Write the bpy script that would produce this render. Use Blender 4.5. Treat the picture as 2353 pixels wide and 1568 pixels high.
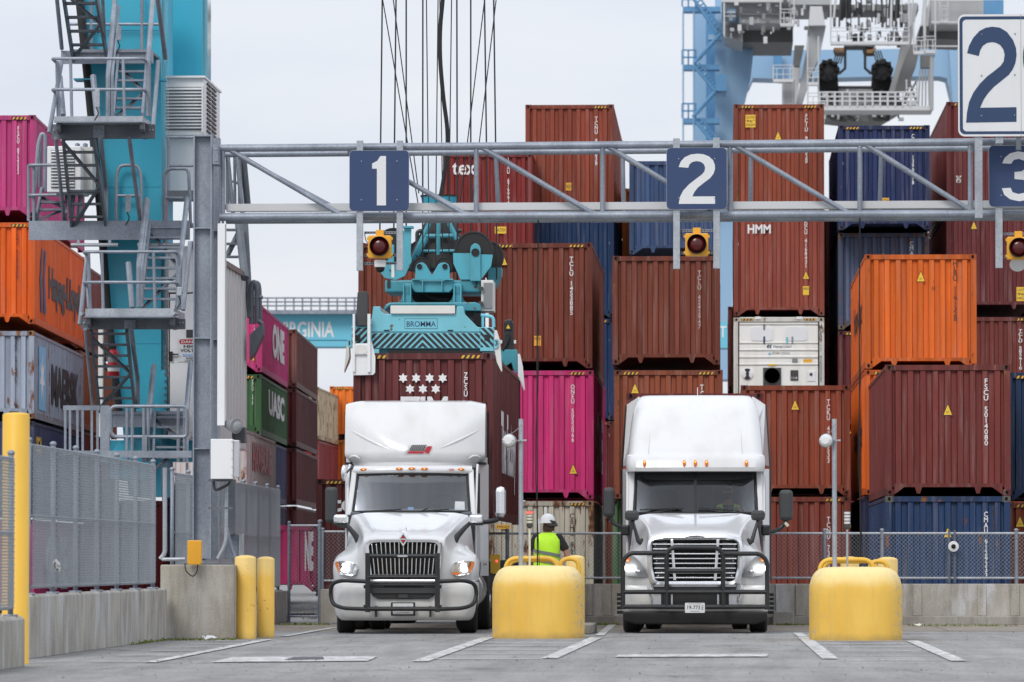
import bpy, bmesh, math, random
from mathutils import Vector, Matrix
random.seed(7)
scene = bpy.context.scene
COL = scene.collection
for o in list(bpy.data.objects):
    bpy.data.objects.remove(o)
R = math.radians
PI = math.pi

# ---------------------------------------------------------------- camera
CAM_H = 1.2
FPX, CX, CY = 11800.0, 1176.5, 784.0          # focal length and centre, in units of a 2353-wide frame
VPX, VPY = 1660.0, 1290.0                     # where the lanes (+Y) vanish
pitch = math.atan((VPY - CY) / FPX)
yaw = math.atan((VPX - CX) / FPX * math.cos(pitch))
FWD = Vector((-math.sin(yaw) * math.cos(pitch), math.cos(yaw) * math.cos(pitch), math.sin(pitch)))
RGT = Vector((math.cos(yaw), math.sin(yaw), 0))
UPV = RGT.cross(FWD)
cam_d = bpy.data.cameras.new('camera')
cam = bpy.data.objects.new('camera', cam_d)
COL.objects.link(cam)
cam.location = (0, 0, CAM_H)
cam.rotation_euler = Matrix((RGT, UPV, -FWD)).transposed().to_euler()
cam_d.sensor_width = 36
cam_d.lens = 36 * FPX / 2353
cam_d.clip_start = 1
cam_d.clip_end = 5000
cam_d.dof.use_dof = True
cam_d.dof.focus_distance = 88
cam_d.dof.aperture_fstop = 4.0
scene.camera = cam

def at(px, py, Y):
    d = FWD + RGT * ((px - CX) / FPX) + UPV * ((CY - py) / FPX)
    t = Y / d.y
    return Vector((0, 0, CAM_H)) + d * t

def ground(px, py, z=0.0):
    d = FWD + RGT * ((px - CX) / FPX) + UPV * ((CY - py) / FPX)
    t = (z - CAM_H) / d.z
    return Vector((0, 0, CAM_H)) + d * t

# ---------------------------------------------------------------- light
SUN_EL, SUN_AZ = R(40), R(200)                # azimuth clockwise from +Y: behind and left of the camera
world = bpy.data.worlds.new('World')
scene.world = world
world.use_nodes = True
nt = world.node_tree
nt.nodes.clear()
def wn(t, **k):
    n = nt.nodes.new(t)
    for a, b in k.items(): setattr(n, a, b)
    return n
sky = wn('ShaderNodeTexSky', sky_type='NISHITA', sun_disc=False, sun_elevation=SUN_EL, sun_rotation=SUN_AZ)
tc = wn('ShaderNodeTexCoord')
sep = wn('ShaderNodeSeparateXYZ')
nt.links.new(tc.outputs['Generated'], sep.inputs[0])
mr = wn('ShaderNodeMapRange')                 # overcast sky: zenith about three times as bright as the horizon
mr.inputs['From Min'].default_value = 0.0; mr.inputs['From Max'].default_value = 1.0
mr.inputs['To Min'].default_value = 0.56; mr.inputs['To Max'].default_value = 1.0
nt.links.new(sep.outputs[2], mr.inputs['Value'])
mp = wn('ShaderNodeMapping'); mp.inputs['Scale'].default_value = (3, 3, 10)
nt.links.new(tc.outputs['Generated'], mp.inputs[0])
cn = wn('ShaderNodeTexNoise'); cn.inputs['Scale'].default_value = 3.0; cn.inputs['Detail'].default_value = 5
nt.links.new(mp.outputs[0], cn.inputs['Vector'])
cr = wn('ShaderNodeValToRGB')
cr.color_ramp.elements[0].position = .3; cr.color_ramp.elements[0].color = (.77, .83, .95, 1)
cr.color_ramp.elements[1].position = .7; cr.color_ramp.elements[1].color = (.95, .975, 1.03, 1)
nt.links.new(cn.outputs['Fac'], cr.inputs[0])
mul = wn('ShaderNodeVectorMath', operation='MULTIPLY')
nt.links.new(cr.outputs[0], mul.inputs[0]); nt.links.new(mr.outputs[0], mul.inputs[1])
scl = wn('ShaderNodeVectorMath', operation='SCALE'); scl.inputs['Scale'].default_value = 14.2
nt.links.new(mul.outputs[0], scl.inputs[0])
hs = wn('ShaderNodeHueSaturation'); hs.inputs['Saturation'].default_value = .5
nt.links.new(sky.outputs[0], hs.inputs['Color'])
mx = wn('ShaderNodeMixRGB'); mx.inputs[0].default_value = .9
nt.links.new(hs.outputs[0], mx.inputs[1]); nt.links.new(scl.outputs[0], mx.inputs[2])
bg = wn('ShaderNodeBackground'); bg.inputs['Strength'].default_value = .1
nt.links.new(mx.outputs[0], bg.inputs[0])
wo = wn('ShaderNodeOutputWorld')
nt.links.new(bg.outputs[0], wo.inputs[0])

sd = bpy.data.lights.new('sun', 'SUN'); sd.energy = 1.45; sd.angle = R(22); sd.color = (1, .96, .9); sd.specular_factor = .35
sun = bpy.data.objects.new('sun', sd); COL.objects.link(sun)
sdir = Vector((math.sin(SUN_AZ) * math.cos(SUN_EL), math.cos(SUN_AZ) * math.cos(SUN_EL), math.sin(SUN_EL)))
sun.rotation_euler = sdir.to_track_quat('Z', 'Y').to_euler()
sun.location = (-40, -40, 80)
vs = scene.view_settings
vs.view_transform = 'Standard'; vs.look = 'None'; vs.exposure = 0.14; vs.gamma = 1; vs.use_curve_mapping = False

# ---------------------------------------------------------------- materials
def lin(c):
    c = c / 255.0
    return c / 12.92 if c <= .04045 else ((c + .055) / 1.055) ** 2.4
def rgb(r, g, b, k=1.0):
    return (lin(r) * k, lin(g) * k, lin(b) * k, 1)

def newmat(name):
    m = bpy.data.materials.new(name); m.use_nodes = True
    t = m.node_tree; t.nodes.clear()
    out = t.nodes.new('ShaderNodeOutputMaterial')
    p = t.nodes.new('ShaderNodeBsdfPrincipled')
    t.links.new(p.outputs[0], out.inputs[0])
    return m, t, p
def N(t, ty, **k):
    n = t.nodes.new(ty)
    for a, b in k.items(): setattr(n, a, b)
    return n
def noise(t, scale, detail=4, stretch=None, coord='Object', rough=.55):
    c = N(t, 'ShaderNodeTexCoord'); n = N(t, 'ShaderNodeTexNoise')
    n.inputs['Scale'].default_value = scale; n.inputs['Detail'].default_value = detail
    n.inputs['Roughness'].default_value = rough
    if stretch:
        m = N(t, 'ShaderNodeMapping'); m.inputs['Scale'].default_value = stretch
        t.links.new(c.outputs[coord], m.inputs[0]); t.links.new(m.outputs[0], n.inputs['Vector'])
    else:
        t.links.new(c.outputs[coord], n.inputs['Vector'])
    return n.outputs['Fac']
def ramp(t, fac, stops):
    r = N(t, 'ShaderNodeValToRGB')
    e = r.color_ramp.elements
    while len(e) < len(stops): e.new(.5)
    for k, (p, c) in enumerate(stops):
        e[k].position = p
        e[k].color = c if len(c) == 4 else (*c, 1)
    t.links.new(fac, r.inputs[0])
    return r.outputs[0]
def mixc(t, fac, a, b, blend='MIX'):
    m = N(t, 'ShaderNodeMixRGB', blend_type=blend)
    for i, v in enumerate((fac, a, b)):
        if isinstance(v, (int, float)): m.inputs[i].default_value = v if i == 0 else (v, v, v, 1)
        elif isinstance(v, tuple): m.inputs[i].default_value = v
        else: t.links.new(v, m.inputs[i])
    return m.outputs[0]
def bump(t, p, h, strength=.2, dist=.01):
    b = N(t, 'ShaderNodeBump'); b.inputs['Strength'].default_value = strength; b.inputs['Distance'].default_value = dist
    t.links.new(h, b.inputs['Height']); t.links.new(b.outputs[0], p.inputs['Normal'])

def paint(name, c, rough=.45, metal=0.0, dirt=.25, dscale=3.0, stretch=(1, 1, .35), dcol=None, coat=0.0, wear=0.0, wearcol=(.12, .06, .035, 1)):
    m, t, p = newmat(name)
    n = noise(t, dscale, 6, stretch)
    d = dcol or (c[0] * .45, c[1] * .45, c[2] * .45, 1)
    f = ramp(t, n, [(.45, (0, 0, 0)), (.75, (dirt, dirt, dirt))])
    col = mixc(t, f, c, d)
    if wear:
        w = noise(t, dscale * 2.6, 5)
        wf = ramp(t, w, [(.66 - wear * .1, (0, 0, 0)), (.70 - wear * .1, (1, 1, 1))])
        col = mixc(t, wf, col, wearcol)
    t.links.new(col, p.inputs['Base Color'])
    p.inputs['Roughness'].default_value = rough
    p.inputs['Metallic'].default_value = metal
    p.inputs['Coat Weight'].default_value = coat
    p.inputs['Coat Roughness'].default_value = .06
    return m
def flat(name, c, rough=.6, metal=0.0):
    return paint(name, c, rough, metal, dirt=.15, dscale=6)
def emit(name, c, s):
    m, t, p = newmat(name)
    p.inputs['Base Color'].default_value = c
    p.inputs['Emission Color'].default_value = c
    p.inputs['Emission Strength'].default_value = s
    return m

def galv_mat(name, c, rough=.5):
    m, t, p = newmat(name)
    co = N(t, 'ShaderNodeTexCoord'); v = N(t, 'ShaderNodeTexVoronoi'); v.inputs['Scale'].default_value = 38
    t.links.new(co.outputs['Object'], v.inputs['Vector'])
    a = ramp(t, v.outputs['Color'], [(.1, tuple(x * .88 for x in c[:3])), (.9, tuple(min(1, x * 1.12) for x in c[:3]))])
    b = ramp(t, noise(t, 2.5, 5, (1, 1, .4)), [(.3, (.70, .71, .74)), (.7, (1.14, 1.14, 1.12))])
    t.links.new(mixc(t, 1.0, a, b, 'MULTIPLY'), p.inputs['Base Color'])
    p.inputs['Metallic'].default_value = .35
    p.inputs['Roughness'].default_value = rough
    return m

def container_mat():
    m, t, p = newmat('container_paint')
    oi = N(t, 'ShaderNodeObjectInfo')
    co = N(t, 'ShaderNodeTexCoord')
    off = N(t, 'ShaderNodeVectorMath', operation='MULTIPLY_ADD')
    cmb = N(t, 'ShaderNodeCombineXYZ')
    for i in range(3): t.links.new(oi.outputs['Random'], cmb.inputs[i])
    t.links.new(cmb.outputs[0], off.inputs[0]); off.inputs[1].default_value = (37, 53, 19)
    t.links.new(co.outputs['Object'], off.inputs[2])
    def nz(scale, det, st):
        mp = N(t, 'ShaderNodeMapping'); mp.inputs['Scale'].default_value = st
        t.links.new(off.outputs[0], mp.inputs[0])
        n = N(t, 'ShaderNodeTexNoise'); n.inputs['Scale'].default_value = scale; n.inputs['Detail'].default_value = det
        n.inputs['Roughness'].default_value = .6
        t.links.new(mp.outputs[0], n.inputs['Vector'])
        return n.outputs['Fac']
    fade = ramp(t, nz(1.1, 5, (3, 3, .5)), [(.3, (.80, .80, .80)), (.7, (1.12, 1.12, 1.12))])
    col = mixc(t, 1.0, oi.outputs['Color'], fade, 'MULTIPLY')
    rib = ramp(t, nz(1.0, 2, (7, 7, .04)), [(.35, (.84, .83, .82)), (.65, (1.14, 1.14, 1.13))])
    col = mixc(t, 1.0, col, rib, 'MULTIPLY')
    # faded, chalky streaks
    ch = ramp(t, nz(2.4, 6, (4, 4, .22)), [(.52, (0, 0, 0)), (.8, (.30, .30, .30))])
    col = mixc(t, ch, col, (.42, .36, .33, 1))
    # rust: the object's alpha sets how much
    rn = nz(3.2, 9, (1.6, 1.6, .5))
    th = N(t, 'ShaderNodeMath', operation='MULTIPLY_ADD'); th.inputs[1].default_value = .29; th.inputs[2].default_value = -.76
    t.links.new(oi.outputs['Alpha'], th.inputs[0])
    ad = N(t, 'ShaderNodeMath', operation='ADD'); t.links.new(rn, ad.inputs[0]); t.links.new(th.outputs[0], ad.inputs[1])
    sc = N(t, 'ShaderNodeMath', operation='MULTIPLY', use_clamp=True); sc.inputs[1].default_value = 14
    t.links.new(ad.outputs[0], sc.inputs[0])
    rc = ramp(t, nz(9, 4, (1, 1, 1)), [(.35, (.055, .022, .012)), (.65, (.25, .10, .035))])
    col = mixc(t, sc.outputs[0], col, rc)
    t.links.new(col, p.inputs['Base Color'])
    p.inputs['Roughness'].default_value = .55
    p.inputs['Specular IOR Level'].default_value = .3
    bump(t, p, nz(1.4, 4, (1, 1, .6)), .45, .04)
    return m

def concrete_mat(name, c, streak=0.0, spots=.5):
    m, t, p = newmat(name)
    base = ramp(t, noise(t, 1.3, 7), [(.3, tuple(x * .72 for x in c[:3])), (.7, tuple(x * 1.15 for x in c[:3]))])
    if streak:
        s = ramp(t, noise(t, 1.0, 7, (3.2, 3.2, .8), rough=.65), [(.48, (0, 0, 0)), (.66, (streak,) * 3)])
        base = mixc(t, s, base, (.52, .52, .53, 1))
        s2 = ramp(t, noise(t, 1.3, 7, (4.5, 4.5, .6), rough=.65), [(.5, (0, 0, 0)), (.75, (.5,) * 3)])
        base = mixc(t, s2, base, (.10, .095, .08, 1))
    fine = ramp(t, noise(t, 40, 3), [(.3, (.85, .85, .85)), (.7, (1.1, 1.1, 1.1))])
    base = mixc(t, 1.0, base, fine, 'MULTIPLY')
    t.links.new(base, p.inputs['Base Color'])
    p.inputs['Roughness'].default_value = .9
    bump(t, p, noise(t, 25, 5), .25, .01)
    return m

def asphalt_mat():
    m, t, p = newmat('asphalt')
    a = ramp(t, noise(t, 60, 3), [(.3, (.172, .17, .168)), (.5, (.275, .272, .268)), (.75, (.425, .42, .412))])
    g = ramp(t, noise(t, 9, 4, (2.2, .35, 1), rough=.7), [(.3, (.80, .80, .80)), (.7, (1.15, 1.15, 1.15))])
    b = ramp(t, noise(t, .35, 6), [(.3, (.80, .80, .81)), (.7, (1.12, 1.12, 1.12))])
    c = ramp(t, noise(t, 1.0, 7, (2.2, .12, 1), rough=.65), [(.32, (.78, .77, .76)), (.6, (1.04, 1.04, 1.04))])
    col = mixc(t, 1.0, mixc(t, 1.0, mixc(t, 1.0, a, g, 'MULTIPLY'), b, 'MULTIPLY'), c, 'MULTIPLY')
    o = ramp(t, noise(t, .9, 5, (1, .35, 1)), [(.60, (0, 0, 0)), (.72, (.5, .5, .5))])
    col = mixc(t, o, col, (.075, .072, .068, 1))                       # oil and tyre stains
    v = N(t, 'ShaderNodeTexVoronoi', feature='DISTANCE_TO_EDGE'); v.inputs['Scale'].default_value = .28
    co = N(t, 'ShaderNodeTexCoord'); ds = N(t, 'ShaderNodeVectorMath', operation='ADD'); nz = N(t, 'ShaderNodeTexNoise'); nz.inputs['Scale'].default_value = 1.3; nz.inputs['Detail'].default_value = 6
    t.links.new(co.outputs['Object'], nz.inputs['Vector']); t.links.new(co.outputs['Object'], ds.inputs[0]); t.links.new(nz.outputs['Color'], ds.inputs[1]); t.links.new(ds.outputs[0], v.inputs['Vector'])
    cr_ = ramp(t, v.outputs['Distance'], [(.0, (.7, .7, .7)), (.010, (0, 0, 0))])
    col = mixc(t, cr_, col, (.05, .05, .05, 1))
    t.links.new(col, p.inputs['Base Color'])
    p.inputs['Roughness'].default_value = .9
    bump(t, p, noise(t, 90, 2), .5, .01)
    return m

def worn_white():
    m, t, p = newmat('road_paint')
    w = ramp(t, noise(t, 6, 8, (1, .35, 1)), [(.36, (0, 0, 0)), (.62, (1, 1, 1))])
    w = mixc(t, 1.0, w, ramp(t, noise(t, 40, 3, (1, .4, 1)), [(.35, (.35, .35, .35)), (.55, (1, 1, 1))]), 'MULTIPLY')
    t.links.new(mixc(t, w, (.28, .28, .28, 1), (.66, .66, .65, 1)), p.inputs['Base Color'])
    p.inputs['Roughness'].default_value = .8
    return m
def faint_white():
    m, t, p = newmat('faded_road_paint')
    w = ramp(t, noise(t, 8, 8, (.6, .35, 1)), [(.30, (0, 0, 0)), (.65, (1, 1, 1))])
    t.links.new(mixc(t, w, (.29, .29, .29, 1), (.60, .60, .59, 1)), p.inputs['Base Color'])
    p.inputs['Roughness'].default_value = .85
    return m

def glass_mat(name, tint=(.55, .6, .62, 1), extra=.12):
    m = bpy.data.materials.new(name); m.use_nodes = True
    t = m.node_tree; t.nodes.clear()
    out = N(t, 'ShaderNodeOutputMaterial')
    tr = N(t, 'ShaderNodeBsdfTransparent'); tr.inputs[0].default_value = tint
    gl = N(t, 'ShaderNodeBsdfGlossy'); gl.inputs['Roughness'].default_value = .03; gl.inputs[0].default_value = (.95, .97, 1, 1)
    fr = N(t, 'ShaderNodeFresnel'); fr.inputs[0].default_value = 1.5
    ad = N(t, 'ShaderNodeMath', operation='ADD', use_clamp=True); ad.inputs[1].default_value = extra
    t.links.new(fr.outputs[0], ad.inputs[0])
    mxs = N(t, 'ShaderNodeMixShader')
    t.links.new(ad.outputs[0], mxs.inputs[0]); t.links.new(tr.outputs[0], mxs.inputs[1]); t.links.new(gl.outputs[0], mxs.inputs[2])
    t.links.new(mxs.outputs[0], out.inputs[0])
    return m

def dome_mat(name='dome_yellow', bleach=.8, allover=False):
    m, t, p = newmat(name)
    co = N(t, 'ShaderNodeTexCoord'); sp = N(t, 'ShaderNodeSeparateXYZ'); t.links.new(co.outputs['Generated'], sp.inputs[0])
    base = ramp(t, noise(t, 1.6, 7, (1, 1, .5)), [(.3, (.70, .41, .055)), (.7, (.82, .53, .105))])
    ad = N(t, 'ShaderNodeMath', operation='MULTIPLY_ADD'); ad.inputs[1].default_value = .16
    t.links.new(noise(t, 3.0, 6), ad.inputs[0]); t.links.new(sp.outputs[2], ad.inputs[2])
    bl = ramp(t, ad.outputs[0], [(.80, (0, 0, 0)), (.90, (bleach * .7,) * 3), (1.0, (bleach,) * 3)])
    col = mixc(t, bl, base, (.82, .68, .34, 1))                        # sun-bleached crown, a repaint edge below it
    st = ramp(t, noise(t, 1.4, 8, (6, 6, .5), rough=.65), [(.52, (0, 0, 0)), (.8, (.35, .35, .35))])
    col = mixc(t, st, col, (.42, .30, .12, 1))
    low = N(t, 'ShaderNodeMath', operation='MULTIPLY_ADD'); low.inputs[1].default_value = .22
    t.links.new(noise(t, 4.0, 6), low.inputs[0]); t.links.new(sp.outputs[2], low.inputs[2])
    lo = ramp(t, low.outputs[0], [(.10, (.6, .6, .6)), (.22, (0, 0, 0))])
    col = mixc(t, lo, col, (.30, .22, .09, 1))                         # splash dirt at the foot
    sx = ramp(t, sp.outputs[0], [(.0, (1, 1, 1)), (.10, (.2, .2, .2)), (.2, (0, 0, 0)), (.84, (0, 0, 0)), (.92, (.3, .3, .3)), (1.0, (1, 1, 1))])
    sc = ramp(t, noise(t, 5.0, 7, (1, 1, 2.2), rough=.7), [(.56 if not allover else .63, (0, 0, 0)), (.60 if not allover else .65, (1, 1, 1))])
    col = mixc(t, sc if allover else mixc(t, 1.0, sx, sc, 'MULTIPLY'), col, (.33, .33, .32, 1) if not allover else (.13, .055, .025, 1))   # tyre and bumper scrapes on the flanks
    t.links.new(col, p.inputs['Base Color']); p.inputs['Roughness'].default_value = .6
    bump(t, p, noise(t, 9, 5), .25, .01)
    return m

M = {}
M['galv'] = galv_mat('galvanised_steel', (.255, .285, .335, 1))
M['wire'] = paint('fence_wire', (.27, .295, .32, 1), .5, .35)
M['galv_dark'] = galv_mat('dark_and_shaded_steel', (.13, .145, .165, 1))
M['galv_lite'] = galv_mat('bright_galvanised', (.37, .395, .43, 1))
M['cont'] = container_mat()
M['black'] = flat('black_rubber', (.012, .012, .013, 1), .65)
M['blackmetal'] = paint('black_steel', (.022, .023, .025, 1), .42, .2, dirt=.4, dcol=(.06, .055, .05, 1), dscale=5)
M['dark'] = flat('dark_grey', (.045, .047, .05, 1), .6)
M['grey'] = flat('mid_grey', (.22, .23, .24, 1), .55)
M['white'] = paint('white_paint', (.74, .75, .76, 1), .3, dirt=.14, dcol=(.5, .49, .46, 1))
M['truckwhite'] = paint('truck_white', (.67, .675, .68, 1), .28, dirt=.32, dscale=2.2, dcol=(.44, .43, .40, 1), coat=.7)
M['bumperwhite'] = paint('bumper_white', (.70, .70, .69, 1), .35, dirt=.32, dscale=2.6, dcol=(.42, .40, .34, 1), coat=.3)
M['offwhite'] = paint('off_white', (.66, .66, .63, 1), .5, dirt=.25, dcol=(.40, .38, .33, 1))
M['print'] = flat('white_print', (.76, .76, .76, 1), .6)
M['printblack'] = flat('black_print', (.02, .02, .022, 1), .6)
M['printdim'] = flat('dull_print', (.42, .38, .35, 1), .6)
M['signblue'] = paint('sign_blue', (.020, .045, .125, 1), .55, dirt=.25, dcol=(.045, .065, .12, 1))
M['bigblue'] = paint('sign_navy', (.014, .042, .11, 1), .55, dirt=.15)
M['signwhite'] = paint('sign_white', (.66, .67, .675, 1), .45, dirt=.1)
M['yellow'] = paint('yellow_paint', (.78, .46, .05, 1), .5, dirt=.5, dscale=2.5, dcol=(.55, .33, .05, 1), stretch=(1, 1, .4))
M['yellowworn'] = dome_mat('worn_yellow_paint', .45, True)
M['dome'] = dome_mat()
M['signal'] = paint('signal_yellow', (.78, .37, .02, 1), .45, dirt=.2)
M['hazyellow'] = flat('hazard_yellow', (.72, .38, .03, 1), .6)
M['labelyellow'] = flat('label_yellow', (.80, .50, .04, 1), .6)
M['teal'] = paint('crane_teal', (.035, .36, .50, 1), .38, dirt=.55, dscale=.9, dcol=(.03, .27, .38, 1))
M['tealpale'] = paint('spreader_teal', (.17, .50, .60, 1), .4, dirt=.35, dscale=2.5, dcol=(.13, .28, .28, 1), wear=.02, wearcol=(.12, .10, .07, 1))
M['tealmid'] = paint('bracket_teal', (.075, .36, .45, 1), .42, dirt=.55, dscale=2.6, dcol=(.06, .16, .17, 1), wear=.08, wearcol=(.10, .07, .05, 1))
M['tealdeep'] = paint('headblock_teal', (.05, .26, .32, 1), .42, dirt=.7, dscale=2.2, dcol=(.045, .12, .12, 1), wear=.12, wearcol=(.10, .07, .05, 1))
M['craneblue'] = paint('portal_blue', (.265, .425, .60, 1), .5, dirt=.25, dscale=.25, dcol=(.20, .32, .46, 1))
M['craneblue2'] = paint('portal_blue_rail', (.10, .27, .48, 1), .5)
M['cranegrey'] = paint('crane_grey', (.36, .37, .38, 1), .55, dirt=.5, dscale=.4, dcol=(.22, .21, .20, 1))
M['cranegrey2'] = paint('crane_grime', (.15, .15, .15, 1), .6, dirt=.5, dscale=.5, dcol=(.06, .055, .05, 1))
M['cranewhite'] = paint('crane_white', (.54, .55, .56, 1), .5, dirt=.35, dscale=.6, dcol=(.36, .33, .30, 1))
M['chrome'] = paint('chrome', (.90, .91, .93, 1), .24, 1.0, dirt=.12)
M['alu'] = paint('brushed_aluminium', (.62, .63, .65, 1), .32, .9, dirt=.3)
M['glass'] = glass_mat('windscreen_glass', (.88, .92, .94, 1), .0)
M['lens'] = glass_mat('lamp_glass', (.85, .87, .9, 1), .05)
M['amber'] = emit('amber_lens', (.70, .17, .015, 1), .08)
M['amberlit'] = emit('amber_lit', (1, .45, .08, 1), 1.5)
M['headlit'] = emit('headlamp_glow', (1, .97, .92, 1), 14)
M['redlit'] = emit('red_beacon', (1, .10, .08, 1), 1.4)
M['red'] = flat('red_paint', (.45, .02, .03, 1), .45)
M['redprint'] = flat('red_print', (.45, .015, .03, 1), .5)
M['maroonprint'] = flat('maroon_print', (.12, .01, .02, 1), .5)
M['rubber'] = paint('tyre_rubber', (.018, .018, .019, 1), .8, dirt=.5, dcol=(.06, .055, .05, 1))
M['interior'] = flat('cab_interior', (.05, .055, .065, 1), .7)
M['interior2'] = flat('cab_trim', (.12, .135, .15, 1), .7)
M['concwall'] = concrete_mat('wall_concrete', (.38, .355, .31), .9)
M['concblock'] = concrete_mat('block_concrete', (.38, .35, .295), .35)
M['conckerb'] = concrete_mat('kerb_concrete', (.30, .28, .25), .2)
M['concslab'] = concrete_mat('slab_concrete', (.27, .235, .195), 0)
M['asphalt'] = asphalt_mat()
M['roadwhite'] = worn_white()
M['roadfaint'] = faint_white()
M['vest'] = paint('hi_vis_fabric', (.50, .88, .03, 1), .7, dirt=.35, dscale=6, dcol=(.36, .66, .02, 1))
M['tape'] = flat('reflective_tape', (.16, .17, .17, 1), .4)
M['shirt'] = flat('black_shirt', (.018, .017, .019, 1), .9)
M['skin'] = flat('skin', (.36, .17, .11, 1), .55)
M['hair'] = flat('brown_hair', (.05, .025, .015, 1), .7)
M['jeans'] = flat('dark_trousers', (.03, .035, .05, 1), .9)
M['cream'] = flat('cream_plastic', (.62, .61, .50, 1), .5)
M['corrwhite'] = paint('white_cladding', (.58, .58, .57, 1), .45, dirt=.3, dcol=(.38, .36, .34, 1))
M['brown'] = flat('brown_trim', (.20, .16, .15, 1), .6)
M['rust'] = paint('rusty_steel', (.30, .17, .08, 1), .8, dirt=.8, dcol=(.10, .04, .02, 1))
M['green_chassis'] = paint('chassis_green', (.02, .09, .095, 1), .5)
M['weed'] = flat('weed_green', (.16, .20, .03, 1), .9)
M['noteblue'] = flat('note_blue', (.25, .42, .75, 1), .6)
M['void'] = flat('unlit_hollow', (.008, .008, .009, 1), .9)

# ---------------------------------------------------------------- mesh helpers
class MB:
    def __init__(s): s.v = []; s.f = []; s.m = []; s.mi = 0
    def face(s, idx): s.f.append(tuple(idx)); s.m.append(s.mi)
    def box(s, a, b):
        x0, y0, z0 = a; x1, y1, z1 = b
        if x0 > x1: x0, x1 = x1, x0
        if y0 > y1: y0, y1 = y1, y0
        if z0 > z1: z0, z1 = z1, z0
        n = len(s.v)
        s.v += [Vector(q) for q in ((x0, y0, z0), (x1, y0, z0), (x1, y1, z0), (x0, y1, z0), (x0, y0, z1), (x1, y0, z1), (x1, y1, z1), (x0, y1, z1))]
        for q in ((0, 3, 2, 1), (4, 5, 6, 7), (0, 1, 5, 4), (1, 2, 6, 5), (2, 3, 7, 6), (3, 0, 4, 7)): s.face([n + i for i in q])
        return s
    def beam(s, p, q, w, h=None, up=(0, 0, 1)):
        p = Vector(p); q = Vector(q); h = h or w
        d = (q - p).normalized(); up = Vector(up)
        if abs(d.dot(up)) > .98: up = Vector((0, 1, 0))
        sx = d.cross(up).normalized(); sz = sx.cross(d)
        n = len(s.v)
        for c in (p, q):
            for a, b in ((-1, -1), (1, -1), (1, 1), (-1, 1)): s.v.append(c + sx * a * w / 2 + sz * b * h / 2)
        for f in ((0, 1, 2, 3), (7, 6, 5, 4), (0, 4, 5, 1), (1, 5, 6, 2), (2, 6, 7, 3), (3, 7, 4, 0)): s.face([n + i for i in f])
        return s
    def tube(s, pts, r, n=8, closed=False):
        pts = [Vector(p) for p in pts]
        k = len(pts); rings = []
        prev = None
        for i in range(k):
            if closed: d = pts[(i + 1) % k] - pts[i - 1]
            elif i == 0: d = pts[1] - pts[0]
            elif i == k - 1: d = pts[-1] - pts[-2]
            else: d = (pts[i + 1] - pts[i]).normalized() + (pts[i] - pts[i - 1]).normalized()
            d.normalize()
            if prev is None:
                u = Vector((0, 0, 1)) if abs(d.z) < .9 else Vector((1, 0, 0))
                u = (u - d * u.dot(d)).normalized()
            else:
                u = (prev - d * prev.dot(d)).normalized()
            prev = u; w = d.cross(u)
            rr = r[i] if isinstance(r, (list, tuple)) else r
            b = len(s.v)
            s.v += [pts[i] + (u * math.cos(2 * PI * j / n) + w * math.sin(2 * PI * j / n)) * rr for j in range(n)]
            rings.append(b)
        for i in range(k if closed else k - 1):
            a = rings[i]; b = rings[(i + 1) % k]
            for j in range(n): s.face((a + j, a + (j + 1) % n, b + (j + 1) % n, b + j))
        if not closed:
            s.face([rings[0] + j for j in reversed(range(n))]); s.face([rings[-1] + j for j in range(n)])
        return s
    def cyl(s, p, q, r, n=16): return s.tube([p, q], r, n)
    def prism(s, poly, y0, y1, plane='xz'):
        n = len(poly); b = len(s.v)
        area = sum(poly[i][0] * poly[(i + 1) % n][1] - poly[(i + 1) % n][0] * poly[i][1] for i in range(n))
        if area < 0: poly = list(reversed(poly))
        def mk(u, w, y):
            if plane == 'xz': return Vector((u, y, w))
            if plane == 'yz': return Vector((y, u, w))
            return Vector((u, w, y))
        s.v += [mk(u, w, y0) for u, w in poly] + [mk(u, w, y1) for u, w in poly]
        s.face([b + i for i in range(n)]); s.face([b + n + i for i in reversed(range(n))])
        for i in range(n): s.face((b + (i + 1) % n, b + i, b + n + i, b + n + (i + 1) % n))
        return s
    def lathe(s, prof, c, n=24, axis='z', arc=2 * PI, sx=1, sy=1):
        b = len(s.v); c = Vector(c); k = len(prof)
        for r, h in prof:
            for j in range(n):
                a = 2 * PI * j / n
                u, w = r * math.cos(a) * sx, r * math.sin(a) * sy
                s.v.append(c + (Vector((u, w, h)) if axis == 'z' else Vector((u, h, w)) if axis == 'y' else Vector((h, u, w))))
        for i in range(k - 1):
            for j in range(n): s.face((b + i * n + j, b + i * n + (j + 1) % n, b + (i + 1) * n + (j + 1) % n, b + (i + 1) * n + j))
        s.face([b + j for j in reversed(range(n))]); s.face([b + (k - 1) * n + j for j in range(n)])
        return s
    def grid(s, rows):
        b = len(s.v); nr = len(rows); nc = len(rows[0])
        for r in rows: s.v += [Vector(p) for p in r]
        for i in range(nr - 1):
            for j in range(nc - 1): s.face((b + i * nc + j, b + i * nc + j + 1, b + (i + 1) * nc + j + 1, b + (i + 1) * nc + j))
        return s
    def poly(s, pts):
        b = len(s.v); s.v += [Vector(p) for p in pts]; s.face(range(b, b + len(pts))); return s
    def plate(s, pts, d):
        """polygon (list of 3-D points) given thickness along vector d"""
        b = len(s.v); n = len(pts); d = Vector(d)
        s.v += [Vector(p) for p in pts] + [Vector(p) + d for p in pts]
        s.face(range(b, b + n)); s.face(reversed(range(b + n, b + 2 * n)))
        for i in range(n): s.face((b + i, b + (i + 1) % n, b + n + (i + 1) % n, b + n + i))
        return s
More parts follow.
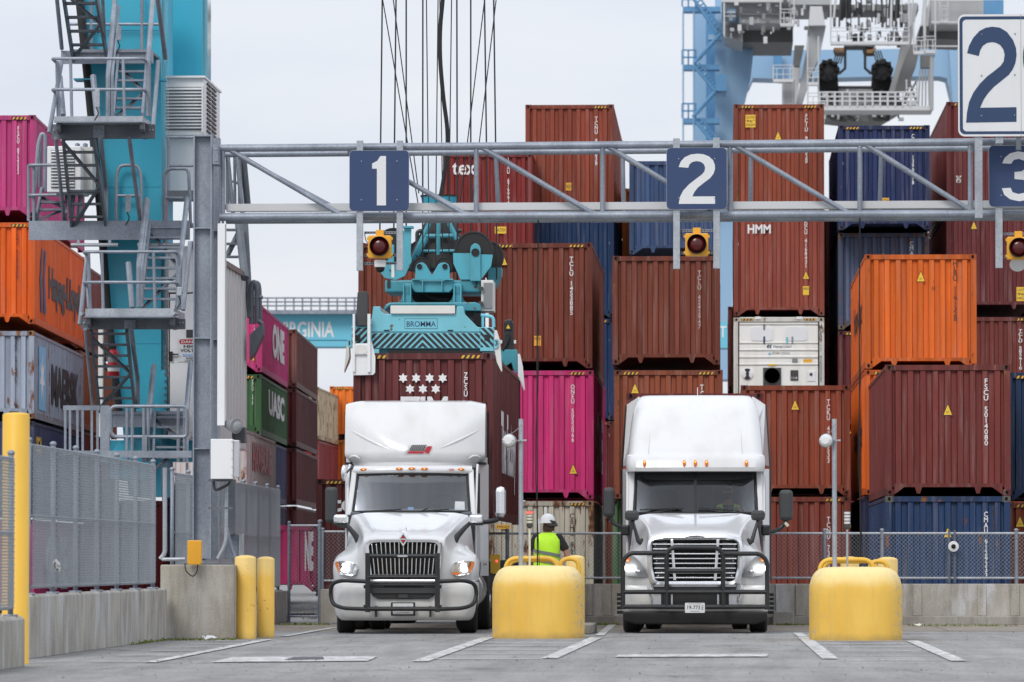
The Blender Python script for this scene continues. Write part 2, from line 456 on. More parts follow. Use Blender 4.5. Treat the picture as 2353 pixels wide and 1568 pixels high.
    def ball(s, c, r, n=12, m=8):
        r = r if isinstance(r, (tuple, list)) else (r, r, r); c = Vector(c)
        rows = []
        for i in range(m + 1):
            a = PI * i / m - PI / 2
            rows.append([c + Vector((math.cos(a) * math.cos(2 * PI * j / n) * r[0], math.cos(a) * math.sin(2 * PI * j / n) * r[1], math.sin(a) * r[2])) for j in range(n + 1)])
        return s.grid(rows)
    def mesh(s, name, mats, shift=None, smooth=False):
        me = bpy.data.meshes.new(name)
        vs_ = s.v if shift is None else [v - shift for v in s.v]
        me.from_pydata([tuple(v) for v in vs_], [], s.f)
        if not isinstance(mats, (list, tuple)): mats = [mats]
        for k in mats: me.materials.append(M[k] if isinstance(k, str) else k)
        if len(mats) > 1: me.polygons.foreach_set('material_index', s.m)
        bm = bmesh.new(); bm.from_mesh(me)
        bmesh.ops.remove_doubles(bm, verts=bm.verts, dist=1e-5)
        bmesh.ops.recalc_face_normals(bm, faces=bm.faces)
        bm.to_mesh(me); bm.free()
        if smooth: me.polygons.foreach_set('use_smooth', [True] * len(me.polygons))
        me.update()
        return me
    def build(s, name, mats, parent=None, label=None, smooth=False, bevel=0, sub=0, local=False):
        if parent is None:
            xs = [v.x for v in s.v]; ys = [v.y for v in s.v]; zs = [v.z for v in s.v]
            org = Vector(((min(xs) + max(xs)) / 2, (min(ys) + max(ys)) / 2, min(zs)))
        elif local: org = Vector((0, 0, 0))
        else: org = wloc(parent)
        o = bpy.data.objects.new(name, s.mesh(name, mats, org, smooth or sub))
        if parent is None: o.location = org
        else: o.parent = parent
        COL.objects.link(o)
        if bevel:
            b = o.modifiers.new('bevel', 'BEVEL'); b.width = bevel; b.segments = 2; b.limit_method = 'ANGLE'; b.angle_limit = R(40)
        if sub:
            q = o.modifiers.new('subdivision', 'SUBSURF'); q.levels = sub; q.render_levels = sub
        if smooth and not sub:
            try:
                o.data.set_sharp_from_angle(angle=R(38))
            except Exception: pass
        if label: o['label'] = label
        return o

def wloc(o):
    v = Vector((0, 0, 0))
    while o is not None:
        v = v + o.location; o = o.parent
    return v
def thing(name, label, cat, loc=(0, 0, 0), rotz=0, group=None):
    o = bpy.data.objects.new(name, None); COL.objects.link(o)
    o.empty_display_size = .3
    o.location = loc; o.rotation_euler = (0, 0, rotz)
    o['label'] = label; o['category'] = cat
    if group: o['group'] = group
    return o
def tag(o, label, cat, group=None):
    o['label'] = label; o['category'] = cat
    if group: o['group'] = group
    return o
def kind(o, k): o['kind'] = k; return o

_tc = {}
def glyphs(s, vertical=False, bold=0.0, gap=1.0):
    """flat letters as (verts, faces) normalised to a 0..1 box"""
    key = (s, vertical, bold, gap)
    if key not in _tc:
        cu = bpy.data.curves.new('lettering', 'FONT')
        cu.body = '\n'.join(s) if vertical else s
        cu.align_x = 'CENTER'; cu.size = 1; cu.space_line = gap if vertical else 1; cu.offset = bold
        cu.resolution_u = 3
        ob = bpy.data.objects.new('lettering', cu)
        COL.objects.link(ob)
        dg = bpy.context.evaluated_depsgraph_get(); dg.update()
        me = bpy.data.meshes.new_from_object(ob.evaluated_get(dg))
        vs_ = [v.co.copy() for v in me.vertices]; fs = [tuple(p.vertices) for p in me.polygons]
        bpy.data.objects.remove(ob); bpy.data.curves.remove(cu); bpy.data.meshes.remove(me)
        x0 = min(v.x for v in vs_); x1 = max(v.x for v in vs_); y0 = min(v.y for v in vs_); y1 = max(v.y for v in vs_)
        _tc[key] = ([((v.x - x0) / (x1 - x0), (v.y - y0) / (y1 - y0)) for v in vs_], fs)
    return _tc[key]
def add_text(mb, s, o, u, w, vertical=False, bold=0.0, gap=1.0):
    """letters in the parallelogram origin o, width vector u, height vector w"""
    vs_, fs = glyphs(s, vertical, bold, gap); b = len(mb.v); o = Vector(o); u = Vector(u); w = Vector(w)
    mb.v += [o + u * a + w * c for a, c in vs_]
    for f in fs: mb.face([b + i for i in f])
    return mb
def arcpts(cx, cz, r, a0, a1, n=8, rz=None):
    rz = rz or r
    return [(cx + r * math.cos(R(a0 + (a1 - a0) * i / n)), cz + rz * math.sin(R(a0 + (a1 - a0) * i / n))) for i in range(n + 1)]
def rrect(x0, x1, z0, z1, r, n=5):
    return arcpts(x1 - r, z1 - r, r, 0, 90, n) + arcpts(x0 + r, z1 - r, r, 90, 180, n) + arcpts(x0 + r, z0 + r, r, 180, 270, n) + arcpts(x1 - r, z0 + r, r, 270, 360, n)
def fillet(pts, r, n=5):
    """round the corners of a 3-D polyline"""
    pts = [Vector(p) for p in pts]; out = [pts[0]]
    for i in range(1, len(pts) - 1):
        a, b, c = pts[i - 1], pts[i], pts[i + 1]
        d1 = (a - b); d2 = (c - b); rr = min(r, d1.length * .49, d2.length * .49)
        p = b + d1.normalized() * rr; q = b + d2.normalized() * rr
        for k in range(n + 1):
            t = k / n
            out.append(p * (1 - t) ** 2 + b * 2 * t * (1 - t) + q * t * t)
    out.append(pts[-1])
    return out
# ================================================================ the ground
def sheet(name, pts, mat, z, k='structure'):
    b = MB(); b.poly([(p[0], p[1], z) for p in pts])
    return kind(b.build(name, mat), k)
g = MB()
xs = [-1500, -400, -120, -40, 40, 120, 400, 1500]; ys = [-60, 0, 40, 120, 240, 600, 1500, 3500]
g.grid([[(x, y, 0) for x in xs] for y in ys])
kind(g.build('ground', 'asphalt'), 'structure')
# concrete apron behind the parking line, cast in slabs with joints between them
sx0, sx1 = -8.2, 13.0
ap = []
for r_ in range(3):
    y0 = 88.2 + r_ * 2.95
    for c_ in range(7):
        x0 = sx0 + c_ * 3.02
        b = MB(); b.box((x0, y0, -.02), (x0 + 2.99, y0 + 2.92, .006 + random.uniform(-.001, .002)))
        ap.append((b, y0, x0))
pav = thing('pavement', '', '', (2, 92, 0)); pav['kind'] = 'structure'
del pav['label'], pav['category']
for b, y0, x0 in ap: b.build('concrete_slab', 'concslab', pav)

def gp(px, py): p = ground(px, py); return (p.x, p.y)
marks = thing('road_markings', '', '', (0, 70, 0)); marks['kind'] = 'structure'
del marks['label'], marks['category']
def mark(name, pts, mat='roadwhite', z=.012):
    b = MB(); b.poly([(p[0], p[1], z) for p in pts]); return b.build(name, mat, marks)
def line(name, a, c, w, mat='roadwhite', z=.012):
    a = Vector(gp(*a)).to_3d(); c = Vector(gp(*c)).to_3d(); d = (c - a).normalized(); n = Vector((d.y, -d.x, 0)) * w / 2
    return mark(name, [a - n, a + n, c + n, c - n], mat, z)
line('edge_line', (345, 1524), (615, 1471), .16)
line('edge_line', (650, 1464), (770, 1443), .15)
line('edge_line', (965, 1522), (1123, 1466), .20)
line('edge_line', (1262, 1515), (1372, 1466), .20)
line('edge_line', (1378, 1462), (1412, 1433), .14, 'roadfaint')
line('edge_line', (1848, 1466), (1908, 1516), .20)
line('edge_line', (1832, 1456), (1846, 1465), .15, 'roadfaint')
line('edge_line', (2096, 1474), (2204, 1521), .20)
mark('stop_bar', [gp(483, 1524), gp(536, 1512), gp(868, 1510), gp(846, 1521)])
mark('bar_patch', [gp(652, 1519.5), gp(676, 1512.5), gp(742, 1512), gp(745, 1518)], 'dark', .016)
mark('stop_bar', [gp(1414, 1512), gp(1422, 1506), gp(1766, 1505), gp(1762, 1511)])
for k in range(6):
    y = (1471, 1478, 1486, 1495, 1505, 1516)[k]
    def lx(y): return 965 + (1522 - y) * 158 / 56
    def rx(y): return 1262 + (1515 - y) * 110 / 49
    line('hatch_line', (lx(y) + 14, y), (rx(y) - 14, y), .13 if k < 5 else .2, 'roadfaint')
    def lx2(y): return 1848 + (y - 1466) * 60 / 50
    def rx2(y): return 2096 + (y - 1474) * 108 / 47
    y += 3
    line('hatch_line', (lx2(y) + 12, y), (rx2(y) - 14, y), .13, 'roadfaint')
for k, (y, xa, xb) in enumerate(((1474, 478, 590), (1481, 430, 555), (1489, 380, 515), (1498, 325, 470), (1508, 270, 420), (1522, 205, 340))):
    line('hatch_line', (xa, y), (xb, y), .14, 'roadfaint')
line('edge_line', (2100, 1447), (2360, 1447), .07, 'labelyellow' if False else 'roadfaint')

# ================================================================ concrete walls
w = MB(); XW = -8.5
w.prism([(XW - .16, 0), (XW, 0), (XW, .76), (XW - .03, .79), (XW - .13, .79), (XW - .16, .76)], 62.9, 78.45)
tag(w.build('concrete_wall', 'concwall', bevel=.01), 'long low concrete wall with white streaks under the left mesh fence', 'wall')
w = MB(); w.prism([(-8.69, 0), (-7.94, 0), (-7.94, .54), (-7.99, .58), (-8.64, .58), (-8.69, .54)], 40, 58.3)
tag(w.build('concrete_wall', 'concwall', bevel=.01), 'short grey concrete wall at the bottom left corner beside the tall yellow bollard', 'wall')
pa = at(368, 1470, 78.7); pb = at(538, 1298, 78.7)
w = MB(); w.box((pa.x, 78.7, 0), (pb.x, 80.9, pb.z))
tag(w.build('concrete_block', 'concblock', bevel=.02), 'square stained concrete footing under the tall galvanised gantry column', 'footing')
w = MB(); w.prism([(-8.95, 0), (-8.55, 0), (-8.60, .62), (-8.90, .62)], 95.5, 101.5)
tag(w.build('concrete_wall', 'concwall', bevel=.015), 'grey concrete wall end beside the chain link gate behind the yellow bollards', 'wall')
w = MB(); q = at(760, 1430, 99.2); w.box((q.x - .2, 99.2, 0), (q.x + .62, 99.6, .66))
tag(w.build('concrete_wall', 'concwall', bevel=.015), 'small concrete barrier seen behind the front wheel of the left truck', 'wall')

WY = 97.0
rw = thing('concrete_wall', 'long stained concrete wall with pilasters under the rear chain link fence', 'wall', (4, WY, 0))
b = MB(); b.box((-3.1, WY, 0), (14, WY + .2, .775)); b.build('wall_face', 'concwall', rw, bevel=.01)
b = MB(); b.box((-3.1, WY - .22, 0), (14, WY - .004, .17)); b.build('kerb', 'conckerb', rw, bevel=.015)
for px in (1352, 1395, 1792, 1838, 2108, 2256, 2332, 1480, 1640, 1960):
    q = at(px, 1400, WY); b = MB(); b.box((q.x - .08, WY - .035, .174), (q.x + .08, WY - .002, .76)); b.build('pilaster', 'concwall', rw, bevel=.008)
b = MB(); q = at(1790, 1430, WY - .5); b.box((q.x - .12, WY - .55, 0), (q.x + .28, WY - .28, .26))
tag(b.build('concrete_block', 'conckerb', bevel=.02), 'small concrete block by the rear wall right of the second truck', 'block')

# ================================================================ chain link
def mesh_fabric(wid, hei, diag, r, name, flip=0):
    """two families of straight wires crossing as diamonds, clipped to a wid x hei rectangle in XZ"""
    b = MB()
    n = int((wid + hei) / diag) + 1
    for fam in (0, 1):
        for k in range(n + 1):
            s = k * diag - (0 if fam else hei)
            # x = s + z (fam 0)  /  x = s - z (fam 1)
            if fam == 0: z0 = max(0, -s); z1 = min(hei, wid - s)
            else: z0 = max(0, s - wid); z1 = min(hei, s)
            if z1 - z0 < .03: continue
            x0, x1 = (s + z0, s + z1) if fam == 0 else (s - z0, s - z1)
            y = .002 if fam else -.002
            p = Vector((x0, y, z0)); q = Vector((x1, y, z1))
            b.tube([p, q], r, 3)
    return b.mesh(name, 'wire')

def long_fence(x, y0, y1, zb, zt, n, label, group=None):
    """posts along +Y on a wall, with a fabric bay between each two posts"""
    root = thing('mesh_fence', label, 'fence', (x, y0, zb))
    step = (y1 - y0) / n
    fab = mesh_fabric(step - .02, zt - zb - .10, .070, .0030, 'fence_fabric')
    pm = MB(); pm.tube([(0, 0, 0), (0, 0, zt - zb + .03)], .032, 10); pm.ball((0, 0, zt - zb + .045), (.045, .045, .035), 10, 6); pm.cyl((0, 0, -.005), (0, 0, .02), .085, 12)
    pme = pm.mesh('fence_post', 'galv', smooth=True)
    for k in range(n + 1):
        o = bpy.data.objects.new('post', pme); o.parent = root; o.location = (0, k * step, 0); COL.objects.link(o)
    for k in range(n):
        o = bpy.data.objects.new('mesh_panel', fab); o.parent = root; o.location = (.045, k * step + .01, .085); o.rotation_euler = (0, 0, PI / 2); COL.objects.link(o)
    for z in ((zt - zb) - .02, (zt - zb) * .52, .09):
        b = MB(); b.tube([(.0, 0, z), (0, y1 - y0, z)], .021, 8); b.build('rail', 'galv', root, local=True, smooth=True)
    return root
YF = [63.3 + 2.32 * k for k in range(7)]
long_fence(XW - .08, 63.3, 77.2, .79, 2.66, 6, 'tall galvanised mesh fence on the long streaked concrete wall at left')
long_fence(-8.05, 48, 57.9, .58, 2.38, 4, 'mesh fence cut by the left picture edge in front of the tall yellow bollard')
long_fence(-8.75, 81.5, 101, .62, 2.62, 8, 'darker mesh fence running on behind the gantry column and yellow bollards')

def rear_bay(root, x0, x1, y, zb, zt):
    fab = mesh_fabric(x1 - x0 - .08, zt - zb, .076, .0028, 'chain_link')
    o = bpy.data.objects.new('chain_link', fab); o.parent = root; o.location = Vector((x0 + .04, y, zb)) - wloc(root); COL.objects.link(o)
    for z in (zb + .02, zt):
        b = MB(); b.tube([(x0, y + .02, z), (x1, y + .02, z)], .022, 8); b.build('rail', 'galv_lite', root, smooth=True)
def post(root, x, y, z0, z1, r=.036):
    b = MB(); b.tube([(x, y + .02, z0), (x, y + .02, z1)], r, 10); b.ball((x, y + .02, z1), (r * 1.25, r * 1.25, r), 10, 6)
    for z in (z0 + .12, (z0 + z1) / 2, z1 - .14): b.tube([(x, y + .02, z - .012), (x, y + .02, z + .012)], r * 1.35, 10)
    b.build('post', 'galv', root, smooth=True)
rf = thing('chain_link_fence', 'low chain link fence on top of the rear concrete wall behind both trucks', 'fence', (4, WY + .08, .78))
zt_, zb_ = at(1900, 1226, WY).z, at(1900, 1331, WY).z
xp = [at(p, 1300, WY).x for p in (1010, 1165, 1440, 1660, 1895, 2027, 2336, 2480)]
for a, c in zip(xp[:-1], xp[1:]): rear_bay(rf, a, c, WY + .08, zb_, zt_)
for x in xp: post(rf, x, WY + .08, .76, zt_ + .06)
# fence camera on its two brackets
fc = thing('security_camera', 'white dome camera held on two slotted brackets in front of the blue container', 'camera', at(2191, 1338, WY - .04))
for px in (2181, 2194):
    a = at(px, 1340, WY); c = at(px, 1218, WY); b = MB(); b.beam((a.x, WY + .0, a.z), (a.x, WY + .0, c.z), .035, .03, (0, 1, 0)); b.build('bracket', 'galv_dark', fc)
c = at(2191, 1256, WY - .1); b = MB(); b.lathe([(.055, .0), (.095, -.03), (.10, -.10), (.06, -.11)], (c.x, WY, c.z), 18, 'y'); b.build('housing', 'signwhite', fc, smooth=True)
b = MB(); b.ball((c.x, WY - .11, c.z), .045); b.build('lens', 'void', fc, smooth=True)
# gate panels between the walls
gt = thing('chain_link_gate', 'chain link gate panel between two posts with a pink container behind it', 'gate', (at(700, 1430, 100.8).x, 100.8, 0))
x0, x1 = at(664, 1300, 100.8).x, at(735, 1300, 100.8).x; zt, zb = at(700, 1208, 100.8).z, .1
rear_bay(gt, x0, x1, 100.8, zb, zt); post(gt, x0, 100.8, 0, zt + .06, .03); post(gt, x1, 100.8, 0, zt + .08, .042)
gt = thing('chain_link_gate', 'chain link panel partly hidden by the left truck beside its black mirror', 'gate', (at(770, 1430, 100.2).x, 100.2, 0))
x0, x1 = at(742, 1300, 100.2).x, at(830, 1300, 100.2).x; zt, zb = at(700, 1222, 100.2).z, at(700, 1337, 100.2).z
rear_bay(gt, x0, x1, 100.2, zb, zt); post(gt, x0, 100.2, 0, zt + .05, .03)

# ================================================================ yellow bollards
def bollard(px0, px1, ptop, pbot, label, mat='yellowworn', dome=.05):
    p = ground((px0 + px1) / 2, pbot); Y = p.y
    a = at(px0, 1400, Y); c = at(px1, 1400, Y); zt = at((px0 + px1) / 2, ptop, Y).z; r = (c.x - a.x) / 2
    b = MB()
    prof = [(r + .006, 0), (r + .006, .012), (r, .02), (r, zt - dome)] + [(r * math.cos(R(t)), zt - dome + dome * math.sin(R(t))) for t in (15, 30, 45, 60, 75, 88)]
    b.lathe(prof, ((a.x + c.x) / 2, Y + r, 0), 32)
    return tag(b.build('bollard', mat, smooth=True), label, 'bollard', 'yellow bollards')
bollard(0, 62, 947, 1527, 'tallest yellow bollard cut by the left picture edge', 'yellow', .03)
bollard(537, 586, 1276, 1469, 'yellow bollard with rust chips, directly right of the concrete footing')
bollard(588, 629, 1279, 1465.5, 'yellow bollard right behind the rust chipped one near the gantry column')
bollard(1301, 1343, 1276, 1460, 'yellow bollard the worker leans on, right of the first yellow barrier')
bollard(2018, 2064, 1280, 1458, 'chipped yellow bollard standing behind the right yellow barrier')
bollard(1932, 1975, 1279, 1455, 'yellow bollard mostly hidden behind the hoop rail of the right barrier')

# ================================================================ crash barriers at the island noses
def barrier(px0, px1, ptop, pbot, label):
    p = ground((px0 + px1) / 2, pbot); Y = p.y
    a = at(px0, pbot, Y); c = at(px1, pbot, Y); zt = at((px0 + px1) / 2, ptop, Y).z
    w = c.x - a.x; cx = (a.x + c.x) / 2; L = 2.0
    rows = []
    prof = [(1.0, 0), (1.0, .3), (1.0, .62), (1.0, .68), (.985, .76), (.955, .83), (.91, .89), (.85, .937), (.77, .97), (.67, .99), (.5, .998), (.3, 1.0), (.0, 1.0)]
    n = 40
    for s, h in prof:
        ring = []
        for j in range(n + 1):
            t = 2 * PI * j / n; e = .58
            cx_, sy_ = math.cos(t), math.sin(t)
            u = math.copysign(abs(cx_) ** e, cx_); v = math.copysign(abs(sy_) ** e, sy_)
            inset = (1 - s) * w / 2
            ring.append((cx + u * max(0, w / 2 - inset), Y + L / 2 + v * max(0, L / 2 - inset), zt * h))
        rows.append(ring)
    b = MB(); b.grid(rows)
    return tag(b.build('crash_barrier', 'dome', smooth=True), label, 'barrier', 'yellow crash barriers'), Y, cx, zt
B1, YB1, XB1, ZB1 = barrier(1126, 1338, 1300, 1468, 'big yellow concrete barrier between the two trucks')
B2, YB2, XB2, ZB2 = barrier(1862, 2078, 1303, 1473, 'big yellow concrete barrier right of the second truck')
# ================================================================ shipping containers
W0 = 2.438
_cm = {}
def cm(key, fn):
    if key not in _cm: _cm[key] = fn()
    return _cm[key]
def casting_mesh():
    b = MB(); w, h, d = .162, .118, .178
    hole = [(w / 2 + .030 * math.cos(2 * PI * k / 10), h / 2 + .042 * math.sin(2 * PI * k / 10)) for k in range(10)]
    # front face ring in four pieces round the hole, the rest plain
    rect = [(0, 0), (w, 0), (w, h), (0, h)]
    n = len(b.v)
    outer = []
    for k in range(10):
        a = 2 * PI * k / 10; c, s = math.cos(a), math.sin(a)
        t = min((w / 2) / abs(c) if abs(c) > 1e-6 else 9, (h / 2) / abs(s) if abs(s) > 1e-6 else 9)
        outer.append((w / 2 + c * t, h / 2 + s * t))
    b.v += [Vector((x, 0, z)) for x, z in outer] + [Vector((x, 0, z)) for x, z in hole] + [Vector((x, .03, z)) for x, z in hole]
    for k in range(10):
        q = (k + 1) % 10
        b.face((k, q, 10 + q, 10 + k)); b.mi = 1; b.face((10 + k, 10 + q, 20 + q, 20 + k)); b.mi = 0
    b.mi = 1; b.face([20 + k for k in range(10)]); b.mi = 0
    for (px, pz), rng in ():
        pass
    b.box((0.0005, .0005, .0005), (w - .0005, .002, .0005)) if False else None
    # corner fills and body
    for cx, cz in rect:
        near = sorted(range(10), key=lambda k: (outer[k][0] - cx) ** 2 + (outer[k][1] - cz) ** 2)[:2]
        i = len(b.v); b.v.append(Vector((cx, 0, cz)))
        if outer[near[0]] != (cx, cz): b.face((i, near[0], near[1]))
    i = len(b.v)
    b.v += [Vector(p) for p in ((0, 0, 0), (w, 0, 0), (w, 0, h), (0, 0, h), (0, d, 0), (w, d, 0), (w, d, h), (0, d, h))]
    for f in ((0, 4, 5, 1), (1, 5, 6, 2), (2, 6, 7, 3), (3, 7, 4, 0), (4, 7, 6, 5)): b.face([i + q for q in f])
    return b.mesh('corner_casting', ['cont', 'void'])
def corr_profile(u0, u1, pitch, dep, flat=.45):
    n = max(1, round((u1 - u0) / pitch)); p = (u1 - u0) / n; s = p * .085; out = []
    f1 = p * flat; f2 = p - f1 - 2 * s
    for k in range(n):
        x = u0 + k * p
        out += [(x, dep), (x + f2 / 2, dep), (x + f2 / 2 + s, 0), (x + f2 / 2 + s + f1, 0), (x + p - f2 / 2, dep)]
    out.append((u1, dep))
    return out
def front_panel_mesh(H):
    b = MB(); pr = corr_profile(-W0 / 2 + .13, W0 / 2 - .13, .242, .058, .42)
    b.grid([[(x, .03 + d, z) for x, d in pr] for z in (.20, H - .12)]); return b.mesh('front_panel', 'cont')
def side_panel_mesh(H, L, s):
    b = MB(); pr = corr_profile(.14, L - .14, .278, .036, .32)
    b.grid([[(s * (W0 / 2 - .012 - d), y, z) for y, d in pr] for z in (.16, H - .09)]); return b.mesh('side_panel', 'cont')
def bx(a, c, name='part'):
    b = MB(); b.box(a, c); return b.mesh(name, 'cont')
def bottom_rail_mesh():
    a = W0 / 2 - .163; b = MB()
    half = [(.58 + .07, .165), (.58 + .03, .04), (.58 - .03, .04), (.58 - .07, .165)]
    pts = [(-a, .235), (a, .235), (a, .02), (a - .20, .165)] + half + [(-x, z) for x, z in reversed(half)] + [(-a + .20, .165), (-a, .02)]
    b.prism(pts, .012, .05); return b.mesh('bottom_rail', 'cont')
def hazard_mesh():
    b = MB(); w, h = .34, .062
    b.box((0, 0, 0), (w, .004, h)); b.mi = 1
    for k in range(4):
        x = .01 + k * .088; b.poly([(x, -.0015, .004), (x + .042, -.0015, .004), (x + .072, -.0015, h - .004), (x + .03, -.0015, h - .004)])
    return b.mesh('hazard_strip', ['printblack', 'hazyellow'])
def tri_mesh(size):
    b = MB(); s = size
    b.prism([(-s * .5, 0), (s * .5, 0), (s * .07, s * 1.12), (-s * .07, s * 1.12)], 0, .004); b.mi = 1
    b.poly([(-s * .42, -.0015, s * .06), (s * .42, -.0015, s * .06), (s * .045, -.0015, s * 1.04), (-s * .045, -.0015, s * 1.04)]); b.mi = 2
    for z, w, hh in ((.36, .30, .045), (.26, .34, .045)):
        add_text(b, 'SUPER' if z > .3 else 'HEAVY', (-s * w / 2, -.003, s * z), (s * w, 0, 0), (0, 0, s * .07))
    return b.mesh('warning_triangle', ['printblack', 'labelyellow', 'printblack'])

def link(me, root, name, loc=(0, 0, 0), color=None, rot=0):
    o = bpy.data.objects.new(name, me); o.parent = root; o.location = loc; o.rotation_euler = (0, 0, rot)
    if color: o.color = color
    COL.objects.link(o); return o

CONT_GROUP = 'stacked shipping containers'
def container(px, label, col, rust=.25, Y=None, L=12.19, rot=0.0, marks=(), haz='lr', group=CONT_GROUP, side=None, reefer=False, castcol=None, hz=None, anchor='c'):
    """px: left, right, top, bottom of the end face, in frame units; rot: yaw of the stack"""
    xl, xr, yt, yb = px
    if Y is None: Y = FPX * W0 / (xr - xl)
    p0 = at((xl + xr) / 2, yb, Y); p1 = at((xl + xr) / 2, yt, Y)
    if anchor == 'r': p0 = at(xr, yb, Y) - Vector((W0 / 2, 0, 0))
    if anchor == 'l': p0 = at(xl, yb, Y) + Vector((W0 / 2, 0, 0))
    H = round(p1.z - p0.z, 2)
    root = thing('shipping_container', label, 'container', p0, rot, group)
    C4 = (col[0], col[1], col[2], rust)
    dk = (col[0] * .8, col[1] * .8, col[2] * .8, min(1, rust + .22))
    cc = castcol or (col[0] * .55, col[1] * .5, col[2] * .5, min(1, rust + .35))
    h = W0 / 2
    if not reefer: link(cm(('f', H), lambda: front_panel_mesh(H)), root, 'end_panel', color=C4)
    for s in (-1, 1):
        link(cm(('s', H, L, s), lambda: side_panel_mesh(H, L, s)), root, 'side_panel', color=C4)
        x0, x1 = (-h, -h + .125) if s < 0 else (h - .125, h)
        for y in (0, L - .12):
            link(cm(('p', H, s), lambda: bx((x0, 0, .1185), (x1, .11, H - .1185), 'corner_post')), root, 'corner_post', (0, y, 0), dk)
        link(cm(('tr', L, s), lambda: bx((s * (h - .004), .18, 0), (s * (h - .07), L - .18, .07), 'top_rail')), root, 'top_rail', (0, 0, H - .085), dk)
        link(cm(('br', L, s), lambda: bx((s * (h - .004), .18, 0), (s * (h - .06), L - .18, .15), 'bottom_rail')), root, 'bottom_rail', (0, 0, .012), dk)
        for y in (-.004, L - .174):
            for z in (0, H - .118): link(cm('cast', casting_mesh), root, 'corner_casting', (s * (h + .002) - (.162 if s > 0 else 0), y, z), cc)
    link(cm(('er',), lambda: bx((-h + .163, .010, 0), (h - .163, .085, .105), 'header_rail')), root, 'header_rail', (0, 0, H - .112), dk)
    link(cm('bottom', bottom_rail_mesh), root, 'sill_rail', color=dk)
    link(cm(('roof', L), lambda: bx((-h + .07, .086, 0), (h - .07, L - .05, .02), 'roof_panel')), root, 'roof_panel', (0, 0, H - .04), C4)
    link(cm(('floor', L), lambda: bx((-h + .061, .06, 0), (h - .061, L - .05, .04), 'floor_panel')), root, 'floor_panel', (0, 0, .165), dk)
    link(cm(('back', H), lambda: bx((-h + .126, 0, .12), (h - .126, .05, H - .12), 'door_panel')), root, 'door_panel', (0, L - .08, 0), C4)
    zz = H - (hz or .105)
    if 'l' in haz: link(cm('haz', hazard_mesh), root, 'hazard_strip', (-h + .20, .004, zz), None)
    if 'r' in haz: link(cm('haz', hazard_mesh), root, 'hazard_strip', (h - .55, .004, zz), None)
    yf = .026
    def loc(x, y):
        v = at(x, y, Y) - p0; return v
    for mk in marks:
        if mk[0] == 'num':
            _, s, x, ya, yb_, mat = mk[:6]; wpx = (mk[6] if len(mk) > 6 else 8) * 1.15
            a = loc(x - wpx / 2, yb_); c = loc(x + wpx / 2, ya); b = MB()
            add_text(b, s, (a.x, yf, a.z), (c.x - a.x, 0, 0), (0, 0, c.z - a.z), vertical=True, bold=.014, gap=.78)
            b.build('number_marking', mat, root, local=True)
        elif mk[0] == 'tri':
            _, x, y, wpx = mk; a = loc(x, y); sz = wpx * Y / FPX
            link(cm(('tri', round(sz, 2)), lambda: tri_mesh(round(sz, 2))), root, 'warning_label', (a.x, yf - .002, a.z))
        elif mk[0] == 'lab':
            _, xa, ya, xb, yb_, mat, lines = mk; a = loc(xa, yb_); c = loc(xb, ya); b = MB()
            b.box((a.x, yf, a.z), (c.x, yf + .004, c.z)); b.mi = 1
            n = len(lines)
            for k, s in enumerate(lines):
                if not s: continue
                hh = (c.z - a.z) / (n + .35)
                zc = c.z - hh * (k + .28) - hh * .72; ww = (c.x - a.x) * (.84 if len(s) > 2 else .36)
                add_text(b, s, ((a.x + c.x - ww) / 2, yf - .0015, zc), (ww, 0, 0), (0, 0, hh * .68), bold=.01)
            b.build('caution_label', [mat, 'printblack'], root, local=True)
        elif mk[0] == 'text':
            _, s, xa, ya, xb, yb_, mat = mk[:7]; a = loc(xa, yb_); c = loc(xb, ya); b = MB()
            add_text(b, s, (a.x, yf, a.z), (c.x - a.x, 0, 0), (0, 0, c.z - a.z), bold=mk[7] if len(mk) > 7 else .02)
            b.build('lettering', mat, root, local=True)
        elif mk[0] == 'patch':
            _, xa, ya, xb, yb_, mat = mk; a = loc(xa, yb_); c = loc(xb, ya); b = MB()
            b.box((a.x, yf, a.z), (c.x, yf + .003, c.z)); b.build('repair_patch', mat, root, local=True)
    if side:
        for s, sgn, ya, yb_, za, zb_, mat, bold in side:          # lettering on a long side; y from the front end, z from the floor
            b = MB(); x = sgn * (h + .001)
            if sgn > 0: add_text(b, s, (x, ya, za), (0, yb_ - ya, 0), (0, 0, zb_ - za), bold=bold)
            else: add_text(b, s, (x, yb_, za), (0, ya - yb_, 0), (0, 0, zb_ - za), bold=bold)
            b.build('lettering', mat, root, local=True)
    root['_H'] = H
    return root

c_ = lambda r, g, b, k=1.0: tuple(rgb(r, g, b, k)[:3])
MAROON = c_(114, 52, 48); REDBR = c_(142, 70, 49); BROWN = c_(116, 59, 43); ORANGE = c_(212, 102, 34); NAVY = c_(32, 46, 88); BLUE = c_(36, 60, 98); PINK = c_(200, 50, 118)
GREEN = c_(60, 104, 64)
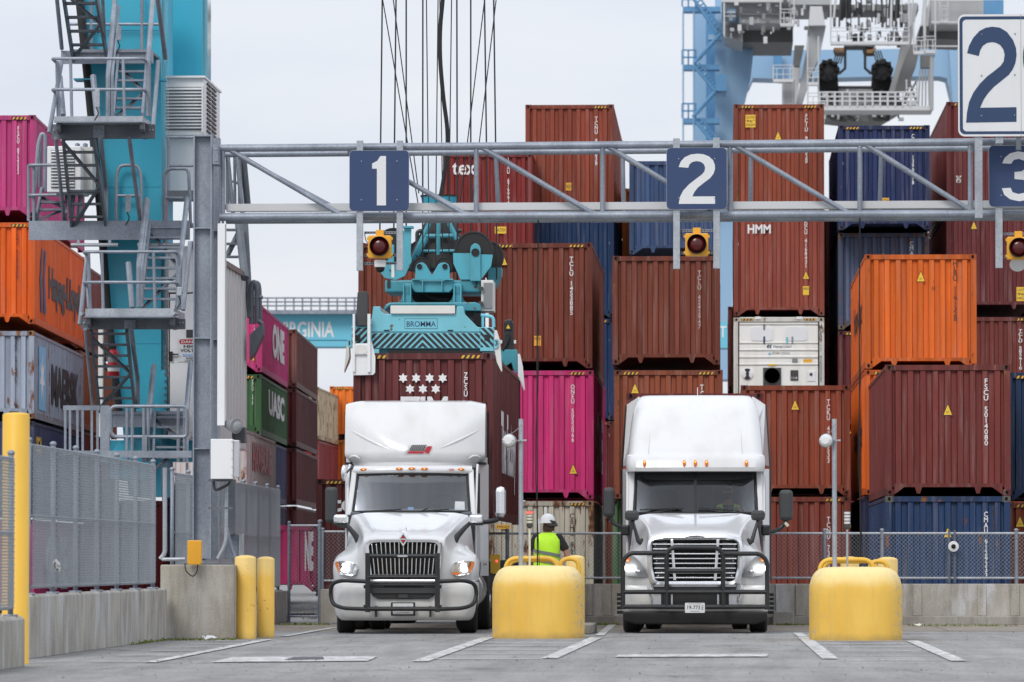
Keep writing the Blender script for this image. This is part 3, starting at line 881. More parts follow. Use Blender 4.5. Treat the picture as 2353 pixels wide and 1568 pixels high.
# ---- right hand cluster
container((2036, 2322, 838, 1139), 'maroon container FSCU 501408 resting on the blue one at right', MAROON, .30, haz='', marks=[
    ('num', 'FSCU 5014080', 2266, 870, 1024, 'print', 9), ('tri', 2178, 955, 22)])
container((2036, 2322, 1140, 1437), 'blue container CMAU 912933 behind the rear fence, bottom of the right stack', BLUE, .42, haz='', castcol=(.10, .10, .09, .7), marks=[
    ('num', 'CMAU 9129333', 2266, 1176, 1328, 'print', 8), ('tri', 2178, 1236, 20)])
container((1988, 2244, 584, 847), 'orange container HLBU 119132 with rusty right corner post', ORANGE, .30, haz='', marks=[
    ('num', 'HLBU 1191328', 2195, 600, 738, 'printblack', 8), ('tri', 2116, 648, 21)],
    side=[('Hapag-Lloyd', -1, 2.5, 9.5, .9, 1.75, 'printblack', .02)])
container((1988, 2244, 850, 1137), 'orange container squeezed below the rusty orange one, half hidden by the maroon FSCU box', c_(226, 104, 30), .12, haz='l',
    side=[('Hapag-Lloyd', -1, 2.5, 9.5, .9, 1.75, 'bigblue', .02)])
container((1988, 2244, 1140, 1425), 'dark blue container at ground level behind the blue CMAU box', c_(36, 42, 74), .2, haz='')
container((1703, 1953, 885, 1139), 'red brown container TCKU 43 behind the white truck at right', REDBR, .32, haz='', marks=[
    ('num', 'TCKU 4320533', 1904, 918, 1064, 'print', 7), ('tri', 1827, 943, 21)])
container((1703, 1953, 1142, 1410), 'red brown container TCN at ground level right of the second truck', c_(126, 60, 48), .2, haz='r', marks=[
    ('num', 'TCNU 737840', 1904, 1188, 1330, 'print', 7)])
container((1686, 1894, 240, 487), 'top red brown container FCIU 91 with a yellow caution label', REDBR, .30, L=12.19, marks=[
    ('num', 'FCIU 912020', 1853, 262, 375, 'print', 6), ('lab', 1713, 264, 1736, 293, 'labelyellow', ['CAUTION', '96"', 'HIGH']), ('tri', 1788, 322, 17)])
container((1686, 1894, 490, 726), 'red brown container with HMM lettering under the gantry beam', c_(142, 70, 56), .16, haz='', marks=[
    ('num', 'DCU 4168431', 1852, 510, 616, 'print', 6), ('tri', 1852, 642, 16), ('lab', 1845, 658, 1859, 678, 'labelyellow', ['HIGH', '']), ('text', 'HMM', 1718, 516, 1771, 537, 'print', .03)])
for k, (yt, yb, colr) in enumerate(((976, 1180, BROWN), (1182, 1395, MAROON))):
    container((1686, 1894, yt, yb), ('brown container directly under the white refrigerated one, hidden behind the cab roof', 'maroon container at ground level under the white refrigerated stack')[k], colr, .25)
container((1927, 2137, 288, 528), 'dark blue container on top of its stack, right of the second lane sign', NAVY, .08, marks=[
    ('num', 'CXDU 1390178', 2098, 308, 424, 'print', 6), ('lab', 2022, 455, 2043, 467, 'hazyellow', ['CAUTION'])])
container((1927, 2135, 535, 757), 'rusty blue grey container CMA below the dark blue one', c_(80, 90, 116), .55, haz='', castcol=(.13, .10, .07, .8), marks=[
    ('num', 'CMAU', 2095, 555, 598, 'print', 7), ('tri', 2030, 590, 8)])
container((1927, 2135, 760, 985), 'maroon container under the rusty blue grey one, seen left of the orange box', c_(96, 40, 44), .12, haz='l')
container((1927, 2135, 988, 1200), 'maroon container low in the stack behind the orange boxes', MAROON, .2)
container((1927, 2135, 1203, 1395), 'brown container at ground level behind the orange boxes', BROWN, .2)
container((2176, 2384, 234, 480), 'maroon container on top of the far right stack, partly behind the big sign', c_(106, 44, 44), .14, marks=[('num', 'MEDU', 2203, 404, 420, 'print', 10)])
container((2176, 2384, 484, 714), 'maroon container with a yellow triangle under the far right sign 3', c_(104, 44, 46), .12, haz='', marks=[
    ('tri', 2238, 527, 15), ('lab', 2336, 660, 2362, 692, 'labelyellow', ['CAUTION', '96"', 'HIGH'])])
container((2176, 2384, 728, 960), 'brown container TCLU at the far right edge above the blue one', c_(108, 50, 44), .18, haz='r', marks=[
    ('num', 'TCLU 5856110', 2345, 757, 850, 'print', 7)])
container((2176, 2384, 964, 1180), 'brown container low in the far right back stack', BROWN, .2)
container((2176, 2384, 1183, 1395), 'maroon container at ground level in the far right back stack', MAROON, .2)
container((2314, 2588, 856, 1150), 'dark teal blue container cut by the right picture edge', c_(30, 52, 84), .12, haz='l', hz=.13)
container((2314, 2588, 1154, 1437), 'rusty orange brown container at ground level at the right picture edge', c_(132, 62, 36), .3, haz='l', marks=[('tri', 2344, 1212, 22)])
# ---- middle
container((1407, 1655, 588, 838), 'brown container TCLU 424294 below the second traffic signal', BROWN, .34, haz='', marks=[
    ('num', 'TCLU 4242947', 1607, 622, 756, 'printdim', 7)])
container((1411, 1661, 851, 1146), 'red brown container right behind the roof of the second truck', c_(140, 74, 50), .34, marks=[
    ('num', 'TCNU 72143', 1613, 884, 1030, 'print', 7), ('tri', 1459, 905, 20)], anchor='l')
container((1407, 1655, 1150, 1425), 'green container at ground level behind the second truck', c_(70, 104, 66), .3)
container((1446, 1654, 370, 584), 'blue container behind the second lane sign', c_(58, 80, 118), .15, haz='')
container((1430, 1624, 433, 640), 'orange container far back, a strip of it left of the blue one', c_(214, 118, 40), .2, haz='l')
container((1430, 1624, 643, 850), 'maroon container far back below the orange strip', MAROON, .2)
container((1207, 1411, 241, 487), 'red brown container on top of the middle stack beside the hoist ropes', c_(138, 66, 48), .22, marks=[
    ('num', 'TCNU 838838', 1370, 268, 380, 'print', 6), ('lab', 1300, 420, 1313, 438, 'hazyellow', ['HIGH'])], haz='r')
container((1207, 1411, 490, 730), 'blue container under the top middle red brown one', c_(32, 60, 100), .1, haz='')
container((1207, 1411, 733, 965), 'dark blue container in the middle stack behind the brown TCLU 145388 box', c_(36, 60, 104), .15)
container((1207, 1411, 968, 1180), 'maroon container low in the middle back stack', MAROON, .2)
container((1207, 1411, 1183, 1395), 'brown container at ground level in the middle back stack', BROWN, .2)
container((1017, 1224, 352, 592), 'dark red container with white tex lettering behind the hoist ropes', c_(124, 40, 38), .16, haz='', marks=[
    ('text', 'tex', 1039, 374, 1093, 402, 'print', .015), ('num', 'TEXU 676994', 1168, 360, 470, 'print', 6), ('lab', 1137, 521, 1163, 537, 'labelyellow', ['CAUTION'])])
YM = FPX * W0 / 238.5
container((1122, 1361, 558, 846), 'brown container TCLU 145388 right of the teal spreader', c_(114, 57, 42), .26, Y=YM, marks=[
    ('num', 'TCLU 1453885', 1313, 590, 724, 'print', 8), ('tri', 1158, 610, 17), ('lab', 1227, 772, 1243, 795, 'hazyellow', ['HIGH', '']), ], anchor='r')
container((823, 1060, 558, 846), 'brown container behind the teal spreader and the first traffic signal', c_(116, 58, 42), .22, Y=YM, anchor='l')
container((823, 1060, 850, 1140), 'brown container hidden behind the lifted maroon box', BROWN, .2, Y=YM, anchor='l')
container((823, 1060, 1143, 1415), 'brown container at ground level behind the left truck', BROWN, .2, Y=YM, anchor='l')
container((1121, 1364, 851, 1148), 'bright pink container ONEU 505206 between the trucks', PINK, .05, haz='r', anchor='r', marks=[
    ('num', 'ONEU 5052066', 1316, 884, 1016, 'print', 8), ('tri', 1317, 1090, 20)], side=[('ONE', 1, 3, 9, .7, 2.1, 'print', .05)])
container((1121, 1364, 1152, 1425), 'rusty cream container CBHU 867 behind the worker', c_(196, 190, 176), .62, haz='r', castcol=(.25, .17, .10, .9), anchor='r', marks=[
    ('num', 'CBHU 86790', 1314, 1180, 1310, 'printblack', 8), ('lab', 1140, 1206, 1172, 1216, 'hazyellow', ['HIGH']), ('patch', 1232, 1192, 1240, 1232, 'white'), ('patch', 1250, 1165, 1257, 1196, 'white')])
# ---- a second row just behind the ground level middle: seen in the gaps
# ---- lifted container under the spreader
ZIM = container((809, 1135, 811, 1195), 'maroon container lifted by the teal spreader, with rows of white stars', c_(100, 46, 47), .10, Y=89.3, haz='', group='containers being loaded', marks=[
    ('num', 'ZCSU 7', 1070, 856, 940, 'print', 8), ], side=[('The Factory', 1, 3.3, 9.8, .55, 2.0, 'print', .05)])
YZ = ZIM.location.y
b = MB()
for k in range(7):
    x, y = ((926, 869), (956, 869), (987, 869), (1017, 869), (942, 894), (971.5, 894), (1001, 894))[k]
    v = at(x, y, YZ) - ZIM.location; ro = 11.5 * YZ / FPX; pts = []
    for q in range(12):
        rr = ro if q % 2 == 0 else ro * .58; a = PI / 2 + q * PI / 6
        pts.append((v.x + rr * math.cos(a), .026, v.z + rr * math.sin(a)))
    b.poly(pts)
b.build('star_marking', 'print', ZIM, local=True)
v0 = at(916, 990, YZ) - ZIM.location; v1 = at(1029, 911.5, YZ) - ZIM.location
b = MB(); add_text(b, 'ZIM', (v0.x, .026, v0.z), (v1.x - v0.x, 0, 0), (0, 0, v1.z - v0.z), bold=.04); b.build('lettering', 'print', ZIM, local=True)
for sgn in (-1, 1):
    o = link(cm('haz', hazard_mesh), ZIM, 'hazard_strip', (sgn * .82 - .17, .004, ZIM['_H'] - .1))
# ---- the container riding behind the second truck
container((1432, 1762, 903, 1200), 'maroon container carried behind the second white truck, only its top corners show', c_(112, 46, 44), .15, Y=91.6, L=12.19, haz='', group='containers being loaded')
# ---- far small stacks between
def far(px, label, col, rust=.2, **k): return container(px, label, col, rust, **k)
far((757, 914, 888, 1008), 'upper bright orange container left of the lifted maroon box', c_(238, 128, 44), .1)
far((757, 914, 1011, 1130), 'lower bright orange container beside the left truck roof', c_(236, 126, 44), .1)
far((757, 914, 1133, 1250), 'brown container under the two orange ones', BROWN, .1)
far((568, 733, 890, 1010), 'rusty cream container end between the brown and orange stacks', c_(206, 190, 160), .75, haz='')
far((568, 733, 1012, 1135), 'dark red container under the rusty cream one', c_(140, 48, 52), .2, haz='')
container((726, 960, 1101, 1370), 'maroon container with white te lettering behind the left truck mirror', c_(88, 34, 34), .2, haz='l', Y=110, marks=[
    ('text', 'tex', 760, 1143, 850, 1176, 'print', .03)], anchor='l')
# ---- left stack, turned slightly
def stack_rot(vx): return math.atan((VPX - vx) / FPX)
RL = stack_rot(1180)
LS = dict(Y=118, L=13.7, rot=RL, anchor='r', group='stacked shipping containers at left')
container((-170, 80, 265, 499), 'magenta container at top left with white number', c_(186, 62, 122), .22, haz='r', marks=[('num', 'FSCU 872333', 41, 290, 400, 'print', 5)], **LS)
container((-170, 79, 511, 744), 'orange container with a blue logo and long black lettering at left', c_(222, 96, 24), .06, haz='r', marks=[('num', 'FANU 9545900', 39, 525, 640, 'maroonprint', 5)],
    side=[('Hapag-Lloyd', 1, 3.6, 12.4, .55, 1.55, 'printblack', .05)], **LS)
container((-170, 77, 760, 962), 'rusty grey container with dark lettering and a pale star at left', c_(152, 162, 178), .62, haz='', castcol=(.30, .16, .07, .95), marks=[('num', 'MRKU 0924470', 36, 772, 880, 'printblack', 6)],
    side=[('MAERSK', 1, 4.6, 12.2, .45, 1.45, 'printblack', .05)], **LS)
container((-170, 77, 968, 1190), 'dark blue container under the grey one at left', c_(52, 60, 92), .2, haz='', side=[('SCA', 1, .6, 2.0, 1.5, 1.9, 'labelyellow', .04)], **LS)
container((-170, 77, 1194, 1400), 'magenta container at ground level behind the left mesh fence', c_(176, 50, 108), .1, haz='', side=[('ONE', 1, 3, 9, .4, 1.7, 'print', .05)], **LS)
def logo_side(root, pts, mat, name, ya, yb, za, zb):
    """flat emblem on the +x side; pts in a unit box"""
    b = MB()
    for poly in pts: b.poly([(W0 / 2 + .001, ya + (yb - ya) * u, za + (zb - za) * w) for u, w in poly])
    b.build(name, mat, root, local=True)
byl = {o.get('label'): o for o in COL.objects if o.get('label')}
hl = byl['orange container with a blue logo and long black lettering at left']
logo_side(hl, [[(0, .5), (.28, 1), (.5, 1), (.3, .55), (.5, .1), (.5, 0), (.2, 0)], [(.52, .5), (.75, 1), (1, 1), (.8, .55), (1, .1), (1, 0), (.7, 0)]], 'bigblue', 'emblem', 1.3, 2.9, .35, 1.85)
mk_ = byl['rusty grey container with dark lettering and a pale star at left']
m_ = paint('sky_blue_print', (.20, .45, .68, 1), .6)
logo_side(mk_, [[(0, 0), (1, 0), (1, 1), (0, 1)]], m_, 'emblem_field', 1.2, 3.0, .25, 1.75)
b = MB(); pts = []
for q in range(14):
    rr = .62 if q % 2 == 0 else .24; a = PI / 2 + q * PI / 7
    pts.append((W0 / 2 + .0035, 2.1 + rr * 1.1 * math.cos(a), 1.0 + rr * math.sin(a)))
b.poly(pts); b.build('star_marking', 'print', mk_, local=True)
# ---- second column behind the left stack
for k, (yt, yb, colr, lab) in enumerate(((600, 800, c_(120, 52, 46), 'maroon container behind the orange one in the left stack'), (806, 985, c_(150, 84, 46), 'rust brown container behind the grey one in the left stack'), (990, 1180, c_(110, 50, 44), 'red brown container low behind the dark blue one in the left stack'))):
    container((0, 186, yt, yb), lab, colr, .4, Y=134, L=12.19, rot=RL, anchor='r', haz='', group='stacked shipping containers at left')
# ---- left centre stack, lettered sides facing the lane
RC = stack_rot(1290)
def lc(px, label, col, rust, **k): return container(px, label, col, rust, rot=RC, anchor='r', L=k.pop('L', 12.19), group='stacked shipping containers left of centre', **k)
YC = 127.0
lc((360, 602, 702, 855), 'pink container with white lettering on its side, top of the stack behind the white shed', c_(206, 62, 130), .04, Y=YC, haz='r', marks=[('num', 'ONEU 16', 607 - 22, 712, 760, 'print', 4), ('tri', 581, 829, 9)], side=[('ONE', 1, 4.6, 10.2, .55, 1.45, 'print', .06)])
lc((360, 600, 860, 1000), 'dark green container with white lettering under the pink one behind the shed', GREEN, .2, Y=YC, haz='r', marks=[('num', 'UACU 370', 580, 868, 930, 'print', 4)], side=[('UASC', 1, 3.2, 10.6, .6, 1.25, 'print', .05)])
lc((360, 566, 986, 1128), 'pale grey container with red lettering beside the white cabinet', c_(196, 190, 188), .45, Y=118, haz='', side=[('HAMBURG', 1, 2.4, 10.2, .5, 1.2, 'red', .05)])
lc((360, 598, 1005, 1150), 'navy container with a small yellow mark under the green one', c_(64, 70, 108), .2, Y=YC, haz='', side=[('SA', 1, 1.0, 2.3, .95, 1.25, 'labelyellow', .05)])
lc((360, 598, 1153, 1290), 'dark navy container at ground level behind the dark mesh fence', c_(50, 54, 84), .2, Y=YC, haz='')
YD = 140.5
for k, (yt, yb, colr, lab) in enumerate(((757, 890, c_(128, 74, 68), 'dusty brown container beside the pink one left of centre'), (893, 1026, c_(112, 54, 56), 'dark maroon container beside the green one left of centre'), (1030, 1160, c_(112, 50, 52), 'maroon container beside the navy one left of centre'), (1163, 1290, c_(110, 46, 48), 'maroon container at ground level beside the chain link gate'))):
    lc((470, 681, yt, yb), lab, colr, .2, Y=YD, haz='')
container((560, 733, 1206, 1360), 'magenta container behind the chain link gate with white lettering', c_(186, 48, 104), .05, Y=112, L=6.06, anchor='r', haz='', group='stacked shipping containers left of centre', marks=[('text', 'NE', 700, 1222, 720, 1312, 'print', .05)])

# ---- back row columns that close the gaps between the front stacks
for k, (yt, yb) in enumerate(((492, 715), (718, 940), (943, 1170), (1173, 1385))):
    container((1716, 1907, yt, yb), ('top', 'second', 'third', 'lowest')[k] + ' dusky red container of the back column seen beside the white refrigerated box', (c_(118, 58, 50), c_(124, 54, 46), MAROON, BROWN)[k], .2, haz='')
    container((1892, 2074, yt + 4, yb - 2), ('top', 'second', 'third', 'lowest')[k] + ' container of the far column darkened for gap shade, left of the blue stack', c_(46, 30, 32), .2, haz='')  # near-black colour stands in for the shade deep in the gap
container((206, 400, 1150, 1395), 'maroon container at ground level behind the crane foot and mesh fence', c_(120, 40, 44), .2, Y=128, haz='', group='stacked shipping containers at left')

for k, (yt, yb) in enumerate(((705, 895), (898, 1085), (1088, 1270), (1273, 1375))):
    container((1673, 1848, yt, yb), ('top', 'second', 'third', 'lowest')[k] + ' brown container of the far column left of the white refrigerated box', (c_(104, 50, 42), c_(92, 44, 40), MAROON, BROWN)[k], .25, haz='')
# ================================================================ refrigerated container in its stack
pw = (1686, 1894, 730, 973)
YR = FPX * W0 / (1894 - 1686)
rf_ = container(pw, 'white refrigerated container with a black fan and STAR COOL lettering', c_(222, 220, 214), .42, haz='lr', reefer=True, castcol=(.40, .36, .30, .75), hz=.09)
o0 = rf_.location
def rl(x, y): v = at(x, y, YR) - o0; return v
CR = lambda u, v: (1665.9 + u * .13188, 712.3 + v * .13188)
def rbox(name, u0, v0, u1, v1, y0, y1, mat, parent=rf_, lab=None, bev=0):
    a = rl(*CR(u0, v1)); c = rl(*CR(u1, v0)); b = MB(); b.box((a.x, y0, a.z), (c.x, y1, c.z)); return b.build(name, mat, parent, lab, local=True, bevel=bev)
m_reef = paint('reefer_white', (.80, .795, .76, 1), .5, dirt=.30, dscale=2.2, dcol=(.46, .38, .26, 1), stretch=(2, 2, .3))
for v0, v1 in ((125, 205), (270, 545), (595, 665), (720, 790), (845, 915), (972, 1480)): rbox('end_panel', 250, v0, 1622, v1, .07, .10, m_reef)
for v0, v1 in ((205, 270), (545, 595), (665, 720), (790, 845), (915, 972)):
    a = rl(*CR(250, v1)); c = rl(*CR(1622, v0)); b = MB(); h_ = c.z - a.z
    b.prism([(.10, a.z), (.075, a.z), (.04, a.z + h_ * .3), (.04, a.z + h_ * .7), (.075, c.z), (.10, c.z)], a.x, c.x, 'yz'); b.build('end_rib', m_reef, rf_, local=True)
for u0, u1 in ((445, 830), (1045, 1430)):
    a = rl(*CR(u0, 540)); c = rl(*CR(u1, 295)); b = MB(); b.prism(rrect(a.x, c.x, a.z, c.z, .09), .045, .07); b.build('access_hatch', 'white', rf_, local=True)
for u0, u1 in ((526, 625), (1250, 1348)): rbox('twistlock_shoe', u0, 118, u1, 165, -.02, .07, m_reef)
rbox('fan_frame', 665, 1008, 978, 1470, .03, .07, 'dark')
a = rl(*CR(822, 1150)); b = MB(); r = 148 * .13188 * YR / FPX
b.lathe([(r, .03), (r, .012), (r * .92, .012), (r * .92, .06), (.02, .06)], (a.x, 0, a.z), 28, 'y'); b.build('fan_ring', 'dark', rf_, local=True, smooth=True)
b = MB()
for k in range(7):
    t = 2 * PI * k / 7; b.poly([(a.x, .045, a.z), (a.x + r * .9 * math.cos(t), .05, a.z + r * .9 * math.sin(t)), (a.x + r * .9 * math.cos(t + .5), .04, a.z + r * .9 * math.sin(t + .5))])
b.build('fan_blades', 'dark', rf_, local=True)
a = rl(*CR(392, 1115)); r = 100 * .13188 * YR / FPX
b = MB(); b.lathe([(r, .07), (r, .035), (r * .94, .03), (.02, .03)], (a.x, 0, a.z), 26, 'y'); b.build('vent_cover', 'white', rf_, local=True, smooth=True)
b = MB()
for a0, a1 in ((55, 125), (235, 305)): b.prism([(a.x, a.z)] + [(a.x + x_, a.z + z_) for x_, z_ in arcpts(0, 0, r * .95, a0, a1)], .022, .028)
b.prism([(a.x + x_, a.z + z_) for x_, z_ in arcpts(0, 0, r * .3, 0, 330, 12)], .015, .028); b.build('vent_mark', 'printblack', rf_, local=True)
rbox('control_box', 1142, 1050, 1277, 1232, .05, .07, 'dark')
b = MB(); p = rl(*CR(1160, 1205)); q = rl(*CR(1255, 1165)); add_text(b, '11:4', (p.x, .047, p.z), (q.x - p.x, 0, 0), (0, 0, q.z - p.z)); b.build('display', 'print', rf_, local=True)
rbox('electrical_box', 1435, 1060, 1575, 1245, .05, .07, 'white', bev=.01)
p = rl(*CR(1500, 1123)); b = MB(); b.cyl((p.x, .03, p.z), (p.x, .06, p.z), .04); b.build('socket', 'printblack', rf_, local=True)
rbox('caution_label', 760, 940, 880, 970, .034, .038, 'labelyellow'); rbox('caution_label', 1365, 857, 1520, 920, .064, .068, 'hazyellow')
for u0, v0, u1, v1, mt in ((668, 462, 700, 590, 'bigblue'), (1065, 475, 1100, 590, 'tealpale'), (1160, 465, 1190, 590, 'grey'), (668, 245, 700, 350, 'brown'), (1170, 850, 1265, 920, 'grey')): rbox('sticker', u0, v0, u1, v1, .036, .04, mt)
def rtext(s, u0, v0, u1, v1, mat, vert=False, y=.064, bold=.0):
    p = rl(*CR(u0, v1)); q = rl(*CR(u1, v0)); b = MB(); add_text(b, s, (p.x, y, p.z), (q.x - p.x, 0, 0), (0, 0, q.z - p.z), vert, bold, .78); b.build('lettering', mat, rf_, local=True)
rtext('Hapag-Lloyd', 845, 612, 1155, 672, 'bigblue'); rtext('STAR COOL', 822, 735, 1138, 775, 'dark'); rtext('HLBU 11 9253325', 1650, 275, 1690, 1250, 'printblack', True, -.003, .01)
b = MB()
for d in (0, 42):
    pts = [CR(u, v) for u, v in ((725 + d, 640), (750 + d, 605), (775 + d, 605), (757 + d, 640), (770 + d, 670), (745 + d, 670))]
    b.poly([(rl(*p).x, .066, rl(*p).z) for p in pts])
b.build('emblem', 'signblue', rf_, local=True)
b = MB(); p = rl(*CR(778, 765)); r = 28 * .13188 * YR / FPX
for k in range(3):
    t = k * PI / 3; b.beam((p.x - r * math.cos(t), .064, p.z - r * math.sin(t)), (p.x + r * math.cos(t), .064, p.z + r * math.sin(t)), .012)
b.build('snowflake', m_, rf_, local=True)

# ================================================================ the sign gantry
def YG(px): return 80.35 - .55 * (px - 500) / 1700
def ga(px, py, dy=0): return at(px, py, YG(px) + dy)
gan = thing('sign_gantry', 'galvanised steel truss gantry spanning the lanes and carrying the number signs', 'gantry', (ga(465, 1290).x, 80.3, ga(465, 1288).z))
XL, XR_ = 505, 2480
def chord(y0, y1, dy, r, name):
    p, q = ga(XL, y0, dy), ga(2353, y1, dy); q = p + (q - p) * ((XR_ - XL) / (2353 - XL)); b = MB(); b.tube([p, q], r, 14); b.build(name, 'galv', gan, smooth=True); return p, q
f1 = chord(341, 326, 0, .06, 'top_chord'); f2 = chord(499, 491, 0, .065, 'bottom_chord')
bk1 = chord(355, 339.5, .95, .052, 'top_chord'); bk2 = (f2[0] + Vector((0, 1.05, .02)), f2[1] + Vector((0, 1.05, .02)))
b = MB(); b.tube(bk2, .062, 12); b.build('bottom_chord', 'galv', gan, smooth=True)
def onch(c, px, dy=0):
    t = (px - XL) / (XR_ - XL); return c[0] + (c[1] - c[0]) * t
# cable tray
b = MB()
segs = ((518, 1096), (1101, 1390), (1396, 1680), (1690, 1978), (1986, 2250), (2262, 2480))
for x0, x1 in segs:
    b = MB(); p, q = onch(f2, x0) + Vector((0, .12, .10)), onch(f2, x1) + Vector((0, .12, .10))
    b.plate([p, q, q + Vector((0, 0, .115)), p + Vector((0, 0, .115))], (0, .25, 0)); b.build('cable_tray', 'cranewhite', gan)
def strut(pxa, ca, pxb, cb, r=.038):
    b = MB(); p = onch(ca, pxa); q = onch(cb, pxb); d = (q - p).normalized(); b.tube([p + d * .02, q - d * .02], r, 10); b.build('web_member', 'galv', gan, smooth=True)
for x in (512, 1100, 1391, 1683, 1980, 2231): strut(x, f1, x, f2)
for xa, xb in ((522, 793), (1108, 1375), (1398, 1662), (1690, 1958), (1988, 2243), (806, 1080)): strut(xa, f1, xb, f2, .040)
for x in (523, 1145, 1437, 1731, 2029, 545): strut(x, bk1, x, bk2, .035)
for xa, xb in ((540, 812), (1125, 1390), (1416, 1680), (1710, 1975), (2005, 2262), (822, 1095)): strut(xa, bk1, xb, bk2, .036)
for x in (512, 806, 1100, 1391, 1683, 1980, 2240):
    for cf, cb in ((f1, bk1), (f2, bk2)):
        b = MB(); b.tube([onch(cf, x), onch(cb, x)], .03, 8); b.build('cross_tie', 'galv', gan, smooth=True)
# gantry column: two H sections, one behind the other
def hcol(x0, x1, y0, y1, Y, name, stiff=()):
    a = at(x0, y1, Y); c = at(x1, y0, Y); w = .022; b = MB(); d = .30
    z0, z1 = a.z, c.z
    b.box((a.x, Y, z0), (a.x + w, Y + d, z1)); b.box((c.x - w, Y, z0), (c.x, Y + d, z1)); b.box((a.x + w, Y + d / 2 - .01, z0), (c.x - w, Y + d / 2 + .01, z1))
    root = b.build(name, 'galv', gan)
    for sy in stiff:
        z = at(x0, sy, Y).z; b = MB(); b.box((a.x + w, Y + .012, z - .01), (c.x - w, Y + d / 2 - .011, z + .01)); b.build('stiffener', 'galv', root)
    return root
colf = hcol(442, 487, 308, 1284, 80.0, 'column', (524, 777, 1031, 312))
colb = hcol(461, 503, 316, 1288, 81.1, 'column', (530, 780, 1034))
a = at(470, 1290, 79.9); b = MB(); b.box((a.x - .32, 79.85, pb.z), (a.x + .5, 80.85, pb.z + .03)); b.build('base_plate', 'galv_dark', gan, bevel=.004)
a = at(488, 378, 79.95); c = at(502, 333, 79.95); b = MB(); b.box((a.x, 79.95, a.z), (c.x, 80.4, c.z)); bp_ = b.build('splice_plate', 'galv', gan, bevel=.004)
for y in (342, 368):
    q = at(496, y, 79.93); b = MB(); b.cyl((q.x, 79.93, q.z), (q.x, 79.95, q.z), .018, 6); b.build('bolt', 'galv_lite', bp_)
# long white duct on the column, with cabinet below
a = at(499, 978, 79.7); c = at(517, 514, 79.7); b = MB(); b.box((a.x, 79.7, a.z), (c.x, 79.95, c.z)); b.build('cable_duct', 'white', gan, bevel=.004)
cab = thing('electrical_cabinet', 'white electrical cabinet clamped to the gantry column', 'cabinet', at(515, 1100, 79.5))
a = at(484, 1101, 79.45); c = at(535, 1009, 79.45)
b = MB(); b.box((a.x, 79.45, a.z), (c.x, 79.75, c.z)); b.build('housing', 'white', cab, bevel=.008)
b = MB(); e = at(549, 1012, 79.7); b.box((c.x + .002, 79.5, a.z + .03), (c.x + .09, 79.72, c.z - .02)); b.build('side_flange', 'alu', cab, bevel=.004)
for k in range(5):
    b = MB(); z = a.z + .05 + k * (c.z - a.z - .1) / 4; b.box((c.x - .02, 79.44, z), (c.x + .01, 79.452, z + .02)); b.build('latch', 'alu', cab)
jb = thing('junction_box', 'small galvanised junction box by the foot of the gantry column', 'box', at(540, 1285, 80.6))
a = at(516, 1284, 80.6); c = at(548, 1228, 80.6); b = MB(); b.box((a.x, 80.6, a.z), (c.x, 80.8, c.z)); b.build('housing', 'galv', jb, bevel=.005)
a = at(549, 1284, 80.6); c = at(557, 1227, 80.6); b = MB(); b.box((a.x, 80.55, a.z), (c.x, 80.85, c.z)); b.build('flange', 'galv_lite', jb)
# conduits
def conduit(name, pts, Y, r, mat, label):
    b = MB(); b.tube(fillet([at(x, y, Y + (dy[0] if dy else 0)) for x, y, *dy in pts], .15), r, 8); return tag(b.build(name, mat, smooth=True), label, 'conduit')
conduit('conduit', [(520, 1101), (520, 1180), (519, 1250), (500, 1284)], 79.9, .030, 'galv_lite', 'bent galvanised conduit running down beside the gantry column')
conduit('conduit', [(517, 1140), (517, 1195), (532, 1260), (541, 1283)], 80.1, .024, 'galv', 'thinner conduit curving to the right at the column foot')
conduit('conduit', [(490, 1101), (493, 1128), (510, 1122), (527, 1112), (529, 1100)], 79.7, .022, 'dark', 'looped black cable under the white cabinet')
conduit('conduit', [(379, 1075), (379, 1272), (368, 1285, .0)], 79.5, .035, 'galv_lite', 'upright galvanised pipe rising from behind the concrete footing')
conduit('conduit', [(372, 1286), (425, 1285)], 78.9, .028, 'galv_lite', 'short horizontal pipe leading to the yellow box')
a = at(531, 1160, 80.4); c = at(540, 1102, 80.4); b = MB(); a = at(531, 1228, 80.4); b.box((a.x - .07, 80.4, a.z), (c.x, 80.6, c.z)); tag(b.build('cable_channel', 'galv_dark'), 'dark steel cable channel below the white cabinet', 'channel')
b = MB(); a = at(485, 1170, 79.6)
for py in (1104, 1168):
    p = at(478, py, 79.62); q = at(535, py, 79.62); b = MB(); b.beam(p, q, .03, .035); b.build('clamp', 'galv_dark', gan)
# camera and speaker hanging by the duct
cm_ = thing('speaker_horn', 'dark horn speaker and box mounted beside the white duct', 'speaker', at(535, 1010, 79.8))
b = MB(); p = at(518, 974, 79.9); q = at(543, 980, 79.7); b.tube([p, q], [.05, .12], 16); b.ball(q, (.10, .06, .09)); b.build('horn', 'grey', cm_, smooth=True)
b = MB(); a = at(540, 1018, 79.9); c = at(563, 982, 79.9); b.box((a.x, 79.9, a.z), (c.x, 80.2, c.z)); b.build('housing', 'dark', cm_, bevel=.006)
b = MB(); a = at(533, 1012, 79.95); c = at(541, 985, 79.95); b.box((a.x, 79.95, a.z), (c.x, 80.1, c.z)); b.build('bracket', 'blackmetal', cm_)
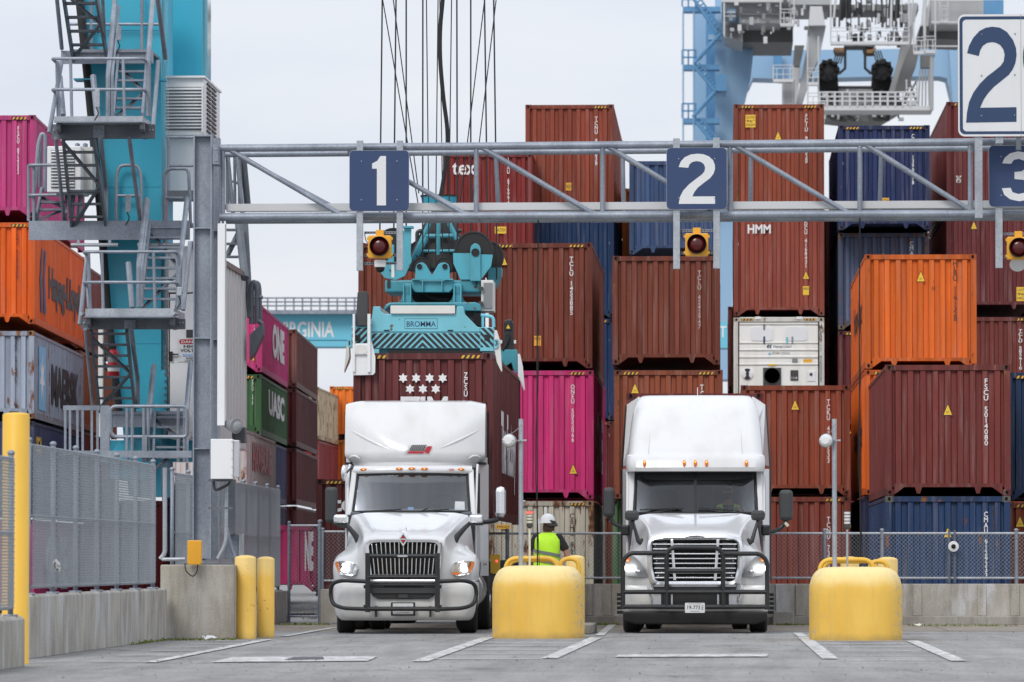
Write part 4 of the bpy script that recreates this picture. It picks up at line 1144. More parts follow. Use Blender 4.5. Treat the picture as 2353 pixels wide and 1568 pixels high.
# yellow box on the footing
yb_ = thing('call_box', 'bright yellow plastic box on the edge of the concrete footing', 'box', at(447, 1297, 78.55))
a = at(431, 1298, 78.5); c = at(463, 1242, 78.5); b = MB(); b.prism(rrect(a.x, c.x, a.z, c.z, .03), 78.45, 78.62); b.build('housing', 'signal', yb_, bevel=.012)
b = MB(); b.tube(fillet([at(425, 1296, 78.5), at(426, 1312, 78.5), at(443, 1327, 78.5), at(453, 1315, 78.5), at(454, 1298, 78.5)], .06), .009, 6); b.build('cable', 'black', yb_, smooth=True)

# ---- lane signs, mounting bars, signals
def digit_poly(d):
    """outlines in a unit box, width .66"""
    if d == '1':
        return [[(.245, 0), (.465, 0), (.465, 1), (.33, 1), (.25, .90), (.13, .85), (.13, .745), (.245, .745)]]
    if d == '2':
        out = [(0, 0), (.72, 0), (.72, .148), (.27, .148)]
        out += [(.31, .235), (.38, .325), (.50, .42), (.62, .51), (.69, .60), (.72, .70), (.715, .78), (.68, .87), (.60, .945), (.49, .99), (.37, 1.0), (.24, .985), (.12, .93), (.04, .84), (.0, .735)]
        out += [(.19, .72), (.215, .79), (.27, .835), (.35, .853), (.44, .838), (.50, .79), (.525, .72), (.51, .645), (.46, .585), (.34, .495), (.20, .385), (.09, .265), (.025, .14)]
        return [out]
    if d == '3':
        out = [(.0, .76), (.05, .87), (.16, .96), (.33, 1.0), (.50, .97), (.63, .90), (.685, .79), (.66, .66), (.56, .56), (.50, .53), (.60, .49), (.70, .40), (.72, .27), (.66, .12), (.52, .03), (.34, 0), (.16, .04), (.04, .13), (-.01, .26),
               (.17, .27), (.21, .18), (.33, .145), (.45, .17), (.52, .25), (.51, .36), (.43, .43), (.25, .445), (.25, .585), (.40, .60), (.48, .66), (.495, .74), (.45, .81), (.34, .85), (.24, .83), (.18, .75)]
        return [out]
def lane_sign(px0, px1, py0, py1, d, dpx, bars, label, dcol='signwhite', bcol='signblue'):
    xm = (px0 + px1) / 2; Y = YG(xm) - .28
    a = at(px0, py1, Y); c = at(px1, py0, Y)
    root = thing('lane_sign', label, 'sign', ((a.x + c.x) / 2, Y, a.z), 0, 'lane number signs')
    b = MB(); b.prism(rrect(a.x, c.x, a.z, c.z, .065), Y, Y + .012); b.build('panel', bcol, root)
    b = MB(); b.prism(rrect(a.x - .004, c.x + .004, a.z - .004, c.z + .004, .068), Y + .0125, Y + .02); b.build('backing', 'alu', root)
    p = at(dpx[0], dpx[3], Y); q = at(dpx[1], dpx[2], Y)
    for pl in digit_poly(d):
        us = [u for u, _ in pl]; u0, u1 = min(us), max(us); b = MB()
        b.poly([(p.x + (q.x - p.x) * (u - u0) / (u1 - u0), Y - .003, p.z + (q.z - p.z) * w) for u, w in pl]); b.build('number', dcol, root)
    for u in (.2, .8):
        for v in (.18, .82):
            b = MB(); x = a.x + (c.x - a.x) * u; z = a.z + (c.z - a.z) * v; b.ball((x, Y - .004, z), .012, 8, 5); b.build('bolt', 'galv_lite', root, smooth=True)
    for bx0, bx1, by0, by1 in bars:
        p = at(bx0, by1, Y + .03); q = at(bx1, by0, Y + .03); b = MB(); b.box((p.x, Y + .03, p.z), (q.x, Y + .13, q.z)); b.build('mounting_bar', 'galv_lite', root, bevel=.004)
    return root
lane_sign(803, 939.5, 346, 485, '1', (855, 887, 359, 472.5), ((819, 834, 323, 622), (911, 926, 323, 622)), 'dark blue lane sign reading 1, above the left truck')
lane_sign(1532, 1670, 340, 481, '2', (1559.5, 1643, 353.5, 469), ((1547, 1562, 318, 618), (1639, 1654, 317, 617)), 'dark blue lane sign reading 2, above the right truck')
lane_sign(2273, 2411, 335, 475, '3', (2302, 2384, 348, 463), ((2288, 2303, 318, 616), (2380, 2395, 318, 616)), 'dark blue lane sign reading 3, cut by the right picture edge')

Yb = 78.9
big = thing('number_sign', 'big white sign with a navy border and number 2 above the gantry at top right', 'sign', at(2300, 500, Yb))
def bp(u, v): return at(2154.1 + u * .21987, v * .21987, Yb)          # crop to point
a = bp(218, 1428); c = bp(1300, 148)
b = MB(); b.prism(rrect(a.x, c.x, a.z, c.z, .10), Yb, Yb + .015); b.build('panel', 'signwhite', big)
a2 = bp(234, 1405); c2 = bp(1285, 170); ain = bp(266, 1375); cin = bp(1253, 202)
o_ = rrect(a2.x, c2.x, a2.z, c2.z, .08); i_ = rrect(ain.x, cin.x, ain.z, cin.z, .06)
b = MB(); n = len(o_); b.v += [Vector((x, Yb - .003, z)) for x, z in o_] + [Vector((x, Yb - .003, z)) for x, z in i_]
for k in range(n): b.face((k, (k + 1) % n, n + (k + 1) % n, n + k))
b.build('border', 'bigblue', big)
two = [(300, 1284), (308, 1180), (330, 1070), (375, 970), (440, 880), (520, 800), (600, 740), (660, 690), (692, 645), (702, 575), (690, 520), (655, 472), (610, 448), (570, 442), (520, 450), (475, 480), (448, 525), (432, 588), (310, 557), (330, 480), (375, 395), (440, 325), (505, 292), (570, 281), (650, 290), (725, 335), (790, 420), (820, 500), (827, 580), (815, 660), (785, 730), (745, 785), (670, 845), (590, 910), (530, 975), (485, 1040), (445, 1128), (826, 1122), (826, 1275)]
b = MB(); b.poly([(bp(u, v).x, Yb - .004, bp(u, v).z) for u, v in two]); b.build('number', 'bigblue', big)
rg = [(893 + 190 - 190 * math.cos(R(t)), 600 - 330 * math.sin(R(t))) for t in range(-60, 61, 10)]; rg2 = [(893 + 190 - 110 * math.cos(R(t)), 600 - 230 * math.sin(R(t))) for t in range(60, -61, -10)]
b = MB(); b.poly([(bp(u, v).x, Yb - .004, bp(u, v).z) for u, v in rg + rg2]); b.build('number', paint('sign_green', (.01, .08, .05, 1), .4), big)
b = MB(); p, q = bp(876, 1425), bp(882, 150); b.box((p.x - .002, Yb - .005, p.z), (p.x + .002, Yb - .001, q.z)); b.build('seam', 'grey', big)
for u, v in ((463, 362), (811, 355), (461, 791), (809, 783), (461, 1213), (806, 1206)):
    q = bp(u, v); b = MB(); b.ball((q.x, Yb - .006, q.z), .013, 8, 5); b.build('bolt', 'galv', big, smooth=True)
for x0, x1, y1 in ((2240.5, 2256, 501), (2288, 2304, 330), (2335, 2345, 345)):
    p = at(x0, y1, Yb + .05); q = at(x1, 60, Yb + .05); b = MB(); b.box((p.x, Yb + .03, p.z), (q.x, Yb + .13, q.z)); b.build('post', 'galv_lite' if x0 < 2330 else 'galv_dark', big)

def signal(px, py, label, camera=True):
    s = 1.0; Y = YG(px) - .3
    root = thing('traffic_signal', label, 'traffic light', at(px, py + 28, Y), 0, 'single lens traffic signals')
    def q(dx, dy): return at(px + dx, py + dy, Y)
    a, c = q(-26.5, 32), q(26.5, -20); b = MB(); b.prism(rrect(a.x, c.x, a.z, c.z, .02), Y + .02, Y + .22); b.build('housing', 'signal', root, bevel=.012)
    b = MB()
    for dx in (-27, 27):
        for dy in (-13, 24): p = q(dx, dy); b = MB(); b.box((p.x - .018, Y + .03, p.z - .02), (p.x + .018, Y + .08, p.z + .02)); b.build('hinge', 'signal', root)
    p = q(0, 5.5); r = 22.5 * Y / FPX
    b = MB(); n = 24
    prof = [(r, .018), (r, -.12), (r * .95, -.12), (r * .95, .0), (.01, .0)]
    b.lathe([(r * 1.0, .018), (r * 1.0, -.10), (r * .95, -.10), (r * .95, .012)], (p.x, Y, p.z), 28, 'y'); b.build('visor', 'black', root, smooth=True)
    m1, t1, p1 = newmat('red_lens') if 'red_lens' not in bpy.data.materials else (bpy.data.materials['red_lens'], None, None)
    if t1: p1.inputs['Base Color'].default_value = (.075, .006, .006, 1); p1.inputs['Roughness'].default_value = .18
    b = MB(); b.lathe([(r * .95, .01), (r * .8, -.03), (r * .5, -.055), (.01, -.06)], (p.x, Y, p.z), 28, 'y'); b.build('lens', m1, root, smooth=True)
    a, c = q(-9, -20), q(9, -33); b = MB(); b.box((a.x, Y + .06, a.z), (c.x, Y + .16, c.z)); b.build('hanger', 'signal', root, bevel=.006)
    for dy in (-28, 24) + ((43,) if camera else ()):
        a, c = q(-37, dy + 3), q(40, dy - 3); b = MB(); b.box((a.x, Y + .20, a.z), (c.x, Y + .225, c.z)); b.build('strut_channel', 'galv', root)
        for k in range(12):
            x = a.x + (c.x - a.x) * (k + .5) / 12; b = MB(); b.box((x - .011, Y + .196, (a.z + c.z) / 2 - .006), (x + .011, Y + .199, (a.z + c.z) / 2 + .006)); b.build('slot', 'void', root)
    b = MB(); b.tube(fillet([q(-36, -27) + Vector((0, .18, 0)), q(-34, -10) + Vector((0, .18, 0)), q(-27, -3) + Vector((0, .12, 0))], .06), .007, 6); b.build('cable', 'black', root, smooth=True)
    return root
signal(872, 561, 'yellow traffic signal with a dark red lens and dome camera below, over the left truck')
signal(1601, 556, 'yellow traffic signal with a dark red lens hanging over the right truck', False)
signal(2341, 564, 'yellow traffic signal with a dark red lens at the right edge under sign 3', False)
cd = thing('security_camera', 'white dome camera hanging below the first traffic signal', 'camera', at(873, 622, 80.0))
Yc = 80.0
a = at(860, 614, Yc); c = at(886, 597, Yc); b = MB(); b.prism(rrect(a.x, c.x, a.z, c.z, .02), Yc, Yc + .16); b.build('housing', 'signwhite', cd, bevel=.01)
b = MB(); p = at(873, 616, Yc); b.ball((p.x, Yc + .08, p.z), .07, 14, 8); b.build('dome', 'void', cd, smooth=True)
b = MB(); a = at(899, 638, Yc); c = at(906, 608, Yc); b.box((a.x, Yc + .02, a.z), (c.x, Yc + .08, c.z)); tag(b.build('antenna', 'signwhite', bevel=.005), 'small white box antenna hanging right of the dome camera', 'antenna')
sp = at(2338, 606, 79.8); b = MB(); b.tube([sp + Vector((0, 0, .05)), sp + Vector((0, -.1, -.02))], [.06, .13], 16); tag(b.build('horn_speaker', 'signwhite', smooth=True), 'white horn under the right edge traffic signal', 'speaker')

# ---- hanging cables and island posts
for px, y0, y1, Yc, lab in ((1237, 486, 1302, 80.2, 'thin black cable hanging from the gantry down to the first yellow barrier'), (1976, 480, 1285, 79.9, 'thin black cable hanging from the gantry down behind the right yellow barrier')):
    b = MB(); pts = [at(px - 2.0 * math.sin(PI * k / 8) - (2 * k / 8 if px < 1500 else -2 * k / 8), y0 + (y1 - y0) * k / 8, Yc + 1.6 * k / 8) for k in range(9)]
    b.tube(pts, .011, 6); c2_ = [p + Vector((.03 * math.sin(k * 1.3), 0.02, 0)) for k, p in enumerate(pts[2:])]; b.tube(c2_, .006, 5)
    tag(b.build('hanging_cable', 'black', smooth=True), lab, 'cable')
def pole(px, py0, py1, Y, r, name, label, mat='galv_lite'):
    a, c = at(px, py1, Y), at(px, py0, Y); b = MB(); b.tube([(a.x, Y, a.z), (a.x, Y, c.z)], r, 12); root = thing(name, label, 'pole', (a.x, Y, a.z)); b.build('pole', mat, root, smooth=True); return root
def antenna(px, py, pxp, Y, label):
    p = at(px, py, Y); root = thing('dish_antenna', label, 'antenna', p)
    b = MB(); n = 20
    d = Vector((-.25, -1, .05)).normalized(); u = d.cross(Vector((0, 0, 1))).normalized(); w = u.cross(d)
    prof = [(.0, -.10), (.06, -.095), (.095, -.06), (.105, -.01), (.10, .03), (.06, .09), (.03, .12)]
    for r, h in prof:
        b.v += [p + u * r * math.cos(2 * PI * j / n) + w * r * .98 * math.sin(2 * PI * j / n) - d * h for j in range(n)]
    for i in range(len(prof) - 1):
        for j in range(n): b.face((i * n + j, i * n + (j + 1) % n, (i + 1) * n + (j + 1) % n, (i + 1) * n + j))
    rd = b.build('radome', 'signwhite', root, smooth=True)
    for hh, rr in ((-.03, .106), (.035, .099)): b = MB(); b.tube([p + (u * math.cos(2 * PI * j / n) + w * math.sin(2 * PI * j / n)) * rr - d * hh for j in range(n)], .005, 5, True); b.build('rim', 'grey', rd, smooth=True)
    b = MB(); b.plate([p + u * .09 - d * -.06 + w * .02, p - u * .09 - d * -.06 + w * .02, p - u * .09 - d * -.06 - w * .0, p + u * .09 - d * -.06 - w * .0], d * .03); b.build('rib', 'offwhite', rd)
    q = at(pxp, py - 1, Y); b = MB(); b.beam(p + Vector((.06, .08, 0)), (q.x + .05, Y, q.z), .025, .05, (0, 1, 0)); b.build('bracket', 'alu', root)
    q2 = at(pxp - 2, py - 38, Y); b = MB(); b.tube(fillet([p + Vector((0, .05, .10)), p + Vector((.08, 0, .14)), Vector((q2.x - .03, Y, p.z + .22)), Vector((q2.x, Y, q2.z))], .1), .006, 6); b.build('cable', 'grey', root, smooth=True)
def stack_light(px, py0, py1, pyb, Y, lit, label):
    p = at(px, pyb, Y); root = thing('signal_tower', label, 'signal light', p)
    top = at(px, py0, Y).z; bot = at(px, py1, Y).z; h = (top - bot) / 4.6
    b = MB(); b.tube([p, (p.x, Y, bot)], .017, 8); b.build('pole', 'cream' if lit else 'galv_lite', root, smooth=True)
    b = MB(); b.lathe([(.02, bot - .06), (.05, bot - .03), (.05, bot + h * .4)], (p.x, Y, 0), 14); b.build('base', 'dark', root, smooth=True)
    for k in range(4):
        z = bot + h * (.5 + k); mt = 'redlit' if (lit and k == 3) else ('cream' if lit else 'signwhite')
        b = MB(); b.lathe([(.044, z), (.047, z + .01), (.047, z + h * .72), (.044, z + h * .75)], (p.x, Y, 0), 16); b.build('lamp_segment', mt, root, smooth=True)
        b = MB(); b.lathe([(.049, z + h * .76), (.049, z + h * .98)], (p.x, Y, 0), 16); b.build('ring', 'dark', root)
pole(1197, 963, 1305, YB1 + 1.0, .036, 'camera_pole', 'slim galvanised pole standing on the first yellow barrier')
antenna(1171, 1013, 1201, YB1 + .9, 'white dish antenna on the slim pole between the trucks')
stack_light(1217, 1173, 1206, 1305, YB1 + 1.1, True, 'signal tower with a lit red top lamp next to the worker')
pole(1918, 963, 1308, YB2 + 1.0, .036, 'camera_pole', 'slim galvanised pole standing on the right yellow barrier')
antenna(1899, 1013, 1922, YB2 + .9, 'white dish antenna on the slim pole right of the second truck')
stack_light(1947, 1174, 1208, 1308, YB2 + 1.1, False, 'unlit white signal tower beside the right slim pole')
def hoop(pxa, pxb, py, Y, label, group='yellow hoop rails'):
    a, c = at(pxa, 1400, Y), at(pxb, 1400, Y); zt = at(pxa, py, Y).z; b = MB()
    b.tube(fillet([(a.x, Y, .3), (a.x, Y, zt), (c.x, Y, zt), (c.x, Y, .3)], .20, 8), .036, 10)
    tag(b.build('hoop_rail', 'yellow', smooth=True), label, 'rail', group)
hoop(1162, 1281, 1283, YB1 + 2.3, 'front yellow hoop rail behind the first barrier'); hoop(1167, 1289, 1287, YB1 + 2.9, 'second yellow hoop rail just behind the front one, beside the worker')
hoop(1288, 1330, 1284, YB1 + 2.6, 'short yellow hoop rail beside the leaned on bollard')
hoop(1884, 2008, 1286, YB2 + 2.3, 'front yellow hoop rail behind the right barrier'); hoop(1890, 2016, 1290, YB2 + 2.9, 'rear yellow hoop rail behind the right barrier'); hoop(1999, 2040, 1290, YB2 + 2.6, 'short yellow hoop rail left of the chipped bollard')
# ================================================================ yard crane leg with its stair tower (left)
rmg = thing('yard_crane', 'teal yard crane leg with galvanised stairs, white equipment room and louvred unit at left', 'crane', (at(300, 1430, 99).x, 99, 0))
def pbox(name, x0, y0, x1, y1, Y, d, mat, parent=rmg, bev=0, lab=None):
    a = at(x0, y1, Y); c = at(x1, y0, Y); b = MB(); b.box((a.x, Y, a.z), (c.x, Y + d, c.z)); return b.build(name, mat, parent, lab, bevel=bev)
def pplate(name, pts, Y, d, mat, parent=rmg):
    b = MB(); b.plate([at(x, y, Y) for x, y in pts], (0, d, 0)); return b.build(name, mat, parent)
def ptube(name, pts, r, mat='galv', parent=rmg, n=8, rad=0, flat_=False):
    """pts: (px, py, Y)"""
    P = [at(*p) for p in pts]
    if rad: P = fillet(P, rad)
    b = MB(); b.tube(P, r, n); return b.build(name, mat, parent, smooth=True)
def pbeam(name, a, c, w, h, mat='galv', parent=rmg):
    b = MB(); b.beam(at(*a), at(*c), w, h); return b.build(name, mat, parent)
m_tealside = paint('crane_teal_pale_reflection', (.22, .52, .60, 1), .12, dirt=.1, dscale=.5, coat=1)  # the side face's pale reflection is put into this colour
pplate('leg', [(184, -60), (370, -60), (370, 1140), (296, 1140), (262, 760), (224, 400)], 100.0, 2.2, 'teal')
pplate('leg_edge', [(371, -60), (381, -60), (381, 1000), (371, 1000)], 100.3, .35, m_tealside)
pplate('leg_upper', [(383, -60), (465, -60), (465, 181), (383, 178)], 103.2, 1.2, 'teal')
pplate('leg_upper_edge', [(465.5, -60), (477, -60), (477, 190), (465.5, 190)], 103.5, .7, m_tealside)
pbox('flange', 169, 180, 214, 184, 99.6, .5, 'teal'); pbox('flange', 352, 181, 381, 186, 99.6, .3, 'teal')
ptube('cable_run', [(177, -40, 99.7), (203, 210, 99.7), (229, 480, 99.7), (247, 720, 99.7), (272, 945, 99.7)], .07, 'black', n=8)
ptube('cable_run', [(184, -40, 99.8), (209, 210, 99.8), (234, 480, 99.8), (251, 720, 99.8), (277, 945, 99.8)], .05, 'dark', n=8)
# sill and base parts in teal below
pbox('sill_beam', 252, 1012, 345, 1100, 99.4, 2.6, 'teal'); pplate('gusset', [(246, 1062), (272, 1012), (300, 1012), (300, 1062)], 99.2, .1, 'teal')
pbox('sill_beam', 345, 985, 442, 1060, 101.5, 1.2, 'teal')
b = MB(); a = at(374, 905, 99.4)
for k in range(14):
    z = a.z + .9 - k * .13; b = MB(); b.cyl((a.x + .05, 99.36, z), (a.x + .05, 99.42, z), .022, 6); b.build('bolt', 'galv_dark', rmg)
pplate('splice_flange', [(366, 860), (372, 850), (378, 850), (383, 870), (383, 950), (366, 950)], 99.42, .2, 'teal')
for y in (70, 250, 430, 610, 790): a = at(240 if y > 300 else 205, y, 99.99); c = at(369, y - 1.4, 99.99); b = MB(); b.box((a.x, 99.99, a.z), (c.x, 100.02, c.z)); b.build('weld_seam', 'teal', rmg)
# louvred unit
lu = pbox('louvre_unit', 381, 178, 469, 312, 101, 3.2, 'white', bev=.02)
for k in range(13):
    y = 203 + k * 7.4; a = at(386, y + 3.4, 100.95); c = at(463, y - 1.2, 100.95); b = MB(); b.prism([(100.93, a.z), (100.99, c.z), (100.99, c.z - .012), (100.95, a.z - .008)], a.x, c.x, 'yz'); b.build('louvre', 'white', lu)
pbox('louvre_recess', 386, 200, 463, 300, 100.992, .006, 'grey', lu)
pbox('louvre_rim', 383, 196, 386, 304, 100.90, .1, 'white', lu); pbox('louvre_rim', 463, 196, 466, 304, 100.90, .1, 'white', lu)
a = at(469, 312, 101); c = at(469, 178, 101)
for k in range(12):
    z = a.z + .12 + k * .085
    for y0 in (101.5, 102.5):
        b = MB(); b.box((a.x + .003, y0, z), (a.x + .02, y0 + .8, z + .04)); b.build('grille_slot', 'dark', lu)
pbox('unit_base', 381, 312, 443, 445, 101.2, 1.5, 'white')
pbox('unit_cap', 379, 174, 471, 179, 100.9, 3.4, 'white')
# small louvred unit on the left balcony
l2 = pbox('louvre_unit', 108, 336, 186, 442, 98.6, 1.3, 'white', bev=.015)
for k in range(12):
    y = 347 + k * 7.2; a = at(118, y + 3, 98.57); c = at(171, y - 1, 98.57); b = MB(); b.prism([(98.54, a.z), (98.6, c.z), (98.6, c.z - .012)], a.x, c.x, 'yz'); b.build('louvre', 'white', l2)
pbox('louvre_recess', 117, 345, 172, 433, 98.592, .006, 'grey', l2)
pbox('louvre_unit', 188, 338, 212, 440, 99.0, 1.0, 'offwhite')
# equipment room with ribbed side
XE = at(518, 606, 106).x
a = at(386, 990, 99.5); zt = at(386, 566, 99.5).z
er = MB(); er.box((a.x, 99.5, a.z - .15), (XE - .05, 111, zt)); er = er.build('equipment_room', 'white', rmg)
pr = corr_profile(99.5, 111, .66, .10, .5); b = MB(); b.grid([[(XE - d, y, z) for y, d in pr] for z in (a.z - .12, zt - .02)]); b.build('ribbed_wall', 'corrwhite', er)
b = MB(); b.box((XE - .06, 99.4, zt - .02), (XE + .04, 111.05, zt + .09)); b.build('roof_trim', 'brown', er)
b = MB(); q = at(531, 640, 103); b.tube(fillet([(XE + .05, 103.4, zt - 1.0), (XE + .08, 103.4, zt - 1.02), (XE + .08, 103.4, 4.2)], .05), .035, 8); b.build('downpipe', 'grey', er, smooth=True)
b = MB(); y0 = 101.2; b.box((XE + .003, y0, 5.7), (XE + .05, y0 + .6, 6.4)); b.build('window_frame', 'brown', er); b = MB(); b.box((XE + .052, y0 + .08, 5.8), (XE + .058, y0 + .52, 6.3)); b.build('window_pane', 'dark', er)
dr = pbox('door', 390, 676, 452, 992, 99.44, .055, 'white', er)
pbox('door_gasket', 387, 672, 390, 992, 99.45, .045, 'black', er); pbox('door_gasket', 387, 672, 452, 675, 99.445, .05, 'black', er)
pbox('door_handle', 390, 808, 396, 830, 99.38, .05, 'black', er); pbox('door_handle', 396, 813, 410, 816, 99.36, .03, 'black', er)
def plines(items, Y):
    for s, x0, y0, x1, y1, mt in items:
        p, q = at(x0, y1, Y), at(x1, y0, Y); b = MB(); add_text(b, s, (p.x, Y, p.z), (q.x - p.x, 0, 0), (0, 0, q.z - p.z), bold=.02); b.build('lettering', mt, er)
pbox('danger_sign', 408, 778, 476, 832, 99.425, .012, 'signwhite', er)
a = at(412, 791, 99.42); c = at(472, 780, 99.42); b = MB(); b.prism(rrect(a.x, c.x, a.z, c.z, .04), 99.418, 99.424); b.build('danger_field', 'red', er)
pbox('notice_field', 420, 813.5, 464, 819.5, 99.418, .006, 'noteblue', er)
plines([('DANGER', 417, 782.5, 467, 789, 'signwhite'), ('HIGH', 422, 793, 462, 799.5, 'printblack'), ('VOLTAGE', 414, 802, 470, 809, 'printblack'), ('NOTICE', 424, 814.5, 460, 818.5, 'signwhite'), ('KEEP', 428, 821.5, 450, 825.5, 'printblack'), ('LOCKED', 425, 827, 457, 831, 'printblack')], 99.41)
pbox('door_window', 428, 758, 452, 786 - 10, 99.42, .02, 'dark', er)

# ---- stairs
def flight(bl, br, tl, tr, Yb, Yt, n, brace=True, w=.10):
    """corners in frame units: bottom left/right, top left/right"""
    A, B, C_, D = at(*bl, Yb), at(*br, Yb), at(*tl, Yt), at(*tr, Yt)
    mt = 'galv_dark' if Yt < Yb else 'galv'  # darker steel puts underside shade into the colour of flights rising forward
    b = MB(); b.beam(A, C_, .045, .20, (0, 0, 1)); root = b.build('stair_stringer', mt, rmg)
    b = MB(); b.beam(B, D, .045, .20, (0, 0, 1)); b.build('stair_stringer', mt, rmg)
    for k in range(1, n + 1):
        t = k / (n + .5); p = A.lerp(C_, t); q = B.lerp(D, t); b = MB(); b.box((p.x + .02, p.y - .12, p.z - .02), (q.x - .02, p.y + .12, p.z + .02)); b.build('tread', mt, root)
    if brace:
        k = .02
        for s, e in ((.05, .5), (.5, .95)):
            p = (A if s < .4 else B).lerp(C_ if s < .4 else D, s); q = (B if s < .4 else A).lerp(D if s < .4 else C_, e)
            b = MB(); b.beam(p - Vector((0, 0, .09)), q - Vector((0, 0, .09)), .06, .04); b.build('brace', mt, root)
FR, BK = 96.2, 98.8
flight((168, 135), (245, 128), (141, -40), (216, -40), BK, FR + .6, 5)
flight((261, 270), (327, 270), (272, 135), (338, 135), FR + .4, BK, 6)
flight((166, 528), (245, 525), (144, 305), (214, 305), BK, FR + .4, 7)
flight((323, 712), (405, 712), (347, 512), (425, 512), FR + .4, BK, 8)
flight((228, 940), (310, 938), (209, 755), (291, 755), BK, FR + .4, 7)
flight((352, 1075), (430, 1075), (356, 948), (432, 948), FR + .4, BK, 5)
# landings at the back, platforms in front
def landing(x0, x1, y0, y1, Y, d, mat='galv', h2=None):
    f = pbox('landing', x0, y0, x1, y1, Y, .06, mat); a = at(x0, y0, Y); c = at(x1, y0, Y)
    b = MB(); b.box((a.x + .02, Y + .062, a.z - .06), (c.x - .02, Y + d, a.z - .01)); b.build('grating', 'galv_dark', f); return f
landing(140, 352, 116, 147, BK, 1.2); landing(66, 436, 507, 552, BK - .2, 1.5); landing(253, 429, 950, 982, BK, 1.2)
pbox('landing_lip', 160, 113, 343, 121, BK - .06, .05, 'galv'); pbox('landing_lip', 253, 945, 429, 953, BK - .06, .05, 'galv')
def platform(x0, x1, y0, y1, yu, bx0, bx1):
    p = pbox('platform', x0, y0, x1, y1, FR - .5, 2.0, 'galv_lite'); pbox('edge_pipe', bx0 + 6, y1 - 1, bx1 - 14, y1 + 3, FR - .56, .05, 'galv', p)
    pbox('cross_beam', bx0, y1 + 6, bx1, yu, FR + .3, .12, 'galv_dark', p)
    m = (x0 + x1) / 2; pbox('splice_plate', m - 12, y1 + 9, m + 14, yu - 2, FR + .26, .03, 'galv', p)
    for x in (bx0 + 16, bx1 - 30): pbeam('under_beam', (x, y1 + 8, FR - .4), (x + 8, yu - 8, FR + 1.2), .08, .16, 'galv_dark', p)
    for x in (bx0 + 6, bx0 + 14, m - 6, m + 8, bx1 - 12, bx1 - 5):
        q = at(x, (y1 + yu) / 2, FR + .25); b = MB(); b.ball(q, .018, 6, 4); b.build('bolt', 'galv_lite', p)
    return p
platform(124, 328, 267, 279, 319, 118, 356); platform(196, 399, 709, 727, 757, 187, 425)
RT = .030
def rail_front(x0, x1, yt, ym, yb, posts, Y=FR - .45, back=1.2):
    for y in (yt, ym): ptube('handrail', [(x0 + 12, y + 12, Y + back), (x0, y, Y), (x1, y, Y), (x1 + 11, y + 10, Y + back)], RT, rad=.12)
    for x in posts: ptube('rail_post', [(x, yt, Y), (x + 3, yb, Y)], RT)
rail_front(120, 329, 135, 206, 268, (162, 283)); rail_front(192, 402, 579, 649, 710, (234, 353))
for pts in ([(131, 140, FR), (134, 268, FR)], [(338, 140, FR), (343, 268, FR)], [(203, 582, FR), (207, 710, FR)], [(408, 585, FR), (409, 712, FR)]): ptube('rail_post', [(x, y, Y) for x, y, Y in pts], .035)
# slanted stays beside the platforms
for a, c in (((142, 140), (113, 305)), ((364, 140), (352, 288)), ((201, 584), (183, 746)), ((437, 556), (421, 713))): ptube('stay', [(*a, FR + .2), (*c, FR - .3)], .042)
# sloping handrails of the flights
for pts, r in (([(129, -20, FR), (142, 112, BK)], .04), ([(235, -20, FR), (241, 110, BK)], .035), ([(265, -15, BK), (249, 171, FR), (249, 268, FR)], .05), ([(352, -15, BK), (341, 132, FR), (341, 268, FR)], .05), ([(273, 15, BK), (258, 171, FR), (258, 268, FR)], .03),
               ([(361, -10, FR), (380, 134, BK)], .045), ([(346, 512, BK), (345, 512, BK)], .03), ([(337, 458, BK), (319, 606, FR), (319, 705, FR)], .05), ([(430, 455, BK), (413, 610, FR), (410, 712, FR)], .05), ([(342, 462, BK), (326, 606, FR), (326, 705, FR)], .035),
               ([(231, 316, FR), (243, 430, BK), (243, 520, BK)], .045), ([(301, 755, FR), (316, 870, BK), (316, 940, BK)], .045), ([(128, 318, FR), (147, 505, BK)], .035), ([(196, 757, FR), (213, 930, BK)], .035), ([(297, 318, FR), (323, 515, BK)], .04),
               ([(353, 840, BK), (341, 965, FR)], .05), ([(438, 835, BK), (427, 965, FR)], .05), ([(214, 175, FR + 1), (224, 270, FR + .5)], .06), ([(137, 176, FR + 1), (145, 265, FR + .5)], .055), ([(295, 604, FR + .8), (304, 708, FR + .4)], .055), ([(201, 620, FR + .8), (206, 708, FR + .4)], .05)):
    if pts[0] != pts[-1] and abs(pts[0][1] - pts[-1][1]) > 3: ptube('handrail', pts, r, 'galv', rad=.15)
# back rails above landings
ptube('handrail', [(160, 56, BK + 1), (365, 56, BK + 1)], RT)
for x in (210, 326): ptube('rail_post', [(x, -20, BK + 1), (x, 116, BK + 1)], .034)
ptube('handrail', [(267, 515, BK + 1), (268, 400, BK + 1), (276, 380, BK + 1), (316, 380, BK + 1), (324, 400, BK + 1), (325, 515, BK + 1)], .033, rad=.1); ptube('handrail', [(267, 450, BK + 1), (324, 450, BK + 1)], RT)
# right rails by the white unit
for y in (316, 381): ptube('handrail', [(383, y, 100), (446, y, 100)], RT)
ptube('rail_post', [(387, 316, 100), (387, 450, 100)], .034)
ptube('handrail', [(378, 515, BK), (378, 400, BK), (388, 388, BK), (430, 388, BK), (434, 400, BK), (438, 515, BK)], .033, rad=.1); ptube('handrail', [(378, 455, BK), (420, 456, BK)], RT)
pbox('landing', 384, 438, 444, 460, 99.6, .5, 'galv_dark')
